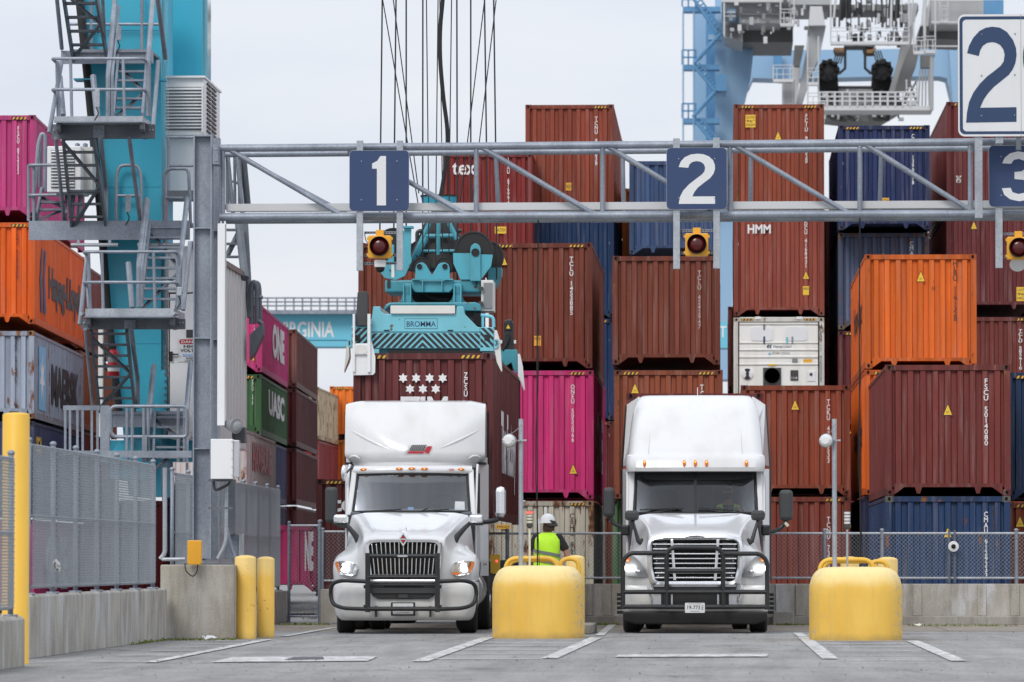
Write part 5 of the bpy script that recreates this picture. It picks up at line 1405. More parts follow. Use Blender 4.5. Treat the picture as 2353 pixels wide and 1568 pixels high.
# left balcony rails
for y in (380, 449): ptube('handrail', [(78, y + 4, BK + .6), (66, y, BK - .2), (130, y - 1, BK - .2)], RT, rad=.1)
for x in (66, 78): ptube('rail_post', [(x, 380, BK - .1), (x, 508, BK - .1)], .034)
ptube('handrail', [(80, 440, BK + 1), (88, 330, BK + 1), (96, 307, BK + 1), (104, 312, BK + 1), (103, 440, BK + 1)], .04, rad=.12); ptube('handrail', [(92, 330, BK + 1.2), (92, 430, BK + 1.2)], .03)
for x0, x1 in ((163, 178), (181, 196)): ptube('handrail', [(x0, 500, BK + .5), (x1, 332, BK + 1.2)], .05)
flight((84, 500), (152, 500), (96, 440), (152, 440), BK, BK + 1.0, 3)
# light fittings and their leads
for x, y0, y1, Y in ((223, 206, 247, FR - .5), (294, 448, 488, BK - .3), (272, 60, 93, BK - .1), (412, 660, 680, FR - .5)):
    f = pbox('light_fitting', x - 6, y0, x + 6, y1, Y - .06, .06, 'galv_lite', bev=.01); ptube('lead', [(x - 2, y1, Y), (x + 4, y1 + 14, Y), (x - 6, y1 + 30, Y)], .012, 'black', f, 5, .05)
# pipes under landing two
ptube('pipe', [(163, 563, BK - .4), (271, 563, BK - .4)], .035, 'galv_lite'); ptube('pipe', [(316, 563, BK - .4), (412, 563, BK - .4)], .035, 'galv_lite')
for x in (180, 252): pbox('pipe_clip', x - 3, 552, x + 3, 566, BK - .36, .04, 'galv_lite')
for x in (186, 398): ptube('pipe_end', [(x, 721 if x < 300 else 720, FR - .62), (x + 9, 723, FR - .3)], .035, 'galv_lite')
# bottom rails
ptube('handrail', [(256, 995, FR), (254, 940, FR), (262, 934, FR), (424, 934, FR), (429, 942, FR), (429, 1000, FR), (424, 1004, FR), (262, 1004, FR), (254, 992, FR)], .034, rad=.08)
for x in (292, 304, 331, 341): ptube('rail_post', [(x, 938, FR), (x, 1062, FR)], .034)
for x in (410, 424): ptube('rail_post', [(x, 938, FR + .4), (x, 1062, FR + .4)], .034)
pbox('post_plate', 326, 1002, 338, 1060, FR - .1, .05, 'galv')
pbox('landing', 222, 1036, 440, 1052, FR - .3, .1, 'galv')
# guard cage left of the flight
pbox('cage_rail', 145, 932, 229, 943, FR + .6, .06, 'galv'); pbox('cage_rail', 145, 1036, 236, 1046, FR + .6, .06, 'galv')
for x in (150, 161, 178, 190, 211, 224): pbeam('cage_bar', (x, 935, FR + .62), (x, 1044, FR + .62), .045, .03)
pbox('cage_post', 230, 932, 252, 1062, FR + .5, .10, 'galv')
# extinguisher
fe = thing('fire_extinguisher', 'red fire extinguisher strapped behind the lowest stair flight', 'extinguisher', at(261, 866, 98.2))
p = at(261, 866, 98.2); zt_e = at(261, 800, 98.2).z; h = zt_e - p.z
b = MB(); b.lathe([(.10, 0), (.115, .02), (.115, h * .82), (.07, h * .93), (.03, h * .97)], p, 18); b.build('cylinder', 'red', fe, smooth=True)
b = MB(); b.lathe([(.117, h * .18), (.117, h * .34)], p, 18); b.build('label', 'signwhite', fe, smooth=True); b = MB(); b.lathe([(.117, h * .5), (.117, h * .7)], p, 18); b.build('label', 'grey', fe, smooth=True)
b = MB(); b.box((p.x - .05, 98.15, p.z + h * .97), (p.x + .05, 98.25, p.z + h * 1.06)); b.beam(p + Vector((-.10, 0, h * 1.0)), p + Vector((.10, 0, h * 1.12)), .03); b.build('valve', 'black', fe)
b = MB(); b.tube(fillet([p + Vector((-.06, -.02, h)), p + Vector((-.16, 0, h * .9)), p + Vector((-.17, 0, h * .3)), p + Vector((-.1, 0, .1))], .08), .018, 6); b.build('hose', 'black', fe, smooth=True)
pbox('riser', 225, 755, 236, 1000, 99.0, .2, 'offwhite')
# stair and rails at the far end of the equipment room, right of the column
YB_ = 110.5
for pts, r in (([(512, 350, YB_), (512, 520, YB_)], .03), ([(523, 352, YB_), (523, 470, YB_)], .045), ([(539, 360, YB_), (540, 470, YB_)], .033), ([(551, 369, YB_), (552, 472, YB_)], .05), ([(520, 417, YB_), (540, 417, YB_), (554, 427, YB_)], .03), ([(557, 345, YB_), (569, 474, YB_ + .3)], .075),
               ([(549, 515, YB_), (563, 640, YB_ - 1)], .09), ([(563, 515, YB_ + .3), (575, 730, YB_)], .07), ([(551, 530, YB_), (521, 590, YB_)], .06), ([(578, 745, YB_), (578, 660, YB_), (583, 645, YB_), (590, 660, YB_), (590, 742, YB_)], .055), ([(588, 648, YB_ + .5), (595, 652, YB_ + .5), (597, 665, YB_ + .5), (599, 748, YB_ + .5)], .04), ([(590, 683, YB_), (604, 684, YB_)], .04), ([(590, 736, YB_), (604, 746, YB_)], .05)):
    ptube('handrail', pts, r, 'galv_dark', rad=.12)
for y in (528, 560, 590, 620): pbox('tread', 519, y - 2.5, 555 + (y - 528) * .08, y + 2.5, YB_ - .2, .25, 'galv_dark')
pplate('bracket', [(573, 770), (600, 745), (604, 748), (604, 770), (585, 812), (573, 826)], YB_ - .2, .5, 'galv_dark')
pbox('landing', 512, 470, 572, 478, YB_, .6, 'galv_dark')

# ================================================================ hoist ropes and spreader
sp_ = thing('container_spreader', 'teal container spreader with black and teal chevrons and white corner flippers', 'spreader', (ZIM.location.x, ZIM.location.y, ZIM.location.z + ZIM['_H']))
YS = YZ + .05
S4 = lambda u, v: (746.8 + .3113 * u, 459.6 + .3113 * v)
def sv(u, v, Y=YS): return at(*S4(u, v), Y)
def splate(name, pts, Y, d, mat, parent=sp_, bev=0):
    b = MB(); b.plate([sv(u, v, Y) for u, v in pts], (0, d, 0)); return b.build(name, mat, parent, bevel=bev)
def sbox(name, u0, v0, u1, v1, Y, d, mat, parent=sp_, bev=0):
    return splate(name, [(u0, v0), (u1, v0), (u1, v1), (u0, v1)], Y, d, mat, parent, bev)
def sdisc(name, u, v, ru, Y, d, mat, parent=sp_, rv=None, n=36):
    p = sv(u, v, Y); r = ru * .3113 * Y / FPX; b = MB(); b.lathe([(r, 0), (r * .97, -.015), (r * .9, -.015), (r * .88, .02), (r * .3, .02), (r * .25, -.01), (.01, -.01)], p, n, 'y')
    b2 = MB(); b2.lathe([(r, 0), (r, d)], p, n, 'y')
    b.v, off = b.v + b2.v, len(b.v)
    for f in b2.f: b.face([i + off for i in f])
    return b.build(name, mat, parent, smooth=True)
beam_ = splate('end_beam', [(325, 975), (340, 900), (355, 787), (408, 787), (414, 822), (440, 842), (965, 845), (972, 787), (1022, 787), (1030, 842), (1125, 938), (1145, 940), (1145, 975)], YS, .30, 'tealpale', bev=.012)
splate('recess_plate', [(408, 792), (470, 835), (470, 846), (430, 846), (412, 825)], YS + .05, .1, 'grey')
chev = splate('chevron_plate', [(330, 980), (1145, 980), (1150, 1096), (352, 1096)], YS - .02, .28, 'tealpale', bev=.008)
sbox('end_block', 195, 932, 312, 1092, YS - .03, .4, 'tealpale', bev=.012); sbox('end_block', 1145, 940, 1246, 1118, YS - .03, .4, 'tealpale', bev=.012)
def clip_quad(pts, u0, u1, v0, v1):
    def cl(ps, ax, lim, sg):
        o = []
        for i in range(len(ps)):
            a, c = ps[i], ps[(i + 1) % len(ps)]; ina = sg * (a[ax] - lim) <= 0; inc = sg * (c[ax] - lim) <= 0
            if ina: o.append(a)
            if ina != inc: t = (lim - a[ax]) / (c[ax] - a[ax]); o.append((a[0] + (c[0] - a[0]) * t, a[1] + (c[1] - a[1]) * t))
        return o
    for ax, lim, sg in ((0, u1, 1), (0, u0, -1), (1, v1, 1), (1, v0, -1)):
        pts = cl(pts, ax, lim, sg)
        if not pts: return []
    return pts
def stripes(u0, u1, v0, v1, uc, Y, parent, slope=1.0, pitch=47, wid=27):
    for k in range(-14, 15):
        for sg in (-1, 1):
            o = k * pitch
            q = [(uc + sg * (o), v0), (uc + sg * (o + wid), v0), (uc + sg * (o + wid + (v1 - v0) * slope), v1), (uc + sg * (o + (v1 - v0) * slope), v1)]
            q = clip_quad(q, *( (uc, u1) if sg > 0 else (u0, uc)), v0, v1)
            if len(q) > 2:
                b = MB(); b.poly([sv(u, v, Y) for u, v in q]); b.build('chevron_stripe', 'printblack', parent)
stripes(345, 1143, 984, 1092, 720, YS - .024, chev)
for u0, u1, sg in ((198, 310, -1), (1147, 1244, 1)):
    for k in range(-4, 6):
        o = k * 48; q = [(u0 + o, 945), (u0 + o + 26, 945), (u0 + o + 26 + sg * 145, 1090), (u0 + o + sg * 145, 1090)] if sg > 0 else [(u0 + o, 945), (u0 + o + 26, 945), (u0 + o + 26 - 145, 1090), (u0 + o - 145, 1090)]
        q = clip_quad(q, u0, u1, 945, 1088)
        if len(q) > 2: b = MB(); b.poly([sv(u, v, YS - .034) for u, v in q]); b.build('chevron_stripe', 'printblack', chev)
for u, v in ((240, 1020), (1196, 1016)): sbox('socket', u - 20, v - 22, u + 20, v + 22, YS - .05, .03, 'black', bev=.008)
sbox('white_plate', 483, 780, 960, 840, YS - .06, .05, 'offwhite', bev=.008)
for u in (435, 905): sbox('slot', u, 960, u + 40, 968, YS - .012, .01, 'void')
n_ = sbox('name_plate', 588, 876, 830, 952, YS - .004, .003, 'dark', beam_); sbox('name_field', 591, 879, 827, 949, YS - .006, .002, 'tealpale', beam_)
p = sv(603, 937, YS - .009); q = sv(818, 896, YS - .009); b = MB(); add_text(b, 'BROMMA', p, (q.x - p.x, 0, 0), (0, 0, q.z - p.z), bold=.008); b.build('lettering', 'signblue', beam_)
# telescopic main beam running back over the container
for u0, u1 in ((430, 560), (960, 1100)): a = sv(u0, 1130, YS + .3); c = sv(u1, 990, YS + .3); b = MB(); b.box((a.x, YS + .35, a.z), (c.x, YS + 12.0, c.z)); b.build('main_beam', 'tealdeep', sp_)
sbox('lower_beam', 400, 1100, 1150, 1140, YS + .1, .3, 'tealdeep'); sbox('under_plate', 470, 1108, 1160, 1148, YS + .02, .1, 'black')
b = MB(); a = sv(300, 1130, YS + 11.7); c = sv(1170, 985, YS + 11.7); b.box((a.x, YS + 11.75, a.z), (c.x, YS + 12.1, c.z)); b.build('end_beam', 'tealpale', sp_)
# upper body
splate('upper_body', [(435, 800), (445, 775), (480, 757), (1110, 755), (1145, 770), (1152, 820), (1030, 820), (972, 787), (960, 780), (483, 780), (435, 820)], YS + .35, 1.6, 'tealdeep', bev=.02)
sbox('side_frame', 1030, 822, 1150, 940, YS + .5, .9, 'dark'); sbox('side_box', 1095, 826, 1150, 935, YS + .4, .3, 'void')
b = MB(); pts = [sv(1150, 850, YS + .4), sv(1230, 862, YS + .4), sv(1243, 880, YS + .4), sv(1245, 940, YS + .4)]; b.tube(fillet(pts, .08), .03, 8); b.build('guard_rail', 'tealpale', sp_, smooth=True)
b = MB(); pts = [sv(1165, 938, YS + .4), sv(1165, 862, YS + .4)]; b.tube(pts, .025, 8); b.build('guard_rail', 'tealpale', sp_, smooth=True)
# head block
hb = sbox('head_block', 442, 592, 1150, 683, YS + .9, 1.4, 'tealdeep', bev=.03)
splate('center_box', [(640, 580), (710, 600), (870, 600), (945, 580), (945, 655), (915, 682), (665, 682), (640, 655)], YS + .7, .3, 'tealmid', bev=.012)
for u in (720, 862): sbox('rib', u - 4, 600, u + 4, 680, YS + .62, .1, 'tealmid')
sbox('rib', 640, 582, 945, 592, YS + .60, .12, 'tealmid')
for u0, u1 in ((575, 635), (948, 1006)):
    l = sbox('leg', u0, 618, u1, 760, YS + .6, .5, 'tealmid', bev=.01); sbox('leg_recess', u0 + 12, 640, u1 - 12, 695, YS + .59, .008, 'tealdeep', l)
    sbox('leg_rim', u0, 618, u0 + 9, 755, YS + .52, .1, 'tealmid', l); sbox('leg_rim', u1 - 9, 618, u1, 755, YS + .52, .1, 'tealmid', l)
    splate('leg_foot', [(u0 - 40, 760), (u0 - 12, 735), (u0 - 2, 700), (u1 + 2, 700), (u1 + 12, 735), (u1 + 40, 760)], YS + .75, .4, 'tealdeep')
sbox('rear_plate', 635, 684, 950, 760, YS + 1.4, .1, 'dark')
b = MB(); b.tube(fillet([sv(735, 690, YS + 1), sv(790, 725, YS + 1), sv(860, 740, YS + 1), sv(950, 735, YS + 1)], .3), .05, 8); b.build('hose', 'black', sp_, smooth=True)
for u in (470, 1112):
    p = sv(u - 11, 650, YS + .88); q = sv(u + 13, 588, YS + .88); b = MB(); add_text(b, '1' if u < 800 else '3', p, (q.x - p.x, 0, 0), (0, 0, q.z - p.z), bold=.03); b.build('number', 'printblack', hb)
# sheaves
big_ = sdisc('sheave', 1098, 372, 142, YS + 1.0, .16, 'black'); sdisc('sheave', 1200, 420, 120, YS + 1.7, .16, 'black')
splate('sheave_bracket', [(945, 393), (1072, 393), (1072, 520), (1150, 520), (1150, 402), (1238, 405), (1225, 490), (1150, 588), (1000, 588), (948, 470)], YS + .86, .06, 'tealmid')
splate('sheave_arm', [(1072, 600), (1072, 362), (1080, 338), (1100, 322), (1122, 322), (1140, 338), (1148, 362), (1148, 600)], YS + .80, .06, 'tealmid', bev=.01)
sdisc('hub', 1110, 388, 30, YS + .79, .02, 'black'); splate('sheave_guard', [(1190, 580), (1215, 500), (1303, 500), (1300, 560), (1265, 640), (1240, 675)], YS + 1.6, .5, 'tealdeep')
sdisc('sheave', 505, 330, 125, YS + 1.1, .16, 'black'); sdisc('sheave', 690, 360, 60, YS + 2.2, .12, 'black')
splate('sheave_bracket', [(380, 500), (470, 440), (560, 470), (585, 195), (640, 195), (636, 208), (632, 400), (640, 450), (590, 560), (520, 592), (440, 575)], YS + .9, .08, 'tealmid')
sbox('bracket_cap', 575, 192, 648, 206, YS + .8, .3, 'tealmid'); sbox('arm', 470, 330, 510, 520, YS + .84, .05, 'tealmid', bev=.02)
for u in (710, 878):
    sdisc('small_sheave', u, 492, 68, YS + 1.0, .10, 'black')
splate('small_bracket', [(665, 590), (668, 500), (678, 475), (700, 463), (725, 463), (745, 478), (790, 555), (835, 478), (855, 465), (885, 462), (910, 475), (920, 500), (922, 590)], YS + .93, .05, 'tealmid', bev=.008)
for u in (697, 885): sdisc('hub', u, 492, 20, YS + .915, .02, 'black')
b = MB(); p = sv(850, 480, YS + 2.0); b.lathe([(.62, 0), (.62, .05), (.22, 1.0), (.05, 1.15)], p - Vector((0, 0, .1)), 20); b.build('cable_cone', 'black', sp_, smooth=True)
for a, c, r in (((770, 175), (650, 440), .045), ((836, 170), (836, 420), .04), ((915, 172), (972, 292), .045), ((690, 379), (955, 377), .03), ((740, 268), (950, 264), .04), ((750, 280), (680, 410), .05)):
    b = MB(); b.tube([sv(*a, YS + 1.5), sv(*c, YS + 1.5)], r, 8); b.build('strut', 'tealmid', sp_, smooth=True)
b = MB(); b.tube(fillet([sv(680, 310, YS + 1.9), sv(680, 240, YS + 1.9), sv(700, 228, YS + 1.9), sv(1010, 228, YS + 1.9)], .1), .035, 8); b.build('rail', 'dark', sp_, smooth=True)
tub = MB(); p = at(1009, 474, YS + 2); r0, r1 = 38 * YS / FPX, 43 * YS / FPX; tub.lathe([(r0, 0), (r1, .17), (r1 * .93, .17), (r0 * .9, .03)], p, 24, sy=.7); tub.build('cable_basket', 'teal', sp_, smooth=True)
b = MB(); b.lathe([(r1 * 1.03, .165), (r1 * 1.03, .195), (r1 * .94, .195)], p, 24, sy=.7); b.build('basket_rim', 'black', sp_, smooth=True)
# electric cabinet on the right flank
ec = sbox('cabinet', 1152, 592, 1242, 820, YS + .8, .8, 'offwhite', bev=.01); sbox('cabinet_face', 1170, 612, 1236, 800, YS + .77, .03, 'grey', ec)
for v in (640, 750): sbox('cabinet_vent', 1130, v, 1165, v + 25, YS + .7, .08, 'dark', ec)
# corner flippers
fl = splate('flipper', [(203, 1060), (325, 1060), (345, 1045), (372, 1165), (370, 1275), (355, 1293), (212, 1296), (202, 1280)], YS - .14, .05, 'white', bev=.006)
sbox('flipper_arm', 204, 842, 220, 1270, YS - .20, .08, 'white', fl, .004); sbox('flipper_arm', 313, 842, 335, 1272, YS - .20, .08, 'white', fl, .004)
sbox('flipper_pad', 218, 1062, 325, 1142, YS - .19, .05, 'white', fl, .01)
p = sv(265, 1104, YS - .2); b = MB(); b.prism([(p.x + x_, p.z + z_) for x_, z_ in arcpts(0, 0, .125, 0, 345, 20, .085)], YS - .198, YS - .188); b.build('flipper_hole', 'offwhite', fl)
splate('motor_cover', [(240, 680), (300, 672), (315, 690), (318, 930), (226, 930), (232, 810)], YS - .1, .3, 'dark', bev=.012)
sbox('motor_hub', 318, 880, 342, 915, YS - .1, .2, 'offwhite')
splate('side_flipper', [(158, 1070), (186, 1090), (190, 1165), (182, 1200), (145, 1278), (142, 1268), (152, 1150)], YS + .3, .05, 'rust', bev=.004); splate('side_flipper_face', [(160, 1072), (178, 1090), (180, 1160), (146, 1262), (152, 1150)], YS + .28, .02, 'offwhite')
splate('number_tag', [(166, 1030), (192, 1022), (192, 1088), (166, 1078)], YS - .05, .02, 'tealpale')
p = sv(174, 1072, YS - .055); q = sv(186, 1040, YS - .055); b = MB(); add_text(b, '1', p, (q.x - p.x, 0, 0), (0, 0, q.z - p.z), bold=.02); b.build('number', 'printblack', sp_)
splate('flipper', [(1250, 962), (1268, 962), (1292, 1040), (1308, 1262), (1303, 1272), (1268, 1200), (1250, 1100)], YS - .02, .05, 'offwhite', bev=.006)
splate('number_tag', [(1246, 1030), (1280, 1030), (1280, 1080), (1262, 1096), (1246, 1092)], YS - .06, .02, 'tealpale')
p = sv(1252, 1075, YS - .065); q = sv(1275, 1037, YS - .065); b = MB(); add_text(b, '3', p, (q.x - p.x, 0, 0), (0, 0, q.z - p.z), bold=.01); b.build('number', 'printblack', sp_)
YF_ = YS + 11.6
splate('motor_cover', [(1320, 900), (1335, 883), (1378, 883), (1388, 905), (1392, 1040), (1400, 1110), (1305, 1110), (1318, 990)], YF_, .5, 'blackmetal', bev=.02)
sbox('warning_window', 1325, 905, 1378, 965, YF_ - .02, .03, 'black', bev=.01)
b = MB(); b.poly([sv(1337, 950, YF_ - .03), sv(1367, 950, YF_ - .03), sv(1352, 920, YF_ - .03)]); b.build('warning_mark', 'labelyellow', sp_)
splate('corner_arm', [(1280, 1105), (1418, 1105), (1420, 1278), (1400, 1278), (1375, 1200), (1320, 1240), (1285, 1180)], YF_ - .05, .3, 'tealdeep', bev=.01); sbox('corner_box', 1300, 1115, 1385, 1255, YF_ + .3, .3, 'black')
splate('flipper', [(1422, 1135), (1440, 1140), (1460, 1230), (1476, 1400), (1468, 1412), (1424, 1300)], YF_ - .1, .06, 'white', bev=.006)
for u in (1292, 1394): sbox('bracket', u, 1035, u + 16, 1060, YF_ - .05, .1, 'offwhite')
b = MB(); b.tube(fillet([sv(1352, 990, YF_ - .05), sv(1352, 1040, YF_ - .05), sv(1310, 1110, YF_ - .05)], .2), .03, 6); b.build('hose', 'black', sp_, smooth=True)

def rope(pts, r, Y, label='', grp='hoist ropes of the spreader'):
    b = MB(); b.tube([at(804.2 + u * .3296, v * .3296, Y) for u, v in pts], r, 6); o = b.build('hoist_rope', 'black', smooth=True); tag(o, label, 'rope', grp)
ORD = ['first', 'second', 'third', 'fourth', 'fifth', 'sixth', 'seventh', 'eighth', 'ninth', 'tenth', 'eleventh', 'last']
for kr, (u0, u1, r, vb) in enumerate(((225, 208, .014, 1700), (321, 305, .014, 1900), (392, 392, .014, 1900), (508, 507, .014, 1830), (533, 549, .010, 1830), (614, 598, .010, 1830), (626, 646, .009, 1830), (708, 690, .010, 1830), (745, 748, .014, 2000), (842, 842, .014, 1950), (938, 958, .014, 1950), (1002, 1022, .014, 1950))):
    rope([(u0 + (u0 - u1) * .1, -200), (u0, 0), (u0 + (u1 - u0) * .9, 1350), (u1, vb)], r, YS + 1.3, 'upright black hoist rope, ' + ORD[kr] + ' from the left of the rope bundle')
for ks, (a, c) in enumerate((((228, 0), (480, 1450)), ((302, 0), (480, 1350)), ((936, 20), (760, 1480)), ((1020, -10), (850, 1430)))):
    a2 = (a[0] - (c[0] - a[0]) * .1, -150); rope([a2, a, c], .010, YS + 2.0, ('outer left', 'inner left', 'inner right', 'outer right')[ks] + ' slanting rope crossing the upright hoist ropes')
b = MB(); b.tube(fillet([at(804.2 + u * .3296, v * .3296, YS + 2) for u, v in ((655, -200), (648, 0), (628, 180), (626, 400), (650, 680), (678, 880), (682, 1000), (668, 1150), (648, 1280), (632, 1370))], 1.0, 4), .038, 8)
tag(b.build('power_cable', 'black', smooth=True), 'thick curving black power cable between the hoist ropes', 'cable')

# ================================================================ far cranes
YV = 250
vb = thing('gantry_beam', 'far teal crane beam with white VIRGINIA lettering and a railing on top', 'crane', at(715, 797, YV))
def fbox(name, x0, y0, x1, y1, Y, d, mat, parent, bev=0):
    a = at(x0, y1, Y); c = at(x1, y0, Y); b = MB(); b.box((a.x, Y, a.z), (c.x, Y + d, c.z)); return b.build(name, mat, parent, bevel=bev)
m_fteal = paint('far_teal', (.14, .48, .62, 1), .6, dirt=.15, dscale=.2)
fbox('beam', 560, 722, 1020, 782, YV, 2, m_fteal, vb); fbox('lower_flange', 560, 783, 1020, 797, YV - .15, 2.3, m_fteal, vb)
fbox('walkway', 540, 712, 1020, 722, YV - .8, 1.0, 'galv', vb)
for y in (685, 694, 703): b = MB(); b.tube([at(560, y, YV - .8), at(1020, y, YV - .8)], .04, 6); b.build('rail', 'galv', vb)
for k in range(14): x = 575 + k * 20; b = MB(); b.tube([at(x, 685, YV - .8), at(x, 713, YV - .8)], .04, 6); b.build('rail_post', 'galv', vb)
a = at(636, 776, YV - .01); c = at(768, 739, YV - .01); b = MB(); add_text(b, 'VIRGINIA', (a.x, YV - .02, a.z), (c.x - a.x, 0, 0), (0, 0, c.z - a.z), bold=.02); b.build('lettering', 'print', vb)
fbox('beam', 1640, 740, 1690, 800, YV, 2, m_fteal, vb); a = at(1652, 776, YV - .02); c = at(1676, 750, YV - .02); b = MB(); add_text(b, 'TI', (a.x, YV - .02, a.z), (c.x - a.x, 0, 0), (0, 0, c.z - a.z)); b.build('lettering', 'print', vb)

YC_ = 300
sts = thing('ship_crane', 'pale blue ship crane with grey trolley, far behind at top right', 'crane', (at(1700, 1290, YC_).x, YC_, 0))
def qplate(name, pts, Y, d, mat, parent=sts):
    b = MB(); b.plate([at(x, y, Y) for x, y in pts], (0, d, 0)); return b.build(name, mat, parent)
def qtube(name, pts, r, Y, mat='cranewhite', parent=sts, n=6):
    b = MB(); b.tube([at(x, y, Y) for x, y in pts], r, n); return b.build(name, mat, parent)
K2 = lambda u, v: (1545.3 + u * .25652, v * .25652)          # crop 2 to frame
K3 = lambda u, v: (1780.8 + u * .18318, v * .18318)          # crop 3 to frame
def k2(pts): return [K2(*p) for p in pts]
def k3(pts): return [K3(*p) for p in pts]
qplate('leg', k2([(380, -40), (740, -40), (740, 400), (690, 520), (660, 700), (620, 940), (560, 1700), (520, 3400), (330, 3400), (380, 1200)]), YC_, 4, 'craneblue')
qplate('leg_edge', k2([(690, 460), (730, 420), (700, 700), (640, 960), (620, 960), (660, 700)]), YC_ - .2, .2, 'craneblue')
qplate('stair_shaft', k2([(300, 100), (395, 100), (395, 1300), (300, 1300)]), YC_ + 2, 1, 'craneblue2'); qplate('stair_shaft', k2([(190, 120), (300, 120), (300, 3300), (190, 3300)]), YC_ + 5, 1, 'craneblue')
qplate('portal_beam', k2([(720, 430), (1010, 430), (1080, 600), (1080, 710), (720, 700), (690, 770), (650, 830), (650, 500)]), YC_ + 12, 3, 'craneblue')
qplate('portal_beam', [(1790, 116), (2110, 112), (2203, 95), (2310, 95), (2310, 260), (2190, 240), (2176, 180), (2160, 176), (2030, 176), (1790, 182)], YC_ + 14, 3, 'craneblue')
qplate('portal_leg', [(2180, 100), (2330, 60), (2330, 330), (2196, 330)], YC_ + 13.4, .5, 'craneblue')
qplate('far_leg', k2([(905, 450), (980, 450), (980, 700), (905, 700)]), YC_ + 11, .5, 'craneblue2')
# zigzag stairs in blue
for lev, (y, x0, x1) in enumerate(((60, 92, 430), (580, 92, 420), (1060, 92, 420), (800, 350, 480), (310, 320, 440), (1600, 92, 420))):
    qplate('stair_landing', k2([(x0, y), (x1, y), (x1, y + 45), (x0, y + 45)]), YC_ - 2, 1.2, 'craneblue2' if x0 < 300 else 'craneblue')
    if x0 < 300:
        for yy in (y - 130, y - 65): qtube('rail', k2([(x0 - 5, yy), (x0 + 120, yy)]), .05, YC_ - 2, 'craneblue2')
        for xx in (x0 - 5, x0 + 50, x0 + 115): qtube('rail_post', k2([(xx, y - 130), (xx, y)]), .05, YC_ - 2, 'craneblue2')
for a, c in (((190, -10), (400, 300)), ((430, 300), (190, 570)), ((190, 590), (380, 810)), ((380, 820), (180, 1050)), ((210, 1090), (410, 1340)), ((410, 1340), (190, 1600))):
    for d in (0, 45): qtube('stair_flight', k2([(a[0] + d, a[1] - d * .6), (c[0] + d, c[1] - d * .6)]), .10 if d == 0 else .05, YC_ - 2.4, 'craneblue2')
    for t in range(1, 9):
        x = a[0] + (c[0] - a[0]) * t / 9; y = a[1] + (c[1] - a[1]) * t / 9; qtube('stair_baluster', k2([(x, y), (x + 45, y - 27)]), .05, YC_ - 2.4, 'craneblue2')
for x in (95, 190): qtube('tie', k2([(x, 110), (x, 3000)]), .05, YC_ - 2, 'craneblue')
qplate('cabinet', k2([(385, 660), (485, 670), (485, 815), (385, 815)]), YC_ - 2.6, 1, 'craneblue2')
# boom girders in grey white
def girder(pts, Y, d, mat): return qplate('girder', pts, Y, d, mat)
girder(k2([(440, -40), (1060, -40), (1060, 20), (440, 20)]), YC_ - 9, 12, 'cranewhite'); girder(k2([(455, 25), (470, 25), (470, 340), (455, 300)]), YC_ - 9, 1, 'cranewhite')
girder(k2([(600, 20), (970, 20), (970, 210), (600, 210)]), YC_ - 8, 10, 'cranegrey'); girder(k2([(605, 122), (970, 122), (970, 135), (605, 135)]), YC_ - 8.3, .2, 'grey')
girder(k2([(630, 213), (1080, 235), (1080, 380), (630, 380)]), YC_ - 4, 8, 'cranegrey2'); girder(k2([(470, 195), (630, 213), (630, 380), (470, 320)]), YC_ - 7, 6, 'cranegrey')
for k in range(8): girder(k2([(460, 205 + k * 17), (600, 215 + k * 17), (600, 221 + k * 17), (460, 211 + k * 17)]), YC_ - 7.3, .2, 'grey')
girder(k2([(470, 80), (565, 80), (565, 175), (470, 175)]), YC_ - 8.5, 1, 'craneblue'); girder(k2([(470, 105), (565, 105), (565, 118), (470, 118)]), YC_ - 8.7, .2, 'cranewhite'); girder(k2([(470, 140), (565, 140), (565, 152), (470, 152)]), YC_ - 8.7, .2, 'cranewhite')
girder([(2190, -10), (2260, -10), (2260, 56), (2140, 56), (2140, -10)], YC_ - 8, 10, 'cranegrey'); girder([(2115, 58), (2210, 60), (2210, 92), (2110, 88)], YC_ - 4, 6, 'cranegrey2'); girder([(2258, 0), (2306, 0), (2306, 40), (2258, 40)], YC_ - 2, 3, 'craneblue2')
girder(k3([(440, 80), (590, 80), (630, 320), (425, 320)]), YC_ - 10, 3, 'cranewhite'); girder(k3([(420, 325), (640, 325), (560, 700), (430, 1000), (330, 1330), (260, 1330), (400, 600)]), YC_ - 9, 3, 'cranegrey')
girder(k3([(180, -30), (690, -30), (690, 60), (180, 60)]), YC_ - 9.5, 8, 'cranegrey'); girder(k3([(590, 60), (1800, 60), (1800, 130), (590, 130)]), YC_ - 6, 4, 'cranegrey2')
# slanted trolley frames right
girder(k3([(1690, 40), (1790, 40), (1690, 720), (1500, 1180), (1420, 1180), (1560, 700)]), YC_ - 9, 3, 'cranegrey'); girder(k3([(1700, 560), (1830, 560), (1760, 860), (1640, 1150), (1500, 1150), (1590, 840)]), YC_ - 10, .8, 'cranegrey2'); girder(k3([(1830, 690), (2010, 690), (1950, 850), (1830, 850)]), YC_ - 10, 1, 'cranegrey2')
girder(k3([(245, 570), (370, 570), (310, 830), (225, 830)]), YC_ - 10, 1, 'cranegrey2'); girder(k3([(100, 820), (215, 820), (210, 980), (310, 960), (270, 1330), (220, 1330), (230, 1060), (100, 1040)]), YC_ - 8.5, .5, 'cranewhite') if False else None
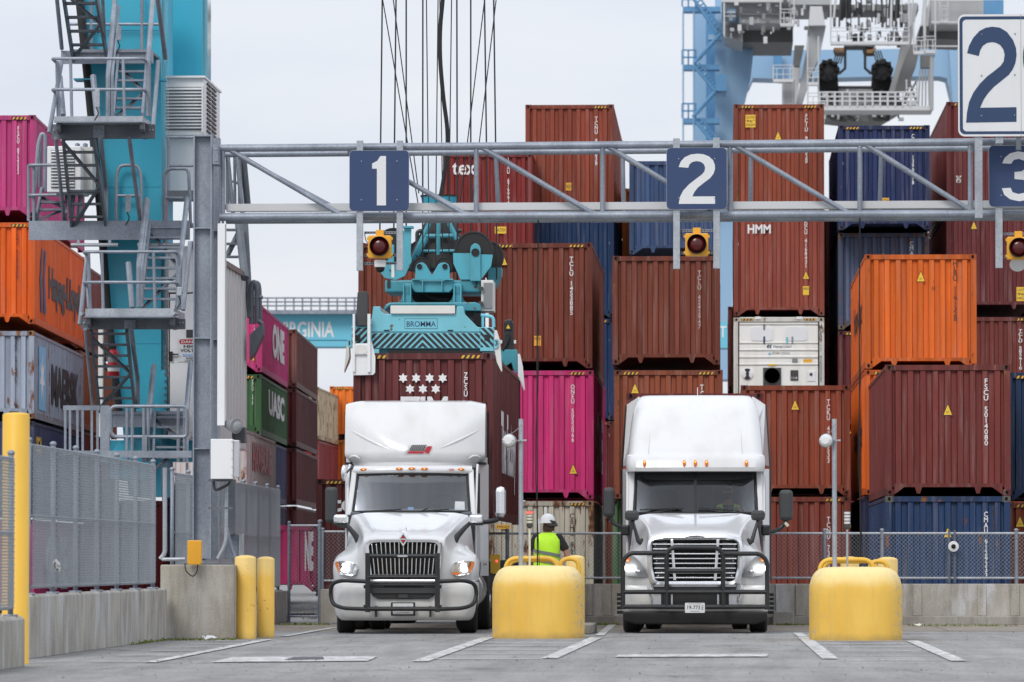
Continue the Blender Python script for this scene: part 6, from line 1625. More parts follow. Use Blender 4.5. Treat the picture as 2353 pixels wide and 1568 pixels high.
# trolley cage and machinery
def cage(x0, y0, x1, y1, Y, posts, mat='cranewhite', r=.035, base=.35):
    qtube('frame', k3([(x0, y0), (x0, y1), (x1, y1), (x1, y0)]), r * 1.4, Y, mat)
    qplate('frame_base', k3([(x0, y1 - 18), (x1, y1 - 18), (x1, y1 + 20), (x0, y1 + 20)]), Y - .3, .6, mat)
    for k in range(posts):
        x = x0 + (x1 - x0) * (k + .5) / posts; qtube('rail_post', k3([(x, y1 - 150), (x, y1)]), r * .8, Y - .1, mat)
    for d in (75, 150, 190): qtube('rail', k3([(x0, y1 - d), (x1, y1 - d)]), r * .7, Y - .1, mat)
cage(700, -20, 1680, 540, YC_ - 12, 6); cage(1740, 280, 1870, 660, YC_ - 12, 2); cage(1885, -20, 2010, 650, YC_ - 12, 2); cage(410, 460, 545, 1050, YC_ - 12, 1); cage(410, 1060, 545, 1360, YC_ - 12, 1); cage(70, -20, 240, 310, YC_ - 12, 2); cage(-20, 830, 230, 1010, YC_ - 11, 3); cage(2070, -20, 2170, 270, YC_ - 11, 2); cage(1650, 1000, 1780, 1300, YC_ - 11, 1)
qplate('platform', k3([(560, 1330), (1980, 1330), (1980, 1385), (560, 1385)]), YC_ - 12, 3, 'cranewhite'); qtube('frame', k3([(1965, 700), (1965, 1385)]), .11, YC_ - 12, 'cranegrey')
for k in range(13): x = 560 + k * 95; qtube('rail_post', k3([(x, 1160), (x, 1340)]), .06, YC_ - 12)
for y in (1160, 1215, 1270): qtube('rail', k3([(545, y), (1780, y)]), .045, YC_ - 12)
qplate('machinery', k3([(560, 1080), (1560, 1080), (1560, 1160), (1560, 1300), (560, 1300)]), YC_ - 6, 3, 'cranegrey2'); qplate('machinery', k3([(800, 1120), (1220, 1120), (1220, 1330), (800, 1330)]), YC_ - 7.5, 1, 'cranegrey'); qplate('machinery', k3([(630, 1400), (1560, 1400), (1340, 1530), (820, 1530), (630, 1510)]), YC_ - 8, 3, 'cranegrey2')
for u in (670, 1340):
    p = at(*K3(u, 890), YC_ - 8); b = MB(); b.lathe([(.25, -.6), (.56, -.5), (.62, 0), (.56, .5), (.25, .6)], p, 20, 'y'); b.build('cable_drum', 'black', sts, smooth=True)
    for k in range(9):
        t = k * .7; b = MB(); b.box(p + Vector((.5 * math.cos(t) - .12, -.9, .5 * math.sin(t) - .1)), p + Vector((.5 * math.cos(t) + .12, -.4, .5 * math.sin(t) + .1))); b.build('drum_fitting', 'void', sts)
    s = 1 if u < 1000 else -1
    qplate('drum_frame', k3([(u - 110, 880), (u + 110, 880), (u + 130, 1120), (u - 130, 1120)]), YC_ - 7, 2, 'black'); qtube('hanger', k3([(u + s * 210, 580), (u + s * 210, 860), (u + s * 130, 930)]), .08, YC_ - 9, 'blackmetal')
    for k in range(4): qtube('rope', k3([(u + s * 110 + k * 30, 640), (u + s * 60 + k * 30, 800)]), .04, YC_ - 9, 'dark')
    qplate('hook_block', k3([(u + s * 150 - 80, 600), (u + s * 150 + 80, 600), (u + s * 150 + 60, 665), (u + s * 150 - 60, 665)]), YC_ - 9, 2, 'rust')
qplate('hanger_bar', k3([(870, 575), (1260, 575), (1220, 620), (880, 620)]), YC_ - 9, .6, 'blackmetal')
random.seed(11)
for k in range(90):
    u = random.uniform(720, 1660); v = random.uniform(-20, 470); w = random.uniform(10, 60); h_ = random.uniform(20, 130); mt = random.choice(['black', 'cranegrey2', 'cranegrey2', 'cranewhite', 'cranegrey', 'dark', 'brown'])
    qplate('machinery', k3([(u, v), (u + w, v + random.uniform(-20, 20)), (u + w, v + h_), (u, v + h_)]), YC_ - 10 + random.uniform(0, 5), .6, mt)
for k in range(14): u = 760 + k * 64; qtube('rope', k3([(u, -20), (u + random.uniform(-40, 40), random.uniform(200, 420))]), random.uniform(.02, .07), YC_ - 10.5, random.choice(['black', 'dark', 'cranewhite', 'cranewhite']))
for u in (860, 930, 1460, 1540): qtube('hydraulic_leg', k3([(u, -20), (u - 10, 230)]), .14, YC_ - 10, 'black')
for k in range(60):
    u = random.uniform(560, 1640); v = random.uniform(1090, 1500) if k % 3 else random.uniform(1390, 1480); w = random.uniform(10, 70); h_ = random.uniform(15, 70)
    qplate('machinery', k3([(u, v), (u + w, v), (u + w, v + h_), (u, v + h_)]), YC_ - 8.6 + random.uniform(0, .5), .4, random.choice(['black', 'cranegrey2', 'cranewhite', 'cranegrey', 'dark', 'brown']))
for k in range(40):
    u = random.uniform(470, 1180); v = random.uniform(-20, 330); w = random.uniform(6, 40); h_ = random.uniform(8, 70)
    qplate('machinery', k2([(u, v), (u + w, v), (u + w, v + h_), (u, v + h_)]), YC_ - 9.6 + random.uniform(0, .3), .3, random.choice(['cranegrey', 'cranegrey', 'grey', 'cranewhite', 'cranegrey2']))
for y in (60, 110, 165):
    qtube('rail', [(2140, y - 58), (2258, y - 58)], .05, YC_ - 8.8)
for u in (1700, 1840, 1870, 1910): qtube('ladder_rail', k3([(u + 30, -20), (u, 330)]), .05, YC_ - 11.5)
for k in range(12): v = 1010 + k * 26; qtube('ladder_rung', k3([(115, v), (215, v)]), .07, YC_ - 10, 'cranegrey')
qtube('ladder_rail', k3([(110, 1000), (110, 1330)]), .1, YC_ - 10, 'cranegrey'); qtube('ladder_rail', k3([(225, 1000), (225, 1330)]), .1, YC_ - 10, 'cranegrey')
girder(k3([(215, 830), (325, 830), (270, 1330), (225, 1330)]), YC_ - 8, .5, 'cranewhite')
for k in range(4): qtube('hanging_rod', k3([(1820 + k * 35, 880), (1800 + k * 45, 1330)]), .05, YC_ - 11, 'cranegrey')
for a, c in (((1680, 1010), (1780, 1300)), ((1780, 1010), (1640, 1260)), ((1700, 1010), (1610, 1300))): qtube('lattice', k3([a, c]), .06, YC_ - 11, 'cranegrey2')
# ================================================================ trucks
def mirror_rows(cols):
    """cols: list of columns (centre to outer), each a list of points front to back; returns grid rows across the full width"""
    full = [[(-x, y, z) for x, y, z in c] for c in reversed(cols[1:])] + cols
    return full
def crease(o, cols, which, val):
    pts = {}
    for w in which:
        for x, y, z in cols[w]:
            for sg in (-1, 1): pts[(round(sg * x, 3), round(y, 3), round(z, 3))] = (w, sg if x else 1)
    me = o.data; at_ = me.attributes.new('crease_edge', 'FLOAT', 'EDGE')
    key = [pts.get(tuple(round(c, 3) for c in v.co)) for v in me.vertices]
    for e in me.edges:
        a, c = key[e.vertices[0]], key[e.vertices[1]]
        if a and a == c: at_.data[e.index].value = val
def loc_b(b, name, mat, root, **k): return b.build(name, mat, root, local=True, **k)
def wheel(root, x, y, r=.50, w=.29, side=1, steer=0.0, name='wheel', dual=False):
    wr = thing(name, '', '', (x, y, r)); wr.parent = root; wr.rotation_euler = (0, 0, steer)
    del wr['label'], wr['category']
    b = MB(); hw = w / 2
    prof = [(r * .60, -hw * .8), (r * .72, -hw), (r * .90, -hw), (r * .965, -hw * .88), (r, -hw * .72)]
    g = []
    for k in range(5):
        x0 = -hw * .72 + k * hw * 1.44 / 5; x1 = x0 + hw * 1.44 / 5
        g += [(r, x0 + .004), (r, x1 - .010), (r - .012, x1 - .009), (r - .012, x1 - .001)]
    prof += g + [(r, hw * .72), (r * .965, hw * .88), (r * .90, hw), (r * .72, hw), (r * .60, hw * .8)]
    b.lathe(prof, (0, 0, 0), 40, 'x'); loc_b(b, 'tyre', 'rubber', wr, smooth=True)
    b = MB(); s = side
    b.lathe([(r * .60, s * hw * .85), (r * .56, s * hw * .8), (r * .50, s * hw * .3), (r * .25, s * hw * .3), (r * .24, s * hw * 1.05), (.01, s * hw * 1.1)], (0, 0, 0), 28, 'x'); rim = loc_b(b, 'rim', 'alu', wr, smooth=True)
    for k in range(10):
        t = 2 * PI * k / 10; b = MB(); b.cyl((s * hw * .3, r * .4 * math.cos(t), r * .4 * math.sin(t)), (s * hw * .62, r * .4 * math.cos(t), r * .4 * math.sin(t)), .016, 6); loc_b(b, 'lug_nut', 'chrome', rim)
    return wr
def ltext(root, s, x0, x1, z0, z1, y, mat, bold=0.0, name='lettering', slope=0):
    b = MB(); add_text(b, s, (x0, y, z0), (x1 - x0, 0, 0), (0, slope, z1 - z0), bold=bold); return loc_b(b, name, mat, root)
def frame_and_rear(root, L, zr=.85):
    for s in (-1, 1):
        b = MB(); b.box((s * .38, .6, .62), (s * .46, L, .88)); loc_b(b, 'chassis_rail', 'blackmetal', root)
    b = MB(); b.box((-.75, .92, .40), (.75, 1.08, .52)); loc_b(b, 'front_axle', 'black', root)
    for ya in (5.0, 6.3):
        b = MB(); b.box((-.9, ya - .08, .42), (.9, ya + .08, .56)); loc_b(b, 'rear_axle', 'black', root)
        for s in (-1, 1):
            for o in (.76, 1.08): wheel(root, s * o, ya, .50, .27, s)
    b = MB(); b.box((-.36, 1.2, .35), (.36, 2.6, .7)); loc_b(b, 'engine_sump', 'black', root, bevel=.05)
    for s in (-1, 1):
        b = MB(); b.lathe([(.30, 2.7), (.32, 2.72), (.32, 4.0), (.30, 4.02)], (s * .88, 0, .72), 20, 'y'); loc_b(b, 'fuel_tank', 'alu', root, smooth=True)
def interior(root, hw, y0, zb, zt, wheel_x, mat2='interior2', yb=4.1, q=0.0):
    b = MB(); b.box((-hw, yb - .05, zb - .5), (hw, yb, zt)); loc_b(b, 'cab_back_wall', 'interior2', root)
    b = MB(); b.box((-hw, y0 + .25, zb - .75), (hw, yb, zb - .7)); loc_b(b, 'cab_floor', 'interior', root)
    b = MB(); b.prism([(y0 + .05, zb - .02), (y0 + .45, zb + .04), (y0 + .75, zb + .02), (y0 + .8, zb - .3), (y0 + .05, zb - .3)], -hw, hw, 'yz'); loc_b(b, 'dashboard', mat2, root, bevel=.03)
    c = Vector((wheel_x, y0 + .85, zb + .10)); n = 28
    b = MB(); b.tube([c + Vector((.23 * math.cos(2 * PI * k / n), .23 * math.sin(2 * PI * k / n) * .55, .23 * math.sin(2 * PI * k / n) * .83)) for k in range(n)], .017, 8, True)
    sw = loc_b(b, 'steering_wheel', 'black', root, smooth=True)
    b = MB(); b.beam(c - Vector((.22, 0, 0)), c + Vector((.22, 0, 0)), .04, .03); b.beam(c, c + Vector((0, -.3, -.25)), .06); loc_b(b, 'spokes', 'black', sw)
    for x in (wheel_x, -wheel_x):
        b = MB(); b.prism([(y0 + 1.9 - q, zb - .4), (y0 + 2.15 - q, zb - .4), (y0 + 2.3 - q, zb + .5), (y0 + 2.12 - q, zb + .52)], x - .25, x + .25, 'yz'); b.box((x - .26, y0 + 1.45 - q, zb - .45), (x + .26, y0 + 2.0 - q, zb - .3)); st = loc_b(b, 'seat', 'interior', root, bevel=.04)
        b = MB(); b.prism([(y0 + 2.14 - q, zb + .56), (y0 + 2.26 - q, zb + .56), (y0 + 2.3 - q, zb + .76), (y0 + 2.2 - q, zb + .76)], x - .15, x + .15, 'yz'); loc_b(b, 'headrest', 'interior', st, bevel=.03)
def windscreen(root, pts_bot, pts_top, mat='glass', border=.0, nv=6):
    rows = []
    for k in range(nv + 1):
        t = k / nv; rows.append([Vector(a).lerp(Vector(c), t) for a, c in zip(pts_bot, pts_top)])
    b = MB(); b.grid(rows); return loc_b(b, 'windscreen', mat, root, smooth=True)
def arc_line(hw, yc, ye, z, n=12, p=2.2): return [(hw * (2 * k / n - 1), yc + (ye - yc) * abs(2 * k / n - 1) ** p, z) for k in range(n + 1)]

# ---------------------------------------------------------------- truck one
T1Y = 84.9
T1 = thing('semi_truck', 'white day cab truck with tall roof fairing, vertical bar grille and black guard, left lane', 'truck', (at(927, 1400, T1Y).x, T1Y, 0), 0, 'white semi trucks')
T1.rotation_euler = (0, 0, 0)
cols = [
    [(0, .13, .88), (0, .11, 1.25), (0, .03, 1.585), (0, .30, 1.68), (0, .9, 1.81), (0, 1.5, 1.945), (0, 1.86, 2.03)],
    [(.40, .14, .88), (.42, .12, 1.25), (.46, .045, 1.58), (.48, .31, 1.67), (.56, .9, 1.80), (.66, 1.5, 1.935), (.76, 1.83, 2.02)],
    [(.62, .17, .88), (.65, .15, 1.25), (.665, .09, 1.55), (.69, .33, 1.62), (.77, .9, 1.74), (.88, 1.5, 1.885), (.985, 1.79, 1.975)],
    [(.69, .21, .88), (.71, .19, 1.2), (.71, .18, 1.42), (.735, .41, 1.50), (.82, .9, 1.58), (.95, 1.5, 1.70), (1.04, 1.77, 1.76)],
    [(.77, .27, .88), (.78, .25, 1.08), (.79, .29, 1.23), (.83, .50, 1.36), (.92, .9, 1.44), (1.02, 1.4, 1.49), (1.07, 1.76, 1.45)],
    [(.98, .35, .87), (.99, .34, 1.07), (1.0, .40, 1.22), (1.02, .58, 1.33), (1.08, .95, 1.385), (1.11, 1.35, 1.35), (1.12, 1.76, 1.15)],
    [(1.16, .50, .86), (1.175, .50, 1.04), (1.175, .55, 1.17), (1.18, .70, 1.26), (1.19, .98, 1.30), (1.19, 1.3, 1.24), (1.15, 1.73, .98)],
    [(1.21, .74, .86), (1.225, .74, 1.02), (1.225, .77, 1.12), (1.225, .84, 1.18), (1.225, 1.0, 1.21), (1.225, 1.25, 1.15), (1.19, 1.6, .9)]]
b = MB(); b.grid(mirror_rows(cols)); hood1 = loc_b(b, 'hood', 'truckwhite', T1, sub=3); crease(hood1, cols, (1, 2), .55)
b = MB(); b.tube([(-c[0][0], c[0][1] - .002, c[0][2] + .004) for c in reversed(cols[3:])], .008, 5); loc_b(b, 'panel_gap', 'black', hood1); b = MB(); b.tube([(c[0][0], c[0][1] - .002, c[0][2] + .004) for c in cols[3:]], .008, 5); loc_b(b, 'panel_gap', 'black', hood1)
# ridge behind the badge
b = MB(); b.grid([[(-.06, .03, 1.585), (-.035, .4, 1.695), (0, .8, 1.785)], [(0, .0, 1.63), (0, .4, 1.735), (0, .82, 1.795)], [(.06, .03, 1.585), (.035, .4, 1.695), (0, .8, 1.785)]]); loc_b(b, 'hood_ridge', 'truckwhite', T1, smooth=True)
# bumper
rows = []
for z, f, hw_ in ((.22, .12, 1.10), (.26, .03, 1.15), (.36, 0, 1.19), (.55, -.01, 1.215), (.72, .0, 1.22), (.83, .03, 1.215), (.885, .10, 1.20)):
    row = []
    for k in range(25):
        u = k / 12 - 1; a = abs(u)
        if a < .8: x = hw_ * u / .8 * .86; y = f + .0 + .14 * (a / .8) ** 2.4
        else: t = (a - .8) / .2; x = math.copysign(hw_ * (.86 + .14 * math.sin(t * PI / 2)), u); y = f + .14 + .55 * (1 - math.cos(t * PI / 2))
        row.append((x, y + .02, z))
    rows.append(row)
b = MB(); b.grid(rows); bump1 = loc_b(b, 'bumper', 'bumperwhite', T1, sub=1)
# lower intake
low = [(-.60, .82), (.60, .82), (.555, .70), (.50, .62), (.42, .575), (-.42, .575), (-.50, .62), (-.555, .70)]
b = MB(); b.prism(low, -.035, .12); li = loc_b(b, 'lower_intake', 'blackmetal', T1, bevel=.01)
b = MB(); b.prism([(-.58, .755), (.58, .755), (.57, .665), (-.57, .665)], -.07, -.034); loc_b(b, 'intake_bar', 'dark', li, bevel=.01)
b = MB(); b.box((-.33, -.04, .77), (.33, -.036, .795)); loc_b(b, 'intake_slot', 'void', li)
b = MB(); b.prism(rrect(-.13, .13, .585, .66, .015), -.05, -.034); sn = loc_b(b, 'sensor', 'black', li); b = MB(); b.prism(rrect(-.075, .075, .592, .652, .01), -.06, -.049); loc_b(b, 'sensor_face', 'dark', sn)
b = MB(); b.box((-.62, .0, .835), (.62, .10, .905)); loc_b(b, 'chrome_lip', 'alu', T1, bevel=.03)
for s in (-1, 1):
    b = MB(); b.grid([[(s * .72, -.0 + .085, .76), (s * .9, .155, .765), (s * 1.06, .30, .77)], [(s * .70, .095, .73), (s * .9, .175, .735), (s * 1.04, .31, .745)]]); loc_b(b, 'bumper_crease', 'bumperwhite', bump1)
# grille
def grille_outline(o, zt, zb, r): 
    return [(-.60 - o, zb - o * .8), (-.585 - o, zb - o), (.585 + o, zb - o), (.60 + o, zb - o * .8)]
go = [(-.595, .955), (-.64, 1.45), (-.63, 1.505), (-.585, 1.545), (-.45, 1.56), (.45, 1.56), (.585, 1.545), (.63, 1.505), (.64, 1.45), (.595, .955)]
gi = [(-.525, .985), (-.575, 1.44), (-.56, 1.475), (-.52, 1.505), (-.42, 1.515), (.42, 1.515), (.52, 1.505), (.56, 1.475), (.575, 1.44), (.525, .985)]
b = MB(); n = len(go)
for y0, prof in ((0, go), (0, gi)): pass
b.v = [Vector((x, .05, z)) for x, z in go] + [Vector((x * .965, -.035, z)) for x, z in go] + [Vector((x, -.03, z)) for x, z in gi] + [Vector((x, .06, z)) for x, z in gi]
for ring in range(3):
    for k in range(n - 1): b.face((ring * n + k, ring * n + k + 1, (ring + 1) * n + k + 1, (ring + 1) * n + k))
gr1 = loc_b(b, 'grille_surround', 'chrome', T1, smooth=True)
b = MB(); b.prism(gi, .035, .07); loc_b(b, 'grille_backing', 'void', T1)
for k in range(15):
    u = (k - 7) / 7; xt = u * .525; xb = u * .475
    zt = 1.51 if abs(u) < .85 else 1.485
    b = MB(); b.beam((xb, .02, .975), (xt, -.005, zt), .018, .03, (0, 1, 0)); loc_b(b, 'grille_bar', 'chrome', T1, bevel=.004)
# badge
b = MB(); b.prism([(0, 1.43), (.085, 1.565), (0, 1.70), (-.085, 1.565)], -.075, -.03); bd = loc_b(b, 'badge', 'chrome', T1, bevel=.01)
b = MB(); b.prism([(0, 1.485), (.055, 1.565), (0, 1.645), (-.055, 1.565)], -.080, -.076); loc_b(b, 'badge_field', 'printblack', bd)
for sg in (-1, 1): b = MB(); b.prism([(-.04, 1.565 + sg * .014), (.04, 1.565 + sg * .014), (0, 1.565 + sg * .062)], -.084, -.081); loc_b(b, 'badge_mark', 'red', bd)
b = MB(); b.box((-.045, -.084, 1.556), (.045, -.081, 1.574)); loc_b(b, 'badge_bar', 'chrome', bd)
# headlights
for s in (-1, 1):
    out = [(.765, 1.075), (.80, 1.145), (.86, 1.185), (1.03, 1.205), (1.145, 1.195), (1.165, 1.16), (1.11, 1.03), (1.07, .985), (.88, .955), (.80, .985)]
    def yy(x): return .245 + .62 * max(0, x - .78) ** 1.7 if x > .78 else .245
    b = MB(); b.v = [Vector((s * x, yy(x) + .03, z)) for x, z in out] + [Vector((s * x, yy(x) - .03, z)) for x, z in out]; k_ = len(out)
    for i in range(k_): b.face((i, (i + 1) % k_, k_ + (i + 1) % k_, k_ + i))
    b.face(range(k_)); hl_ = loc_b(b, 'headlight', 'chrome', T1)
    b = MB(); b.poly([(s * x, yy(x) - .031, z) for x, z in out]); loc_b(b, 'lens', 'lens', hl_)
    b = MB(); am = [(1.118, 1.193), (1.148, 1.19), (1.16, 1.16), (1.108, 1.035), (1.085, 1.0), (1.078, 1.02)]
    b.poly([(s * x, yy(x) - .034, z) for x, z in am]); loc_b(b, 'side_reflector', 'amber', hl_)
    if s > 0: b = MB(); b.poly([(s * x, yy(x) - .034, z) for x, z in ((.785, 1.02), (.90, 1.015), (.93, .985), (.88, .965), (.80, .99))]); loc_b(b, 'turn_lamp', 'amber', hl_)
    for x, z, r in ((1.0, 1.135, .034), (1.01, 1.06, .042)):
        b = MB(); b.ball((s * x, yy(x) - .036, z), (r, .012, r * .9), 16, 8); loc_b(b, 'bulb', 'headlit', hl_, smooth=True)
# guard
gd = thing('grille_guard', '', '', (0, 0, 0)); gd.parent = T1; del gd['label'], gd['category']
for s in (-1, 1):
    b = MB(); b.box((s * .575 - .042, -.26, .36), (s * .575 + .042, -.20, 1.335)); loc_b(b, 'upright', 'blackmetal', gd, bevel=.006)
    b = MB(); P = [(s * .60, -.23, .865), (s * 1.02, -.16, .885), (s * 1.185, -.04, .83), (s * 1.215, .02, .66), (s * 1.17, -.03, .49), (s * 1.0, -.15, .425), (s * .60, -.23, .41)]
    b.tube(fillet(P, .22, 6), .034, 12); loc_b(b, 'side_loop', 'blackmetal', gd, smooth=True)
    for z in (.78, .45): b = MB(); b.box((s * .625 - .02, -.25, z - .03), (s * .625 + .02, -.19, z + .03)); loc_b(b, 'clamp', 'black', gd)
    b = MB(); b.box((s * .45 - .01, -.2, .28), (s * .45 + .01, .1, .46)); loc_b(b, 'support', 'black', gd)
for z, r in ((1.285, .033), (.94, .035), (.415, .037)): b = MB(); b.tube([(-.575, -.23, z), (.575, -.23, z)], r, 12); loc_b(b, 'crossbar', 'blackmetal', gd, smooth=True)
b = MB(); b.prism(rrect(-.085, .085, 1.27, 1.302, .015), -.275, -.262); loc_b(b, 'name_plate', 'alu', gd)
b = MB(); b.box((-.20, -.10, .30), (.20, -.08, .52)); pl = loc_b(b, 'plate_bracket', 'black', T1)
b = MB(); b.prism(rrect(-.17, .17, .325, .505, .012), -.112, -.102); plt = loc_b(b, 'licence_plate', 'signwhite', T1)
ltext(T1, 'P 113676', -.125, .14, .385, .455, -.114, 'printblack', .01); ltext(T1, 'South Carolina', -.10, .10, .342, .362, -.114, 'printblack')
# cab
XH = 1.05
wb = arc_line(1.0, 1.86, 2.12, 2.02); wt = arc_line(.945, 2.34, 2.52, 2.70)
ws1 = windscreen(T1, wb, wt)
for A, Bq in ((wb, wt),):
    for s in (0, -1):
        sg = -1 if s == 0 else 1
        p, q = Vector(A[s]), Vector(Bq[s])
        b = MB(); b.beam(p + Vector((sg * -.012, -.012, 0)), q + Vector((sg * -.012, -.012, 0)), .05, .012, (0, 1, .3)); loc_b(b, 'glass_edge', 'black', T1)
        b = MB(); b.beam(p + Vector((sg * .055, .02, -.06)), q + Vector((sg * .05, .02, .05)), .09, .10, (0, 1, 0)); loc_b(b, 'windscreen_pillar', 'truckwhite', T1, bevel=.02)
b = MB(); b.tube([Vector(p) + Vector((0, -.01, .01)) for p in wb], .028, 8); loc_b(b, 'glass_seal', 'black', T1, smooth=True)
b = MB(); b.tube([Vector(p) + Vector((0, -.012, -.015)) for p in wt], .025, 8); loc_b(b, 'glass_seal', 'black', T1, smooth=True)
b = MB(); t_ = arc_line(.93, 2.36, 2.53, 2.665); b.grid([[Vector(p) + Vector((0, -.016, 0)) for p in t_], [(x, y - .085, z - .115 - .02 * (1 - abs(x))) for x, y, z in [(p[0] * .97, p[1] + .02, p[2]) for p in t_]]]); loc_b(b, 'sun_strip', 'printblack', T1)
rowsR = []
for dz, dy, sx in ((.0, -.02, 1.0), (.03, -.07, 1.03), (.10, -.05, 1.035), (.145, .04, 1.02), (.165, .5, 1.0), (.165, 1.2, 1.0)):
    rowsR.append([(p[0] * sx / .945 * .985, p[1] + dy, p[2] + dz - .015 * abs(p[0])) for p in wt])
b = MB(); b.grid(rowsR); visor = loc_b(b, 'roof_visor', 'truckwhite', T1, sub=1)
for x in (-.83, -.215, 0, .215, .83):
    y = 2.34 + .18 * abs(x / .945) ** 2.2 - .075; z = 2.775 - .015 * abs(x)
    b = MB(); b.ball((x, y, z), (.062, .03, .022), 14, 7); lm = loc_b(b, 'marker_lamp', 'amber', T1, smooth=True)
    b = MB(); b.ball((x, y - .026, z), (.015, .008, .009), 8, 5); loc_b(b, 'lamp_glow', 'amberlit', lm)
ltext(T1, '36109', .51, .715, 2.733, 2.776, 2.335, 'redprint', .015, slope=.02)
for s in (-1, 1):
    b = MB(); b.prism([(2.02, .95), (3.5, .95), (3.5, 2.86), (2.75, 2.86), (2.58, 2.74), (2.12, 1.98)], s * 1.075, s * 1.115, 'yz'); dr_ = loc_b(b, 'door', 'truckwhite', T1, bevel=.015)
    b = MB(); b.prism([(2.30, 2.02), (3.1, 2.02), (3.1, 2.70), (2.72, 2.70)], s * 1.117, s * 1.122, 'yz'); loc_b(b, 'side_window', 'black', dr_)
    b = MB(); b.prism([(2.0, .6), (3.5, .6), (3.5, .94), (2.0, .94)], s * 1.02, s * 1.08, 'yz'); loc_b(b, 'step_panel', 'dark', T1)
    # flared side extender
    b = MB(); b.plate([(s * 1.085, 3.30, .95), (s * 1.225, 3.72, .95), (s * 1.225, 3.72, 2.87), (s * 1.085, 3.30, 2.87)], (s * .02, .01, 0)); se = loc_b(b, 'side_extender', 'truckwhite', T1); b = MB(); b.box((s * 1.03, 3.70, .95), (s * 1.222, 3.73, 2.99)); loc_b(b, 'extender_face', 'truckwhite', se)
    b = MB(); b.box((s * 1.215, 3.722, .95), (s * 1.25, 3.78, 3.78)); loc_b(b, 'rubber_edge', 'black', T1)
b = MB(); b.box((-1.07, 3.42, .95), (1.07, 3.47, 2.85)); loc_b(b, 'cab_rear_panel', 'truckwhite', T1)
b = MB(); b.box((-1.07, 1.88, .95), (1.07, 1.95, 1.98)); loc_b(b, 'firewall', 'interior', T1)
interior(T1, 1.03, 1.95, 2.05, 2.72, .50, yb=3.41, q=1.0)
# stickers and papers behind the glass
b = MB(); b.box((-.315, 2.37, 2.60), (-.20, 2.38, 2.66)); loc_b(b, 'toll_tag', 'noteblue', T1); b = MB(); b.box((-.315, 2.36, 2.56), (-.19, 2.37, 2.598)); loc_b(b, 'toll_tag', 'cream', T1)
b = MB(); b.plate([(.74, 2.045, 2.07), (.91, 2.10, 2.07), (.905, 2.15, 2.21), (.745, 2.11, 2.215)], (0, .004, 0)); loc_b(b, 'paper_note', 'signwhite', T1)
b = MB(); b.box((-.05, 1.95, 2.07), (.05, 1.955, 2.115)); loc_b(b, 'paper_note', 'noteblue', T1)
for x0, x1 in ((-.85, -.15), (.05, .65)):
    b = MB(); b.beam((x0, 1.96 + .1 * abs(x0), 2.045), (x1, 1.83, 2.075), .02, .02); loc_b(b, 'wiper', 'black', T1)
b = MB(); b.beam((.05, 1.84, 2.0), (.3, 1.84, 2.09), .018); loc_b(b, 'wiper', 'black', T1)
# roof fairing
NU, NZ = 28, 22
rows = []
for iz in range(-2, NZ + 1):
    z = 2.90 + 1.03 * iz / NZ; row = []
    w = 1.205 if z > 3.0 else 1.06 + max(0, z - 2.86) / .14 * .145
    for iu in range(NU + 1):
        u = 2 * iu / NU - 1; a = abs(u)
        zc = 3.12 + .62 * a ** 1.6
        y = 2.60 + .50 * a ** 2.2 + .16 * (z - 2.9)
        d = z - zc
        k = .10; y += .50 * (d + math.sqrt(d * d + k * k)) / 2
        zt = z - .05 * max(0, a - .8) / .2 * (iz / NZ) ** 6
        if z < 3.06: y += .13 * min(1, (1 - (z - 2.9) / .16)) ** 2
        row.append((u * w, y, zt))
    # side returns
    row = [(-w, 3.75, z)] + row + [(w, 3.75, z)]
    rows.append(row)
top = [(x, min(y + .10, 3.75), z + .03) for x, y, z in rows[-1]]; top2 = [(x, 3.75, z - .02) for x, y, z in rows[-1]]
b = MB(); b.grid(rows + [top, top2]); fa = loc_b(b, 'roof_fairing', 'truckwhite', T1, smooth=True)
fa.data.polygons.foreach_set('use_smooth', [True] * len(fa.data.polygons))
b = MB()
for s in (-1, 1): b.box((s * 1.10, 3.2, 2.86), (s * 1.205, 3.74, 2.90))
loc_b(b, 'fairing_gap', 'black', T1)
def on_fairing(x, z):
    u = x / 1.205; a = abs(u); y = 2.60 + .50 * a ** 2.2 + .16 * (z - 2.9); d = z - (3.12 + .62 * a ** 1.6); k = .10
    return y + .50 * (d + math.sqrt(d * d + k * k)) / 2
for s in (-1, 1):
    b = MB(); P = []
    for k in range(13):
        t = k / 12; x = s * (.42 + .70 * t); z = 3.12 + .34 * t ** 1.15; P.append((x, on_fairing(x, z) + .004, z))
    b.tube(P, [.004 + .022 * math.sin(PI * k / 12) for k in range(13)], 8); loc_b(b, 'fairing_rib', 'truckwhite', fa, smooth=True)
    b = MB(); P = [(s * x, on_fairing(s * x, z) + .012, z) for x, z in ((.93, 2.955), (1.0, 3.0), (1.08, 3.0), (1.13, 2.97))]; b.tube(P, [.006, .02, .02, .006], 8); loc_b(b, 'fairing_rib', 'truckwhite', fa, smooth=True)
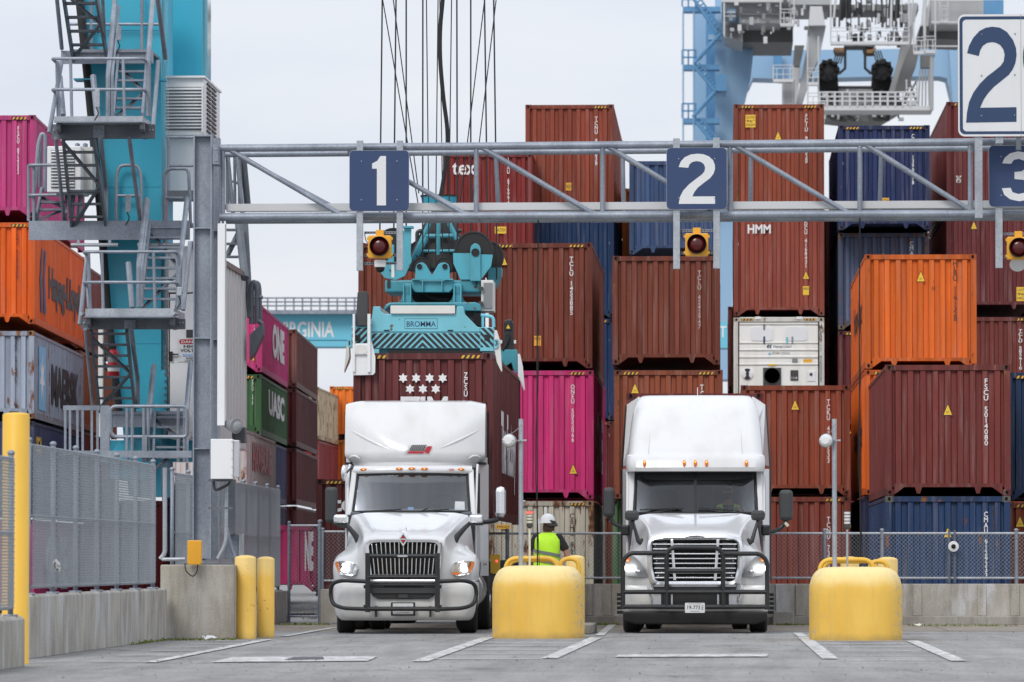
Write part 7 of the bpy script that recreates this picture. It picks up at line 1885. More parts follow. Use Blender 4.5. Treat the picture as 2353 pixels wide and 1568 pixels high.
# emblem of the fairing: star field and red shape
yF = 2.62
b = MB(); b.poly([(-.075, yF, 3.085), (.19, yF + .01, 3.085), (.235, yF + .02, 3.185), (-.02, yF + .015, 3.185)]); em = loc_b(b, 'fairing_emblem', 'printblack', T1)
for r_ in range(5):
    for c__ in range(7):
        x = -.055 + c__ * .037 + r_ * .009 + (.018 if r_ % 2 else 0); z = 3.096 + r_ * .0195; b = MB(); b.prism([(x + .007 * math.cos(t * PI / 3), z + .007 * math.sin(t * PI / 3)) for t in range(6)], yF - .004, yF - .002); loc_b(b, 'star', 'print', em)
b = MB(); b.poly([(-.10, yF, 3.038), (.175, yF, 3.038), (.182, yF, 3.055), (.20, yF, 3.065), (.22, yF, 3.055), (.228, yF, 3.038), (.27, yF + .015, 3.038), (.325, yF + .03, 3.162), (.245, yF + .02, 3.162), (.195, yF + .01, 3.075), (-.08, yF, 3.075)]); loc_b(b, 'fairing_emblem', 'redprint', em)
for k in range(9):
    z = 3.03 + k * .018; x = -.155 + k * .0095; b = MB(); b.box((x, yF - .001, z), (x + .07, yF + .003, z + .004)); loc_b(b, 'stripe', 'grey', em)
# mirrors
def block(name, a, c, mat, parent, bev=.03):
    b = MB(); b.box(a, c); return loc_b(b, name, mat, parent, bevel=bev)
mr_ = block('mirror', (-1.475, 2.22, 1.86), (-1.27, 2.42, 2.46), 'dark', T1, .05)
mr2 = block('mirror', (1.41, 2.22, 1.93), (1.60, 2.42, 2.47), 'chrome', T1, .085)
b = MB(); b.tube(fillet([(1.05, 1.9, 1.86), (1.25, 2.1, 1.86), (1.45, 2.3, 1.90), (1.5, 2.3, 1.96)], .1), .04, 8); loc_b(b, 'mirror_arm', 'blackmetal', T1, smooth=True)
b = MB(); b.tube(fillet([(-1.05, 1.9, 1.80), (-1.2, 2.1, 1.80), (-1.35, 2.3, 1.88)], .1), .04, 8); loc_b(b, 'mirror_arm', 'blackmetal', T1, smooth=True)
for s in (-1, 1):
    hm = block('hood_mirror', (s * 1.04 if s > 0 else -1.235, .95, 1.83), (s * 1.27 if s > 0 else -1.0, 1.2, 1.98), 'chrome', T1, .04)
    b = MB(); o = .02 if s > 0 else 0
    b.tube([(s * (1.05), 1.05, 1.84), (s * .97, .95, 1.76), (s * .85, .85, 1.62), (s * .79, .8, 1.50), (s * .775, .8, 1.42)], [.035, .04, .05, .055, .03], 8); loc_b(b, 'mirror_stalk', 'blackmetal', T1, smooth=True)
    b = MB(); b.box((s * 1.04, .98, 1.80), (s * 1.27 if s > 0 else -1.235, 1.18, 1.835)); loc_b(b, 'mirror_base', 'blackmetal', hm, bevel=.01)
b = MB(); b.ball((-1.16, 2.3, 2.70), (.05, .06, .14), 10, 7); lo = loc_b(b, 'look_down_mirror', 'chrome', T1, smooth=True); lo.rotation_euler = (0, R(0), 0)
b = MB(); b.beam((-1.02, 2.5, 2.82), (-1.16, 2.32, 2.66), .025); loc_b(b, 'mirror_arm', 'blackmetal', T1)
frame_and_rear(T1, 7.2)
for s in (-1, 1): wheel(T1, s * 1.02, 1.0, .51, .31, s, R(4))
ltext(T1, '32286', 1.115, 1.225, 1.13, 1.17, 3.46, 'maroonprint', .01, slope=0)
# the chassis waiting behind truck one
CH = thing('container_chassis', 'dark green container chassis with a yellow lamp bracket behind the left truck', 'trailer', (T1.location.x, 91.2, 0))
for s in (-1, 1): b = MB(); b.box((s * .42, 0, 1.0), (s * .56, 11, 1.22)); loc_b(b, 'rail', 'green_chassis', CH)
b = MB(); b.box((-1.25, 0, .98), (1.25, .25, 1.20)); loc_b(b, 'bolster', 'green_chassis', CH, bevel=.01); b = MB(); b.box((-1.25, 9.8, .98), (1.25, 10.1, 1.20)); loc_b(b, 'bolster', 'green_chassis', CH)
for ya in (8.2, 9.4):
    for s in (-1, 1): wheel(CH, s * .95, ya, .5, .5, s)
for s in (-1, 1): b = MB(); b.box((s * 1.18, 3.0, 1.0), (s * 1.55, 3.2, 1.22)) if s > 0 else b.box((-1.28, 3, 1.0), (-1.18, 3.2, 1.2)); loc_b(b, 'outrigger', 'green_chassis', CH)
b = MB(); b.prism(rrect(1.16, 1.33, .98, 1.32, .02), -.06, -.004); yb2 = loc_b(b, 'lamp_bracket', 'yellow', CH); b = MB(); b.ball((1.27, -.065, 1.2), .022, 8, 6); loc_b(b, 'marker_lamp', 'redlit', yb2)

# ---------------------------------------------------------------- truck two
T2Y = 85.7
T2 = thing('semi_truck', 'white sleeper cab truck with horizontal bar chrome grille, black tube guard and driver, right lane', 'truck', (at(1597, 1400, T2Y).x, T2Y, 0), 0, 'white semi trucks')
cols = [
    [(0, .10, .75), (0, .09, 1.1), (0, .03, 1.60), (0, .22, 1.70), (0, .8, 1.83), (0, 1.4, 1.95), (0, 1.80, 2.02)],
    [(.45, .11, .75), (.45, .10, 1.1), (.50, .045, 1.59), (.50, .24, 1.685), (.56, .8, 1.815), (.66, 1.4, 1.94), (.78, 1.77, 2.01)],
    [(.74, .15, .75), (.75, .14, 1.1), (.775, .09, 1.54), (.765, .28, 1.63), (.79, .8, 1.76), (.88, 1.4, 1.89), (1.0, 1.72, 1.97)],
    [(.80, .19, .75), (.80, .18, 1.0), (.81, .17, 1.38), (.82, .38, 1.50), (.88, .85, 1.60), (.97, 1.4, 1.70), (1.06, 1.70, 1.78)],
    [(.92, .23, .75), (.91, .23, .95), (.90, .30, 1.28), (.92, .52, 1.42), (.98, .9, 1.48), (1.05, 1.35, 1.52), (1.10, 1.68, 1.50)],
    [(1.08, .31, .75), (1.09, .33, .93), (1.09, .42, 1.22), (1.09, .62, 1.33), (1.12, .95, 1.38), (1.14, 1.35, 1.36), (1.14, 1.66, 1.2)],
    [(1.20, .44, .75), (1.215, .46, .93), (1.215, .52, 1.12), (1.215, .70, 1.21), (1.22, .98, 1.24), (1.22, 1.3, 1.19), (1.18, 1.62, .95)],
    [(1.235, .65, .75), (1.25, .66, .90), (1.25, .70, 1.02), (1.25, .80, 1.08), (1.25, 1.0, 1.11), (1.25, 1.25, 1.06), (1.21, 1.55, .85)]]
b = MB(); b.grid(mirror_rows(cols)); hood2 = loc_b(b, 'hood', 'truckwhite', T2, sub=3); crease(hood2, cols, (1, 2), .5)
rows = []
for z, f, hw_ in ((.36, .06, 1.22), (.40, .02, 1.225), (.52, .0, 1.235), (.66, .0, 1.24), (.76, .03, 1.24), (.80, .10, 1.23)):
    row = []
    for k in range(25):
        u = k / 12 - 1; a = abs(u)
        if a < .8: x = hw_ * u / .8 * .88; y = f + .11 * (a / .8) ** 2.4
        else: t = (a - .8) / .2; x = math.copysign(hw_ * (.88 + .12 * math.sin(t * PI / 2)), u); y = f + .11 + .5 * (1 - math.cos(t * PI / 2))
        row.append((x, y + .02, z))
    rows.append(row)
b = MB(); b.grid(rows); bm2 = loc_b(b, 'bumper', 'bumperwhite', T2, sub=1)
b = MB(); b.prism([(-1.20, .36), (1.20, .36), (1.17, .20), (1.0, .15), (-1.0, .15), (-1.17, .20)], .04, .5); loc_b(b, 'lower_valance', 'black', T2, bevel=.03)
b = MB(); b.prism([(-.70, .80), (.70, .80), (.62, .40), (-.62, .40)], -.015, .1); ct = loc_b(b, 'bumper_centre', 'blackmetal', T2)
for s in (-1, 1):
    b = MB(); b.prism(rrect(s * .63 - .065, s * .63 + .065, .42, .70, .02), -.03, -.016); loc_b(b, 'tow_plate', 'alu', T2)
    b = MB(); b.tube([(s * .78, -.01, .80), (s * .76, -.02, .66), (s * .70, -.01, .48)], .02, 8); loc_b(b, 'bumper_chrome', 'chrome', T2, smooth=True)
    b = MB(); b.beam((s * .385, -.03, .44), (s * .385, -.03, .68), .03, .02); loc_b(b, 'bracket', 'alu', T2)
    b = MB(); b.box((s * .25, -.035, .425), (s * .52, -.016, .445)); loc_b(b, 'bracket', 'alu', T2)
    b = MB(); b.prism([(s * .985 + .10 * x_, .60 + .08 * z_) for x_, z_ in rrect(-1, 1, -1, 1, .6, 4)], .13, .20); loc_b(b, 'fog_lamp_blank', 'bumperwhite', bm2, bevel=.01)
# grille
go = [(-.765, .83), (-.80, 1.05), (-.81, 1.44), (-.79, 1.54), (-.72, 1.60), (-.52, 1.645), (.52, 1.645), (.72, 1.60), (.79, 1.54), (.81, 1.44), (.80, 1.05), (.765, .83), (.68, .775), (-.68, .775)]
gi = [(-.665, .90), (-.71, 1.10), (-.715, 1.46), (-.70, 1.52), (-.66, 1.545), (-.50, 1.555), (.50, 1.555), (.66, 1.545), (.70, 1.52), (.715, 1.46), (.71, 1.10), (.665, .90), (.61, .865), (-.61, .865)]
b = MB(); n = len(go)
b.v = [Vector((x, .07, z)) for x, z in go] + [Vector((x * .985, -.03, z)) for x, z in go] + [Vector((x * .96, -.05, z * .995)) for x, z in [((g[0] + i[0]) / 2 / .98, (g[1] + i[1]) / 2) for g, i in zip(go, gi)]] + [Vector((x, -.02, z)) for x, z in gi] + [Vector((x, .07, z)) for x, z in gi]
for ring in range(4):
    for k in range(n): b.face((ring * n + k, ring * n + (k + 1) % n, (ring + 1) * n + (k + 1) % n, (ring + 1) * n + k))
loc_b(b, 'grille_surround', 'chrome', T2, smooth=True)
b = MB(); b.prism(gi, .05, .09); loc_b(b, 'grille_backing', 'void', T2)
for s in (-1, 1):
    b = MB(); b.prism([(s * .42, .90), (s * .645, .90), (s * .69, 1.50), (s * .46, 1.53)], .035, .05); gsp = loc_b(b, 'grille_panel', 'dark', T2)
    b = MB(); b.beam((s * .335, .0, .88), (s * .385, -.01, 1.56), .05, .04, (0, 1, 0)); loc_b(b, 'grille_strut', 'chrome', T2, bevel=.008)
    for k in range(5): z = .96 + k * .125; b = MB(); b.ball((s * (.61 + k * .013), .03, z), .012, 6, 4); loc_b(b, 'rivet', 'alu', gsp)
for k in range(8):
    z = 1.483 - k * .0797; hw_ = .70 - .035 * (k / 7) ** 2
    b = MB(); b.box((-hw_, -.012, z - .010), (hw_, .03, z + .010)); loc_b(b, 'grille_bar', 'chrome', T2, bevel=.004)
b = MB(); b.prism(arcpts(0, 1.597, .175, 0, 345, 23, .042), -.085, -.04); ov = loc_b(b, 'badge', 'chrome', T2, bevel=.01)
b = MB(); b.prism(arcpts(0, 1.597, .15, 0, 345, 23, .026), -.089, -.0855); loc_b(b, 'badge_field', 'printblack', ov)
ltext(T2, 'FREIGHTLINER', -.125, .125, 1.586, 1.609, -.0915, 'chrome', .02)
# headlights
for s in (-1, 1):
    out = [(.785, .935), (.83, 1.07), (.90, 1.17), (1.0, 1.27), (1.10, 1.315), (1.17, 1.28), (1.195, 1.20), (1.195, 1.0), (1.15, .965), (.95, .94)]
    def yy(x): return .175 + .75 * max(0, x - .80) ** 1.7
    b = MB(); b.v = [Vector((s * x, yy(x) + .05, z)) for x, z in out] + [Vector((s * x, yy(x) - .025 + .16 * (z - .93) * (1 if z > 1.05 else 0), z)) for x, z in out]; k_ = len(out)
    for i in range(k_): b.face((i, (i + 1) % k_, k_ + (i + 1) % k_, k_ + i))
    b.face(range(k_)); b.face(range(k_, 2 * k_)); hl_ = loc_b(b, 'headlight', 'grey', T2)
    for x, z, r in ((1.138, 1.085, .047), (1.05, 1.085, .044)):
        b = MB(); b.ball((s * x, yy(x) - .04, z), (r, .03, r), 14, 8); loc_b(b, 'bulb', 'headlit', hl_, smooth=True)
    x, z = 1.13, 1.235; b = MB(); b.ball((s * x, yy(x) - .0, z), (.05, .05, .035), 14, 8); loc_b(b, 'turn_lamp', 'amber', hl_, smooth=True)
    b = MB(); b.ball((s * .955, yy(.955) - .02, 1.03), (.055, .02, .03), 14, 8); loc_b(b, 'low_beam', 'chrome', hl_, smooth=True)
# guard
gd = thing('grille_guard', '', '', (0, 0, 0)); gd.parent = T2; del gd['label'], gd['category']
GY = -.24; r = .038
b = MB(); b.tube(fillet([(-.45, GY, 1.335), (-1.08, GY, 1.335), (-1.195, GY, 1.22), (-1.195, GY, .40)], .18, 6), r, 12); loc_b(b, 'outer_tube', 'blackmetal', gd, smooth=True)
b = MB(); b.tube(fillet([(.48, GY, 1.325), (1.08, GY, 1.325), (1.20, GY, 1.21), (1.20, GY, .395)], .18, 6), r, 12); loc_b(b, 'outer_tube', 'blackmetal', gd, smooth=True)
b = MB(); b.tube(fillet([(-.468, GY, .43), (-.468, GY, 1.43), (.468, GY, 1.42), (.468, GY, .43)], .17, 6), r, 12); loc_b(b, 'centre_hoop', 'blackmetal', gd, smooth=True)
for z, x0, x1 in ((1.04, -.468, .468), (.69, -1.195, 1.20), (.445, -1.195, 1.20)): b = MB(); b.tube([(x0, GY, z), (x1, GY, z)], r, 12); loc_b(b, 'crossbar', 'blackmetal', gd, smooth=True)
b = MB(); b.prism(rrect(-.165, .165, .345, .51, .015), GY - .06, GY - .045); loc_b(b, 'licence_plate', 'signwhite', T2)
ltext(T2, '19-773', -.125, .085, .40, .465, GY - .0625, 'printblack', .01); ltext(T2, 'VIRGINIA', -.08, .08, .36, .378, GY - .0625, 'printblack'); ltext(T2, 'APPORTIONED', -.11, .11, .485, .498, GY - .0625, 'printblack')
b = MB(); add_text(b, 'PM', (.145, GY - .0625, .395), (0, 0, .07), (-.035, 0, 0)); loc_b(b, 'lettering', 'printblack', T2)
# cab
wb = arc_line(1.045, 1.80, 2.15, 2.015, p=2.6); wt = arc_line(1.03, 2.18, 2.42, 2.735, p=2.6)
windscreen(T2, wb, wt)
b = MB(); ring = [Vector(p) + Vector((0, -.012, 0)) for p in wb] + [Vector(p) + Vector((0, -.012, 0)) for p in reversed(wt)]; b.tube(fillet(ring + [ring[0]], .08), .028, 8); loc_b(b, 'glass_seal', 'black', T2, smooth=True)
b = MB(); b.beam((0, 1.79, 2.0), (0, 2.17, 2.74), .04, .03, (0, 1, 0)); loc_b(b, 'centre_bar', 'black', T2)
t_ = [Vector(p).lerp(Vector(q), .985) for p, q in zip(wb, wt)]; l_ = [Vector(p).lerp(Vector(q), .985 - .19 * min(1, (1 - abs(2 * k / 12 - 1)) * 5)) for k, (p, q) in enumerate(zip(wb, wt))]
b = MB(); b.grid([[p + Vector((0, -.006, 0)) for p in t_], [p + Vector((0, -.006, 0)) for p in l_]]); loc_b(b, 'sun_strip', 'printblack', T2)
for s in (-1, 1):
    k = 0 if s < 0 else -1
    p, q = Vector(wb[k]), Vector(wt[k]); b = MB(); b.beam(p + Vector((s * .06, .02, -.08)), q + Vector((s * .06, .02, .05)), .10, .12, (0, 1, 0)); loc_b(b, 'windscreen_pillar', 'truckwhite', T2, bevel=.02)
    b = MB(); b.prism([(2.1, .9), (3.2, .9), (3.2, 2.80), (2.6, 2.80), (2.45, 2.7), (2.15, 1.95)], s * 1.14, s * 1.19, 'yz'); dr_ = loc_b(b, 'door', 'truckwhite', T2, bevel=.015)
    b = MB(); b.prism([(2.35, 1.98), (3.0, 1.98), (3.0, 2.66), (2.62, 2.66)], s * 1.191, s * 1.196, 'yz'); loc_b(b, 'side_window', 'black', dr_)
    b = MB(); b.plate([(s * 1.14, 3.21, .8), (s * 1.255, 3.7, .8), (s * 1.255, 3.7, 2.80), (s * 1.14, 3.21, 2.80)], (s * .02, .012, 0)); loc_b(b, 'sleeper_side', 'truckwhite', T2)
    b = MB(); b.plate([(s * 1.13, 3.0, 2.86), (s * 1.255, 3.9, 2.86), (s * 1.19, 4.0, 3.93), (s * .98, 3.75, 4.06), (s * 1.02, 3.1, 3.5)], (s * .02, .015, 0)); loc_b(b, 'cab_extender', 'truckwhite', T2)
    b = MB(); b.plate([(s * 1.275, 3.9, 2.82), (s * 1.31, 4.0, 2.82), (s * 1.235, 4.1, 3.92), (s * 1.205, 4.0, 3.92)], (0, .05, 0)); loc_b(b, 'rubber_edge', 'black', T2)
    b = MB(); b.plate([(s * 1.277, 3.71, .85), (s * 1.31, 3.8, .85), (s * 1.31, 3.8, 2.8), (s * 1.277, 3.71, 2.8)], (0, .05, 0)); loc_b(b, 'rubber_edge', 'black', T2)
b = MB(); b.box((-1.13, 4.2, .9), (1.13, 4.25, 4.0)); loc_b(b, 'cab_rear_panel', 'truckwhite', T2)
b = MB(); b.box((-1.12, 1.9, .9), (1.12, 1.96, 1.97)); loc_b(b, 'firewall', 'interior', T2)
interior(T2, 1.09, 1.95, 2.0, 2.76, .56)
for x0, x1, y0, y1 in ((-.95, -.25, 2.0, 1.84), (-.6, -.2, 1.86, 1.80), (.1, .75, 1.79, 1.86), (.05, .6, 1.80, 1.80)):
    b = MB(); b.beam((x0, y0, 2.075 if abs(x0) > .3 else 2.10), (x1, y1 - .03, 2.10 if x1 < 0 else 2.05), .022, .02); loc_b(b, 'wiper', 'black', T2)
# roof cap
rows = []
spec = ((2.725, 1.155, 1.98, .30), (2.735, 1.18, 1.90, .30), (2.80, 1.19, 1.875, .30), (2.93, 1.195, 1.92, .30), (3.00, 1.19, 1.97, .31), (3.025, 1.155, 2.03, .32), (3.08, 1.15, 2.07, .34), (3.30, 1.14, 2.24, .36), (3.60, 1.11, 2.47, .40), (3.82, 1.07, 2.66, .42), (3.96, 1.02, 2.84, .42), (4.04, .97, 3.05, .40), (4.075, .93, 3.35, .34), (4.085, .90, 3.8, .2), (4.08, .90, 4.15, .05))
for z, w, yf, rc in spec:
    row = []
    n = 14
    for k in range(n + 1):                                             # front from the centre outwards, then round the corner, then back
        row.append((w * .80 * k / n, yf + .10 * (k / n) ** 2, z))
    for k in range(1, 9):
        t = k / 8 * PI / 2; row.append((w * (.80 + .20 * math.sin(t)), yf + .10 + rc * (1 - math.cos(t)), z))
    row.append((w, max(yf + .10 + rc + .05, 4.2), z))
    rows.append([(-x, y, zz) for x, y, zz in reversed(row[1:])] + row)
b = MB(); b.grid(rows); cap = loc_b(b, 'roof_cap', 'truckwhite', T2, smooth=True)
cap.data.polygons.foreach_set('use_smooth', [True] * len(cap.data.polygons))
# raised panel lines on the cap
def on_cap(x, z):
    for (z0, w0, y0, r0), (z1, w1, y1, r1) in zip(spec[:-1], spec[1:]):
        if z0 <= z <= z1: t = (z - z0) / (z1 - z0); return y0 + (y1 - y0) * t + .10 * (abs(x) / .8 / (w0 + (w1 - w0) * t)) ** 2
    return 3
for s in (-1, 1):
    b = MB(); b.tube([(s * (.80 - .05 * k / 10), on_cap(.8, 3.03 + .93 * k / 10) - .001, 3.03 + .93 * k / 10) for k in range(11)], .003, 4); loc_b(b, 'panel_seam', 'grey', T2)
for x in (-.87, -.19, 0, .19, .87):
    y = 1.865 + .10 * (abs(x) / .95) ** 2; b = MB(); b.ball((x, y + .01, 2.865), (.028, .03, .060), 12, 8); lm = loc_b(b, 'marker_lamp', 'amber', T2, smooth=True); b = MB(); b.ball((x, y - .018, 2.89), (.012, .008, .015), 8, 5); loc_b(b, 'lamp_glow', 'amberlit', lm)
b = MB(); b.tube([(.03, 3.6, 4.08), (.03, 3.6, 4.22)], .008, 5); loc_b(b, 'aerial', 'signwhite', T2)
# mirrors
m1 = block('mirror', (-1.585, 2.3, 1.955), (-1.385, 2.48, 2.465), 'dark', T2, .06); m2 = block('mirror', (1.43, 2.3, 1.895), (1.665, 2.48, 2.42), 'dark', T2, .06)
b = MB(); b.tube(fillet([(-1.47, 2.38, 1.98), (-1.42, 2.38, 1.86), (-1.28, 2.3, 1.78), (-1.12, 2.1, 1.76)], .1), .035, 8); loc_b(b, 'mirror_arm', 'blackmetal', T2, smooth=True)
b = MB(); b.tube(fillet([(1.55, 2.38, 1.90), (1.46, 2.38, 1.76), (1.32, 2.3, 1.70), (1.14, 2.1, 1.72)], .1), .035, 8); loc_b(b, 'mirror_arm', 'blackmetal', T2, smooth=True)
for s in (-1, 1): block('mirror_base', (s * 1.12, 2.0, 1.64), (s * 1.27, 2.15, 1.82), 'blackmetal', T2, .03)
b = MB(); b.beam((1.53, 2.33, 1.86), (1.585, 2.33, 1.80), .06, .05); loc_b(b, 'mirror_lamp', 'cream', T2)
for s in (-1, 1):
    block('hood_mirror', (s * 1.06 - .12, .72, 1.885), (s * 1.06 + .115, .9, 2.055), 'dark', T2, .05)
    b = MB(); b.tube([(s * 1.06, .82, 1.90), (s * 1.0, .74, 1.70), (s * .955, .70, 1.54), (s * .90, .66, 1.50)], [.024, .03, .038, .04], 8); loc_b(b, 'mirror_stalk', 'blackmetal', T2, smooth=True)
    b = MB(); b.ball((s * .895, .68, 1.50), (.04, .05, .09), 10, 8); loc_b(b, 'stalk_foot', 'blackmetal', T2, smooth=True)
frame_and_rear(T2, 7.2)
for s in (-1, 1):
    wheel(T2, s * 1.06, 1.0, .51, .30, s)
    for k in range(5): b = MB(); b.cyl((s * 1.22, .95, .34 + k * .075), (s * 1.32, .95, .34 + k * .075), .025, 6); loc_b(b, 'lug_cover', 'black', T2)
# chassis under the carried box
CH2 = thing('container_chassis', 'dark chassis carrying the maroon box behind the right truck', 'trailer', (T2.location.x, 91.3, 0))
for s in (-1, 1): b = MB(); b.box((s * .42, 0, 1.0), (s * .56, 11, 1.22)); loc_b(b, 'rail', 'blackmetal', CH2)
for ya in (8.2, 9.4):
    for s in (-1, 1): wheel(CH2, s * .95, ya, .5, .5, s)
# ================================================================ people
def skinned(name, mat, root, chains, sub=2, label=None):
    """chains: list of [(point, radius), ...]; later chains start at a joint of an earlier one (same point)"""
    vs_, es, rad, idx = [], [], [], {}
    for ch in chains:
        prev = None
        for p, r in ch:
            key = tuple(round(c, 4) for c in p)
            if key not in idx: idx[key] = len(vs_); vs_.append(p); rad.append(r)
            i = idx[key]
            if prev is not None and prev != i: es.append((prev, i))
            prev = i
    me = bpy.data.meshes.new(name); me.from_pydata(vs_, es, []); me.materials.append(M[mat])
    o = bpy.data.objects.new(name, me); o.parent = root; COL.objects.link(o)
    m = o.modifiers.new('skin', 'SKIN'); m.use_smooth_shade = True
    for i, v in enumerate(me.skin_vertices[0].data):
        r = rad[i]; v.radius = (r, r) if not isinstance(r, tuple) else r
        v.use_root = (i == 0)
    s = o.modifiers.new('subdivision', 'SUBSURF'); s.levels = sub; s.render_levels = sub
    return o
def hand(wrist, d, side):
    """finger chains from the wrist along direction d"""
    d = Vector(d).normalized(); sd_ = Vector((0, 0, 1)).cross(d); sd_ = sd_.normalized() if sd_.length > .1 else Vector((1, 0, 0))
    w = Vector(wrist); palm = w + d * .07; out = [[(tuple(w), .026), (tuple(palm), .030)]]
    for k, L in ((-1.5, .055), (-.5, .068), (.5, .064), (1.5, .05)):
        a = palm + sd_ * k * .019 + d * .02; c = a + d * L * .6 + Vector((0, 0, -.012)); e = a + d * L + Vector((0, 0, -.034)); out.append([(tuple(palm), .030), (tuple(a), .0095), (tuple(c), .009), (tuple(e), .007)])
    t = w + d * .03 + sd_ * side * .036; out.append([(tuple(palm), .030), (tuple(t), .011), (tuple(t + d * .035 + sd_ * side * .014), .009)])
    return out
PW = at(1256, 1430, 85.3); Z0 = .16
b = MB(); b.box((XB1 - .55, 84.6, 0), (XB1 + .75, 87.5, Z0)); kind(b.build('island_kerb', 'conckerb', bevel=.02), 'structure')
P = thing('person', 'worker in a yellow green vest and white hard hat behind the first barrier', 'person', (PW.x, 85.3, Z0))
V = lambda *a: tuple(a)
# seen from behind, back to the camera, head turned to the right
pel = V(0.0, 0, .95)
chains = [[(pel, .15), (V(.0, 0, 1.12), .145), (V(.01, .01, 1.30), .165), (V(.015, .02, 1.42), .15), (V(.02, .0, 1.50), .062), (V(.025, -.01, 1.56), .055), (V(.035, .0, 1.63), .085), (V(.035, .0, 1.72), .088)],
          [(V(.015, .02, 1.42), .15), (V(-.17, .02, 1.42), .075), (V(-.265, .0, 1.24), .052), (V(-.31, .10, 1.02), .042), (V(-.26, .28, 1.0), .032)],
          [(V(.015, .02, 1.42), .15), (V(.20, .02, 1.42), .075), (V(.315, .03, 1.23), .053), (V(.36, .0, 1.08), .043), (V(.385, -.09, 1.03), .03)],
          [(pel, .15), (V(-.10, 0, .86), .10), (V(-.12, -.01, .48), .065), (V(-.12, .03, .10), .045), (V(-.12, -.02, .045), .045), (V(-.13, .16, .03), .035)],
          [(pel, .15), (V(.10, 0, .86), .10), (V(.13, -.01, .48), .065), (V(.15, .03, .10), .045), (V(.15, -.02, .045), .045), (V(.17, .16, .03), .035)]]
chains += hand(V(.385, -.09, 1.03), (.1, -.5, -.35), 1) + hand(V(-.26, .28, 1.0), (.2, 1, -.1), -1)
skinned('body', 'skin', P, chains)
skinned('trousers', 'jeans', P, [[(V(0, 0, 1.02), .165), (pel, .165)], [(pel, .165), (V(-.10, 0, .85), .115), (V(-.12, -.01, .48), .085), (V(-.12, .03, .09), .068)], [(pel, .165), (V(.10, 0, .85), .115), (V(.13, -.01, .48), .085), (V(.15, .03, .09), .068)]])
for s, x in ((-1, -.125), (1, .155)):
    b = MB(); b.box((x - .05, -.08, 0), (x + .05, .22, .10)); loc_b(b, 'boot', 'black', P, bevel=.03)
skinned('shirt', 'shirt', P, [[(V(0, 0, 1.02), .16), (V(.0, 0, 1.14), .158), (V(.01, .01, 1.30), .172), (V(.015, .02, 1.42), .16), (V(.02, .01, 1.49), .07)],
                              [(V(.015, .02, 1.42), .16), (V(-.17, .02, 1.425), .090), (V(-.255, .0, 1.26), .078), (V(-.268, .0, 1.215), .080)], [(V(.015, .02, 1.42), .16), (V(.20, .02, 1.425), .090), (V(.30, .03, 1.26), .078), (V(.315, .03, 1.215), .080)]])
# vest: a shell round the trunk
rows = []
for z, hx, hy, cx_, cy_ in ((.80, .225, .185, -.02, 0), (.90, .225, .185, -.015, 0), (1.0, .215, .18, 0, 0), (1.1, .205, .178, .005, 0), (1.2, .208, .180, .008, .005), (1.3, .22, .188, .01, .01), (1.38, .225, .185, .012, .015), (1.44, .215, .165, .015, .02), (1.485, .175, .125, .018, .02), (1.515, .10, .09, .02, .01)):
    row = []
    for k in range(33):
        t = 2 * PI * k / 32; cs, sn = math.cos(t), math.sin(t)
        fold = .006 * math.sin(5 * t + z * 18) + .004 * math.sin(9 * t - z * 31)
        row.append((cx_ + (hx + fold) * math.copysign(abs(cs) ** .8, cs), cy_ + (hy + fold) * math.copysign(abs(sn) ** .8, sn), z))
    rows.append(row)
b = MB(); b.grid(rows); ve = loc_b(b, 'safety_vest', 'vest', P, sub=1)
def vest_band(z0, dz, tilt, mat):
    rws = []
    for zz in (0, dz):
        row = []
        for k in range(33):
            t = 2 * PI * k / 32; cs, sn = math.cos(t), math.sin(t); z = z0 + zz + tilt * cs
            hx = .226; hy = .204; row.append((hx * math.copysign(abs(cs) ** .8, cs) * 1.02, hy * math.copysign(abs(sn) ** .8, sn), z))
        rws.append(row)
    b = MB(); b.grid(rws); loc_b(b, 'reflective_band', mat, ve, smooth=True)
vest_band(1.15, .05, -.05, 'tape'); vest_band(1.01, .05, -.05, 'tape')
# head: hair, hat
b = MB(); b.ball((.035, -.005, 1.655), (.088, .10, .10), 16, 10); loc_b(b, 'hair', 'hair', P, smooth=True)
for k in range(9):
    x = -.04 + k * .02; b = MB(); b.tube([(x, -.06, 1.62), (x - .004, -.085, 1.57), (x + .004, -.08, 1.525 + .012 * (k % 3))], [.022, .018, .006], 6); loc_b(b, 'hair_lock', 'hair', P, smooth=True)
b = MB(); b.lathe([(.125, 0), (.122, .03), (.108, .085), (.075, .125), (.03, .143), (.001, .147)], (.02, .0, 1.685), 24, sy=1.15); hat = loc_b(b, 'hard_hat', 'signwhite', P, smooth=True); 
b = MB(); b.lathe([(.110, -.005), (.135, -.012), (.130, .01), (.12, .01)], (.02, .0, 1.685), 24, sy=1.15); loc_b(b, 'hat_brim', 'signwhite', hat, smooth=True)
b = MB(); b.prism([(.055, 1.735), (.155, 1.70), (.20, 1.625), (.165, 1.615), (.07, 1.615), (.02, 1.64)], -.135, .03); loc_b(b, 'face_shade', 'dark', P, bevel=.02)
b = MB(); b.prism(rrect(.085, .155, 1.665, 1.71, .015), -.145, -.137); loc_b(b, 'goggles', 'printblack', P, bevel=.005)
b = MB(); b.ball((.035, -.105, 1.655), (.028, .02, .022), 10, 7); loc_b(b, 'ear_muff', 'red', P, smooth=True)

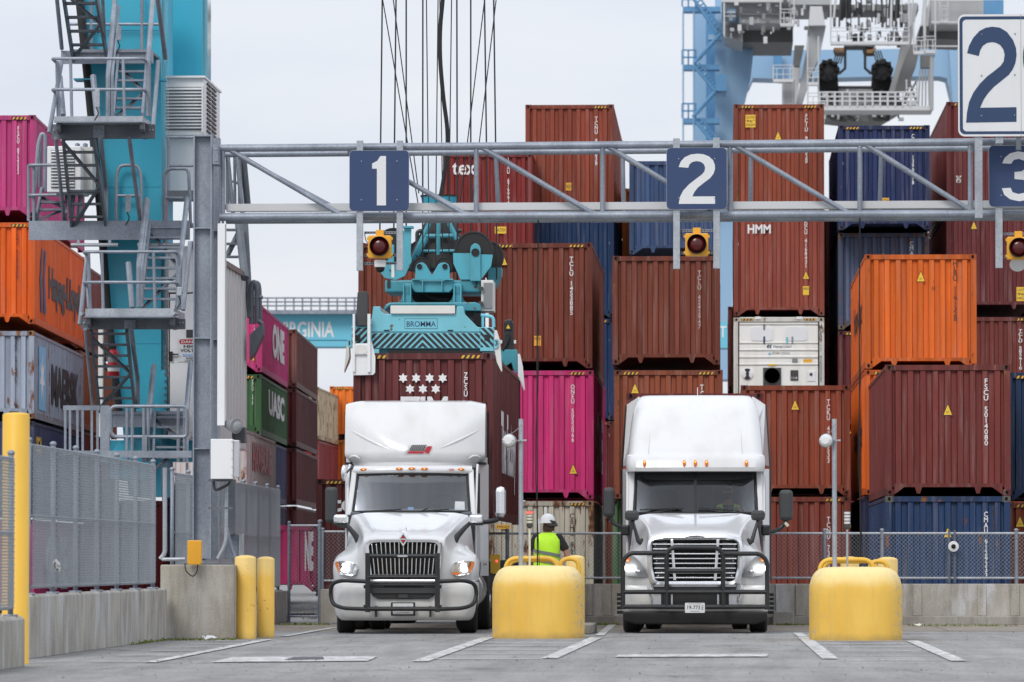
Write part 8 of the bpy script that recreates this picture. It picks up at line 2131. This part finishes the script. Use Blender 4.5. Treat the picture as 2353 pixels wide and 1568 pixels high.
# the driver of the second truck
DX = T2.location.x + .56; DY = T2Y + 3.25; DZ = 2.0
D = thing('person', 'bearded driver in dark sunglasses behind the steering wheel of the right truck', 'person', (DX, DY, DZ - .55))
hz_ = .55
ch = [[(V(0, .25, .12), .15), (V(0, .22, .42), .16), (V(0, .16, .66), .15), (V(0, .10, .78), .062), (V(0, .06, .84), .06)],
      [(V(0, .16, .66), .15), (V(-.20, .12, .64), .075), (V(-.27, -.12, .44), .05), (V(-.20, -.42, .60), .035)], [(V(0, .16, .66), .15), (V(.20, .12, .64), .075), (V(.27, -.12, .44), .05), (V(.20, -.42, .60), .035)],
      [(V(0, .25, .12), .15), (V(-.12, .0, .10), .09), (V(-.14, -.42, .10), .07), (V(-.14, -.45, -.2), .05)], [(V(0, .25, .12), .15), (V(.12, .0, .10), .09), (V(.14, -.42, .10), .07), (V(.14, -.45, -.2), .05)]]
ch += hand(V(-.20, -.42, .60), (.3, -.4, .6), -1) + hand(V(.20, -.42, .60), (-.3, -.4, .6), 1)
skinned('body', 'skin', D, ch)
b = MB(); b.ball((0, .02, .965), (.082, .10, .122), 20, 14); loc_b(b, 'head', 'skin', D, smooth=True)
b = MB(); b.tube([(0, -.07, .99), (0, -.10, .955)], [.012, .02], 8); loc_b(b, 'nose', 'skin', D, smooth=True)
for s in (-1, 1): b = MB(); b.ball((s * .083, .03, .965), (.014, .025, .035), 8, 6); loc_b(b, 'ear', 'skin', D, smooth=True)
b = MB(); b.ball((0, .045, 1.005), (.086, .098, .105), 16, 10); loc_b(b, 'hair', 'hair', D, smooth=True)
b = MB(); b.ball((0, -.015, .895), (.072, .078, .065), 14, 8); bd_ = loc_b(b, 'beard', 'hair', D, smooth=True)
b = MB(); b.ball((0, -.088, .905), (.028, .01, .008), 10, 6); loc_b(b, 'mouth', 'skin', D, smooth=True)
for s in (-1, 1): b = MB(); b.ball((s * .036, -.078, .99), (.031, .012, .024), 12, 8); loc_b(b, 'sunglasses', 'printblack', D, smooth=True)
b = MB(); b.box((-.075, -.085, 1.0), (.075, -.075, 1.008)); loc_b(b, 'sunglasses', 'printblack', D)
skinned('shirt', 'shirt', D, [[(V(0, .25, .12), .16), (V(0, .22, .42), .17), (V(0, .16, .66), .16), (V(0, .11, .755), .075)], [(V(0, .16, .66), .16), (V(-.20, .12, .64), .088), (V(-.25, -.02, .52), .075)], [(V(0, .16, .66), .16), (V(.20, .12, .64), .088), (V(.25, -.02, .52), .075)]])
for s in (-1, 1): b = MB(); b.plate([(s * .10, -.005, .74), (s * .20, .02, .72), (s * .19, -.06, .30), (s * .06, -.06, .30)], (0, -.01, 0)); loc_b(b, 'vest_panel', 'vest', D)

# ================================================================ litter and small growth
random.seed(5)
def litter(px, py, s, mat, label, name='litter'):
    p = ground(px, py); b = MB(); n = 7
    rows = [[(p.x + (i / 3 - .5) * s * 2 + random.uniform(-.2, .2) * s, p.y + (j / 3 - .5) * s * 1.2, .02 + random.random() * s * .7) for i in range(4)] for j in range(4)]
    b.grid(rows); o = b.build(name, mat, smooth=False); so = o.modifiers.new('thick', 'SOLIDIFY'); so.thickness = .004
    tag(o, label, 'litter')
litter(712, 1427, .14, 'signwhite', 'crumpled white paper by the chain link gate post'); litter(745, 1422, .10, 'signwhite', 'white plastic scrap beside the crumpled paper near the left truck wheel')
litter(738, 1416, .13, 'offwhite', 'pale crushed carton between the chain link gate posts'); litter(480, 1474, .10, 'signwhite', 'flat white scrap at the foot of the concrete footing'); litter(2110, 1457 - 15, .08, 'cream', 'small pale scrap at the kerb right of the right barrier')
q = at(126, 1300, 64.6)
b = MB(); b.ball((q.x + .03, q.y, q.z), (.035, .30, .05), 12, 9); b.v = [v + Vector((random.uniform(-.01, .01), random.uniform(-.06, .06), random.uniform(-.025, .025) - (v.y - q.y) * .12)) for v in b.v]; tag(b.build('plastic_bag', 'offwhite', smooth=True), 'white plastic bag caught low in the left mesh fence', 'bag')
def tufts(name, pts, n, label_):
    b = MB()
    for k in range(n):
        (x0, y0), (x1, y1) = random.choice(pts); t = random.random(); x = x0 + (x1 - x0) * t; y = y0 + (y1 - y0) * t + random.uniform(-.05, .05)
        h = random.uniform(.02, .07); a = random.uniform(0, 6.28); dx, dy = .02 * math.cos(a), .02 * math.sin(a)
        b.poly([(x - dx, y - dy, .005), (x + dx, y + dy, .005), (x + dx * 2 + random.uniform(-.03, .03), y, h)])
    kind(b.build(name, 'weed'), 'stuff')
G2 = lambda x, y: gp(x, y)
tufts('weeds', [(G2(1350, 1437), G2(1425, 1437)), (G2(1780, 1438), G2(1860, 1438)), (G2(2085, 1440), G2(2340, 1440)), (G2(1455, 1436), G2(1740, 1436)), (G2(640, 1437), G2(760, 1437))], 500, '')
tufts('weeds', [(G2(380, 1473), G2(540, 1472)), (G2(300, 1484), G2(380, 1473))], 120, '')
b = MB()
for k in range(700):
    px = random.uniform(60, 2353); py = random.choice([random.uniform(1440, 1475), random.uniform(1470, 1566)]); x, y = gp(px, py); s = random.uniform(.004, .014); a = random.uniform(0, 3)
    c, d = s * math.cos(a), s * math.sin(a); b.poly([(x - c, y - d, .013), (x + d, y - c, .013), (x + c, y + d, .013 + s), (x - d, y + c, .013 + s * .6)])
kind(b.build('grit', 'dark'), 'stuff')
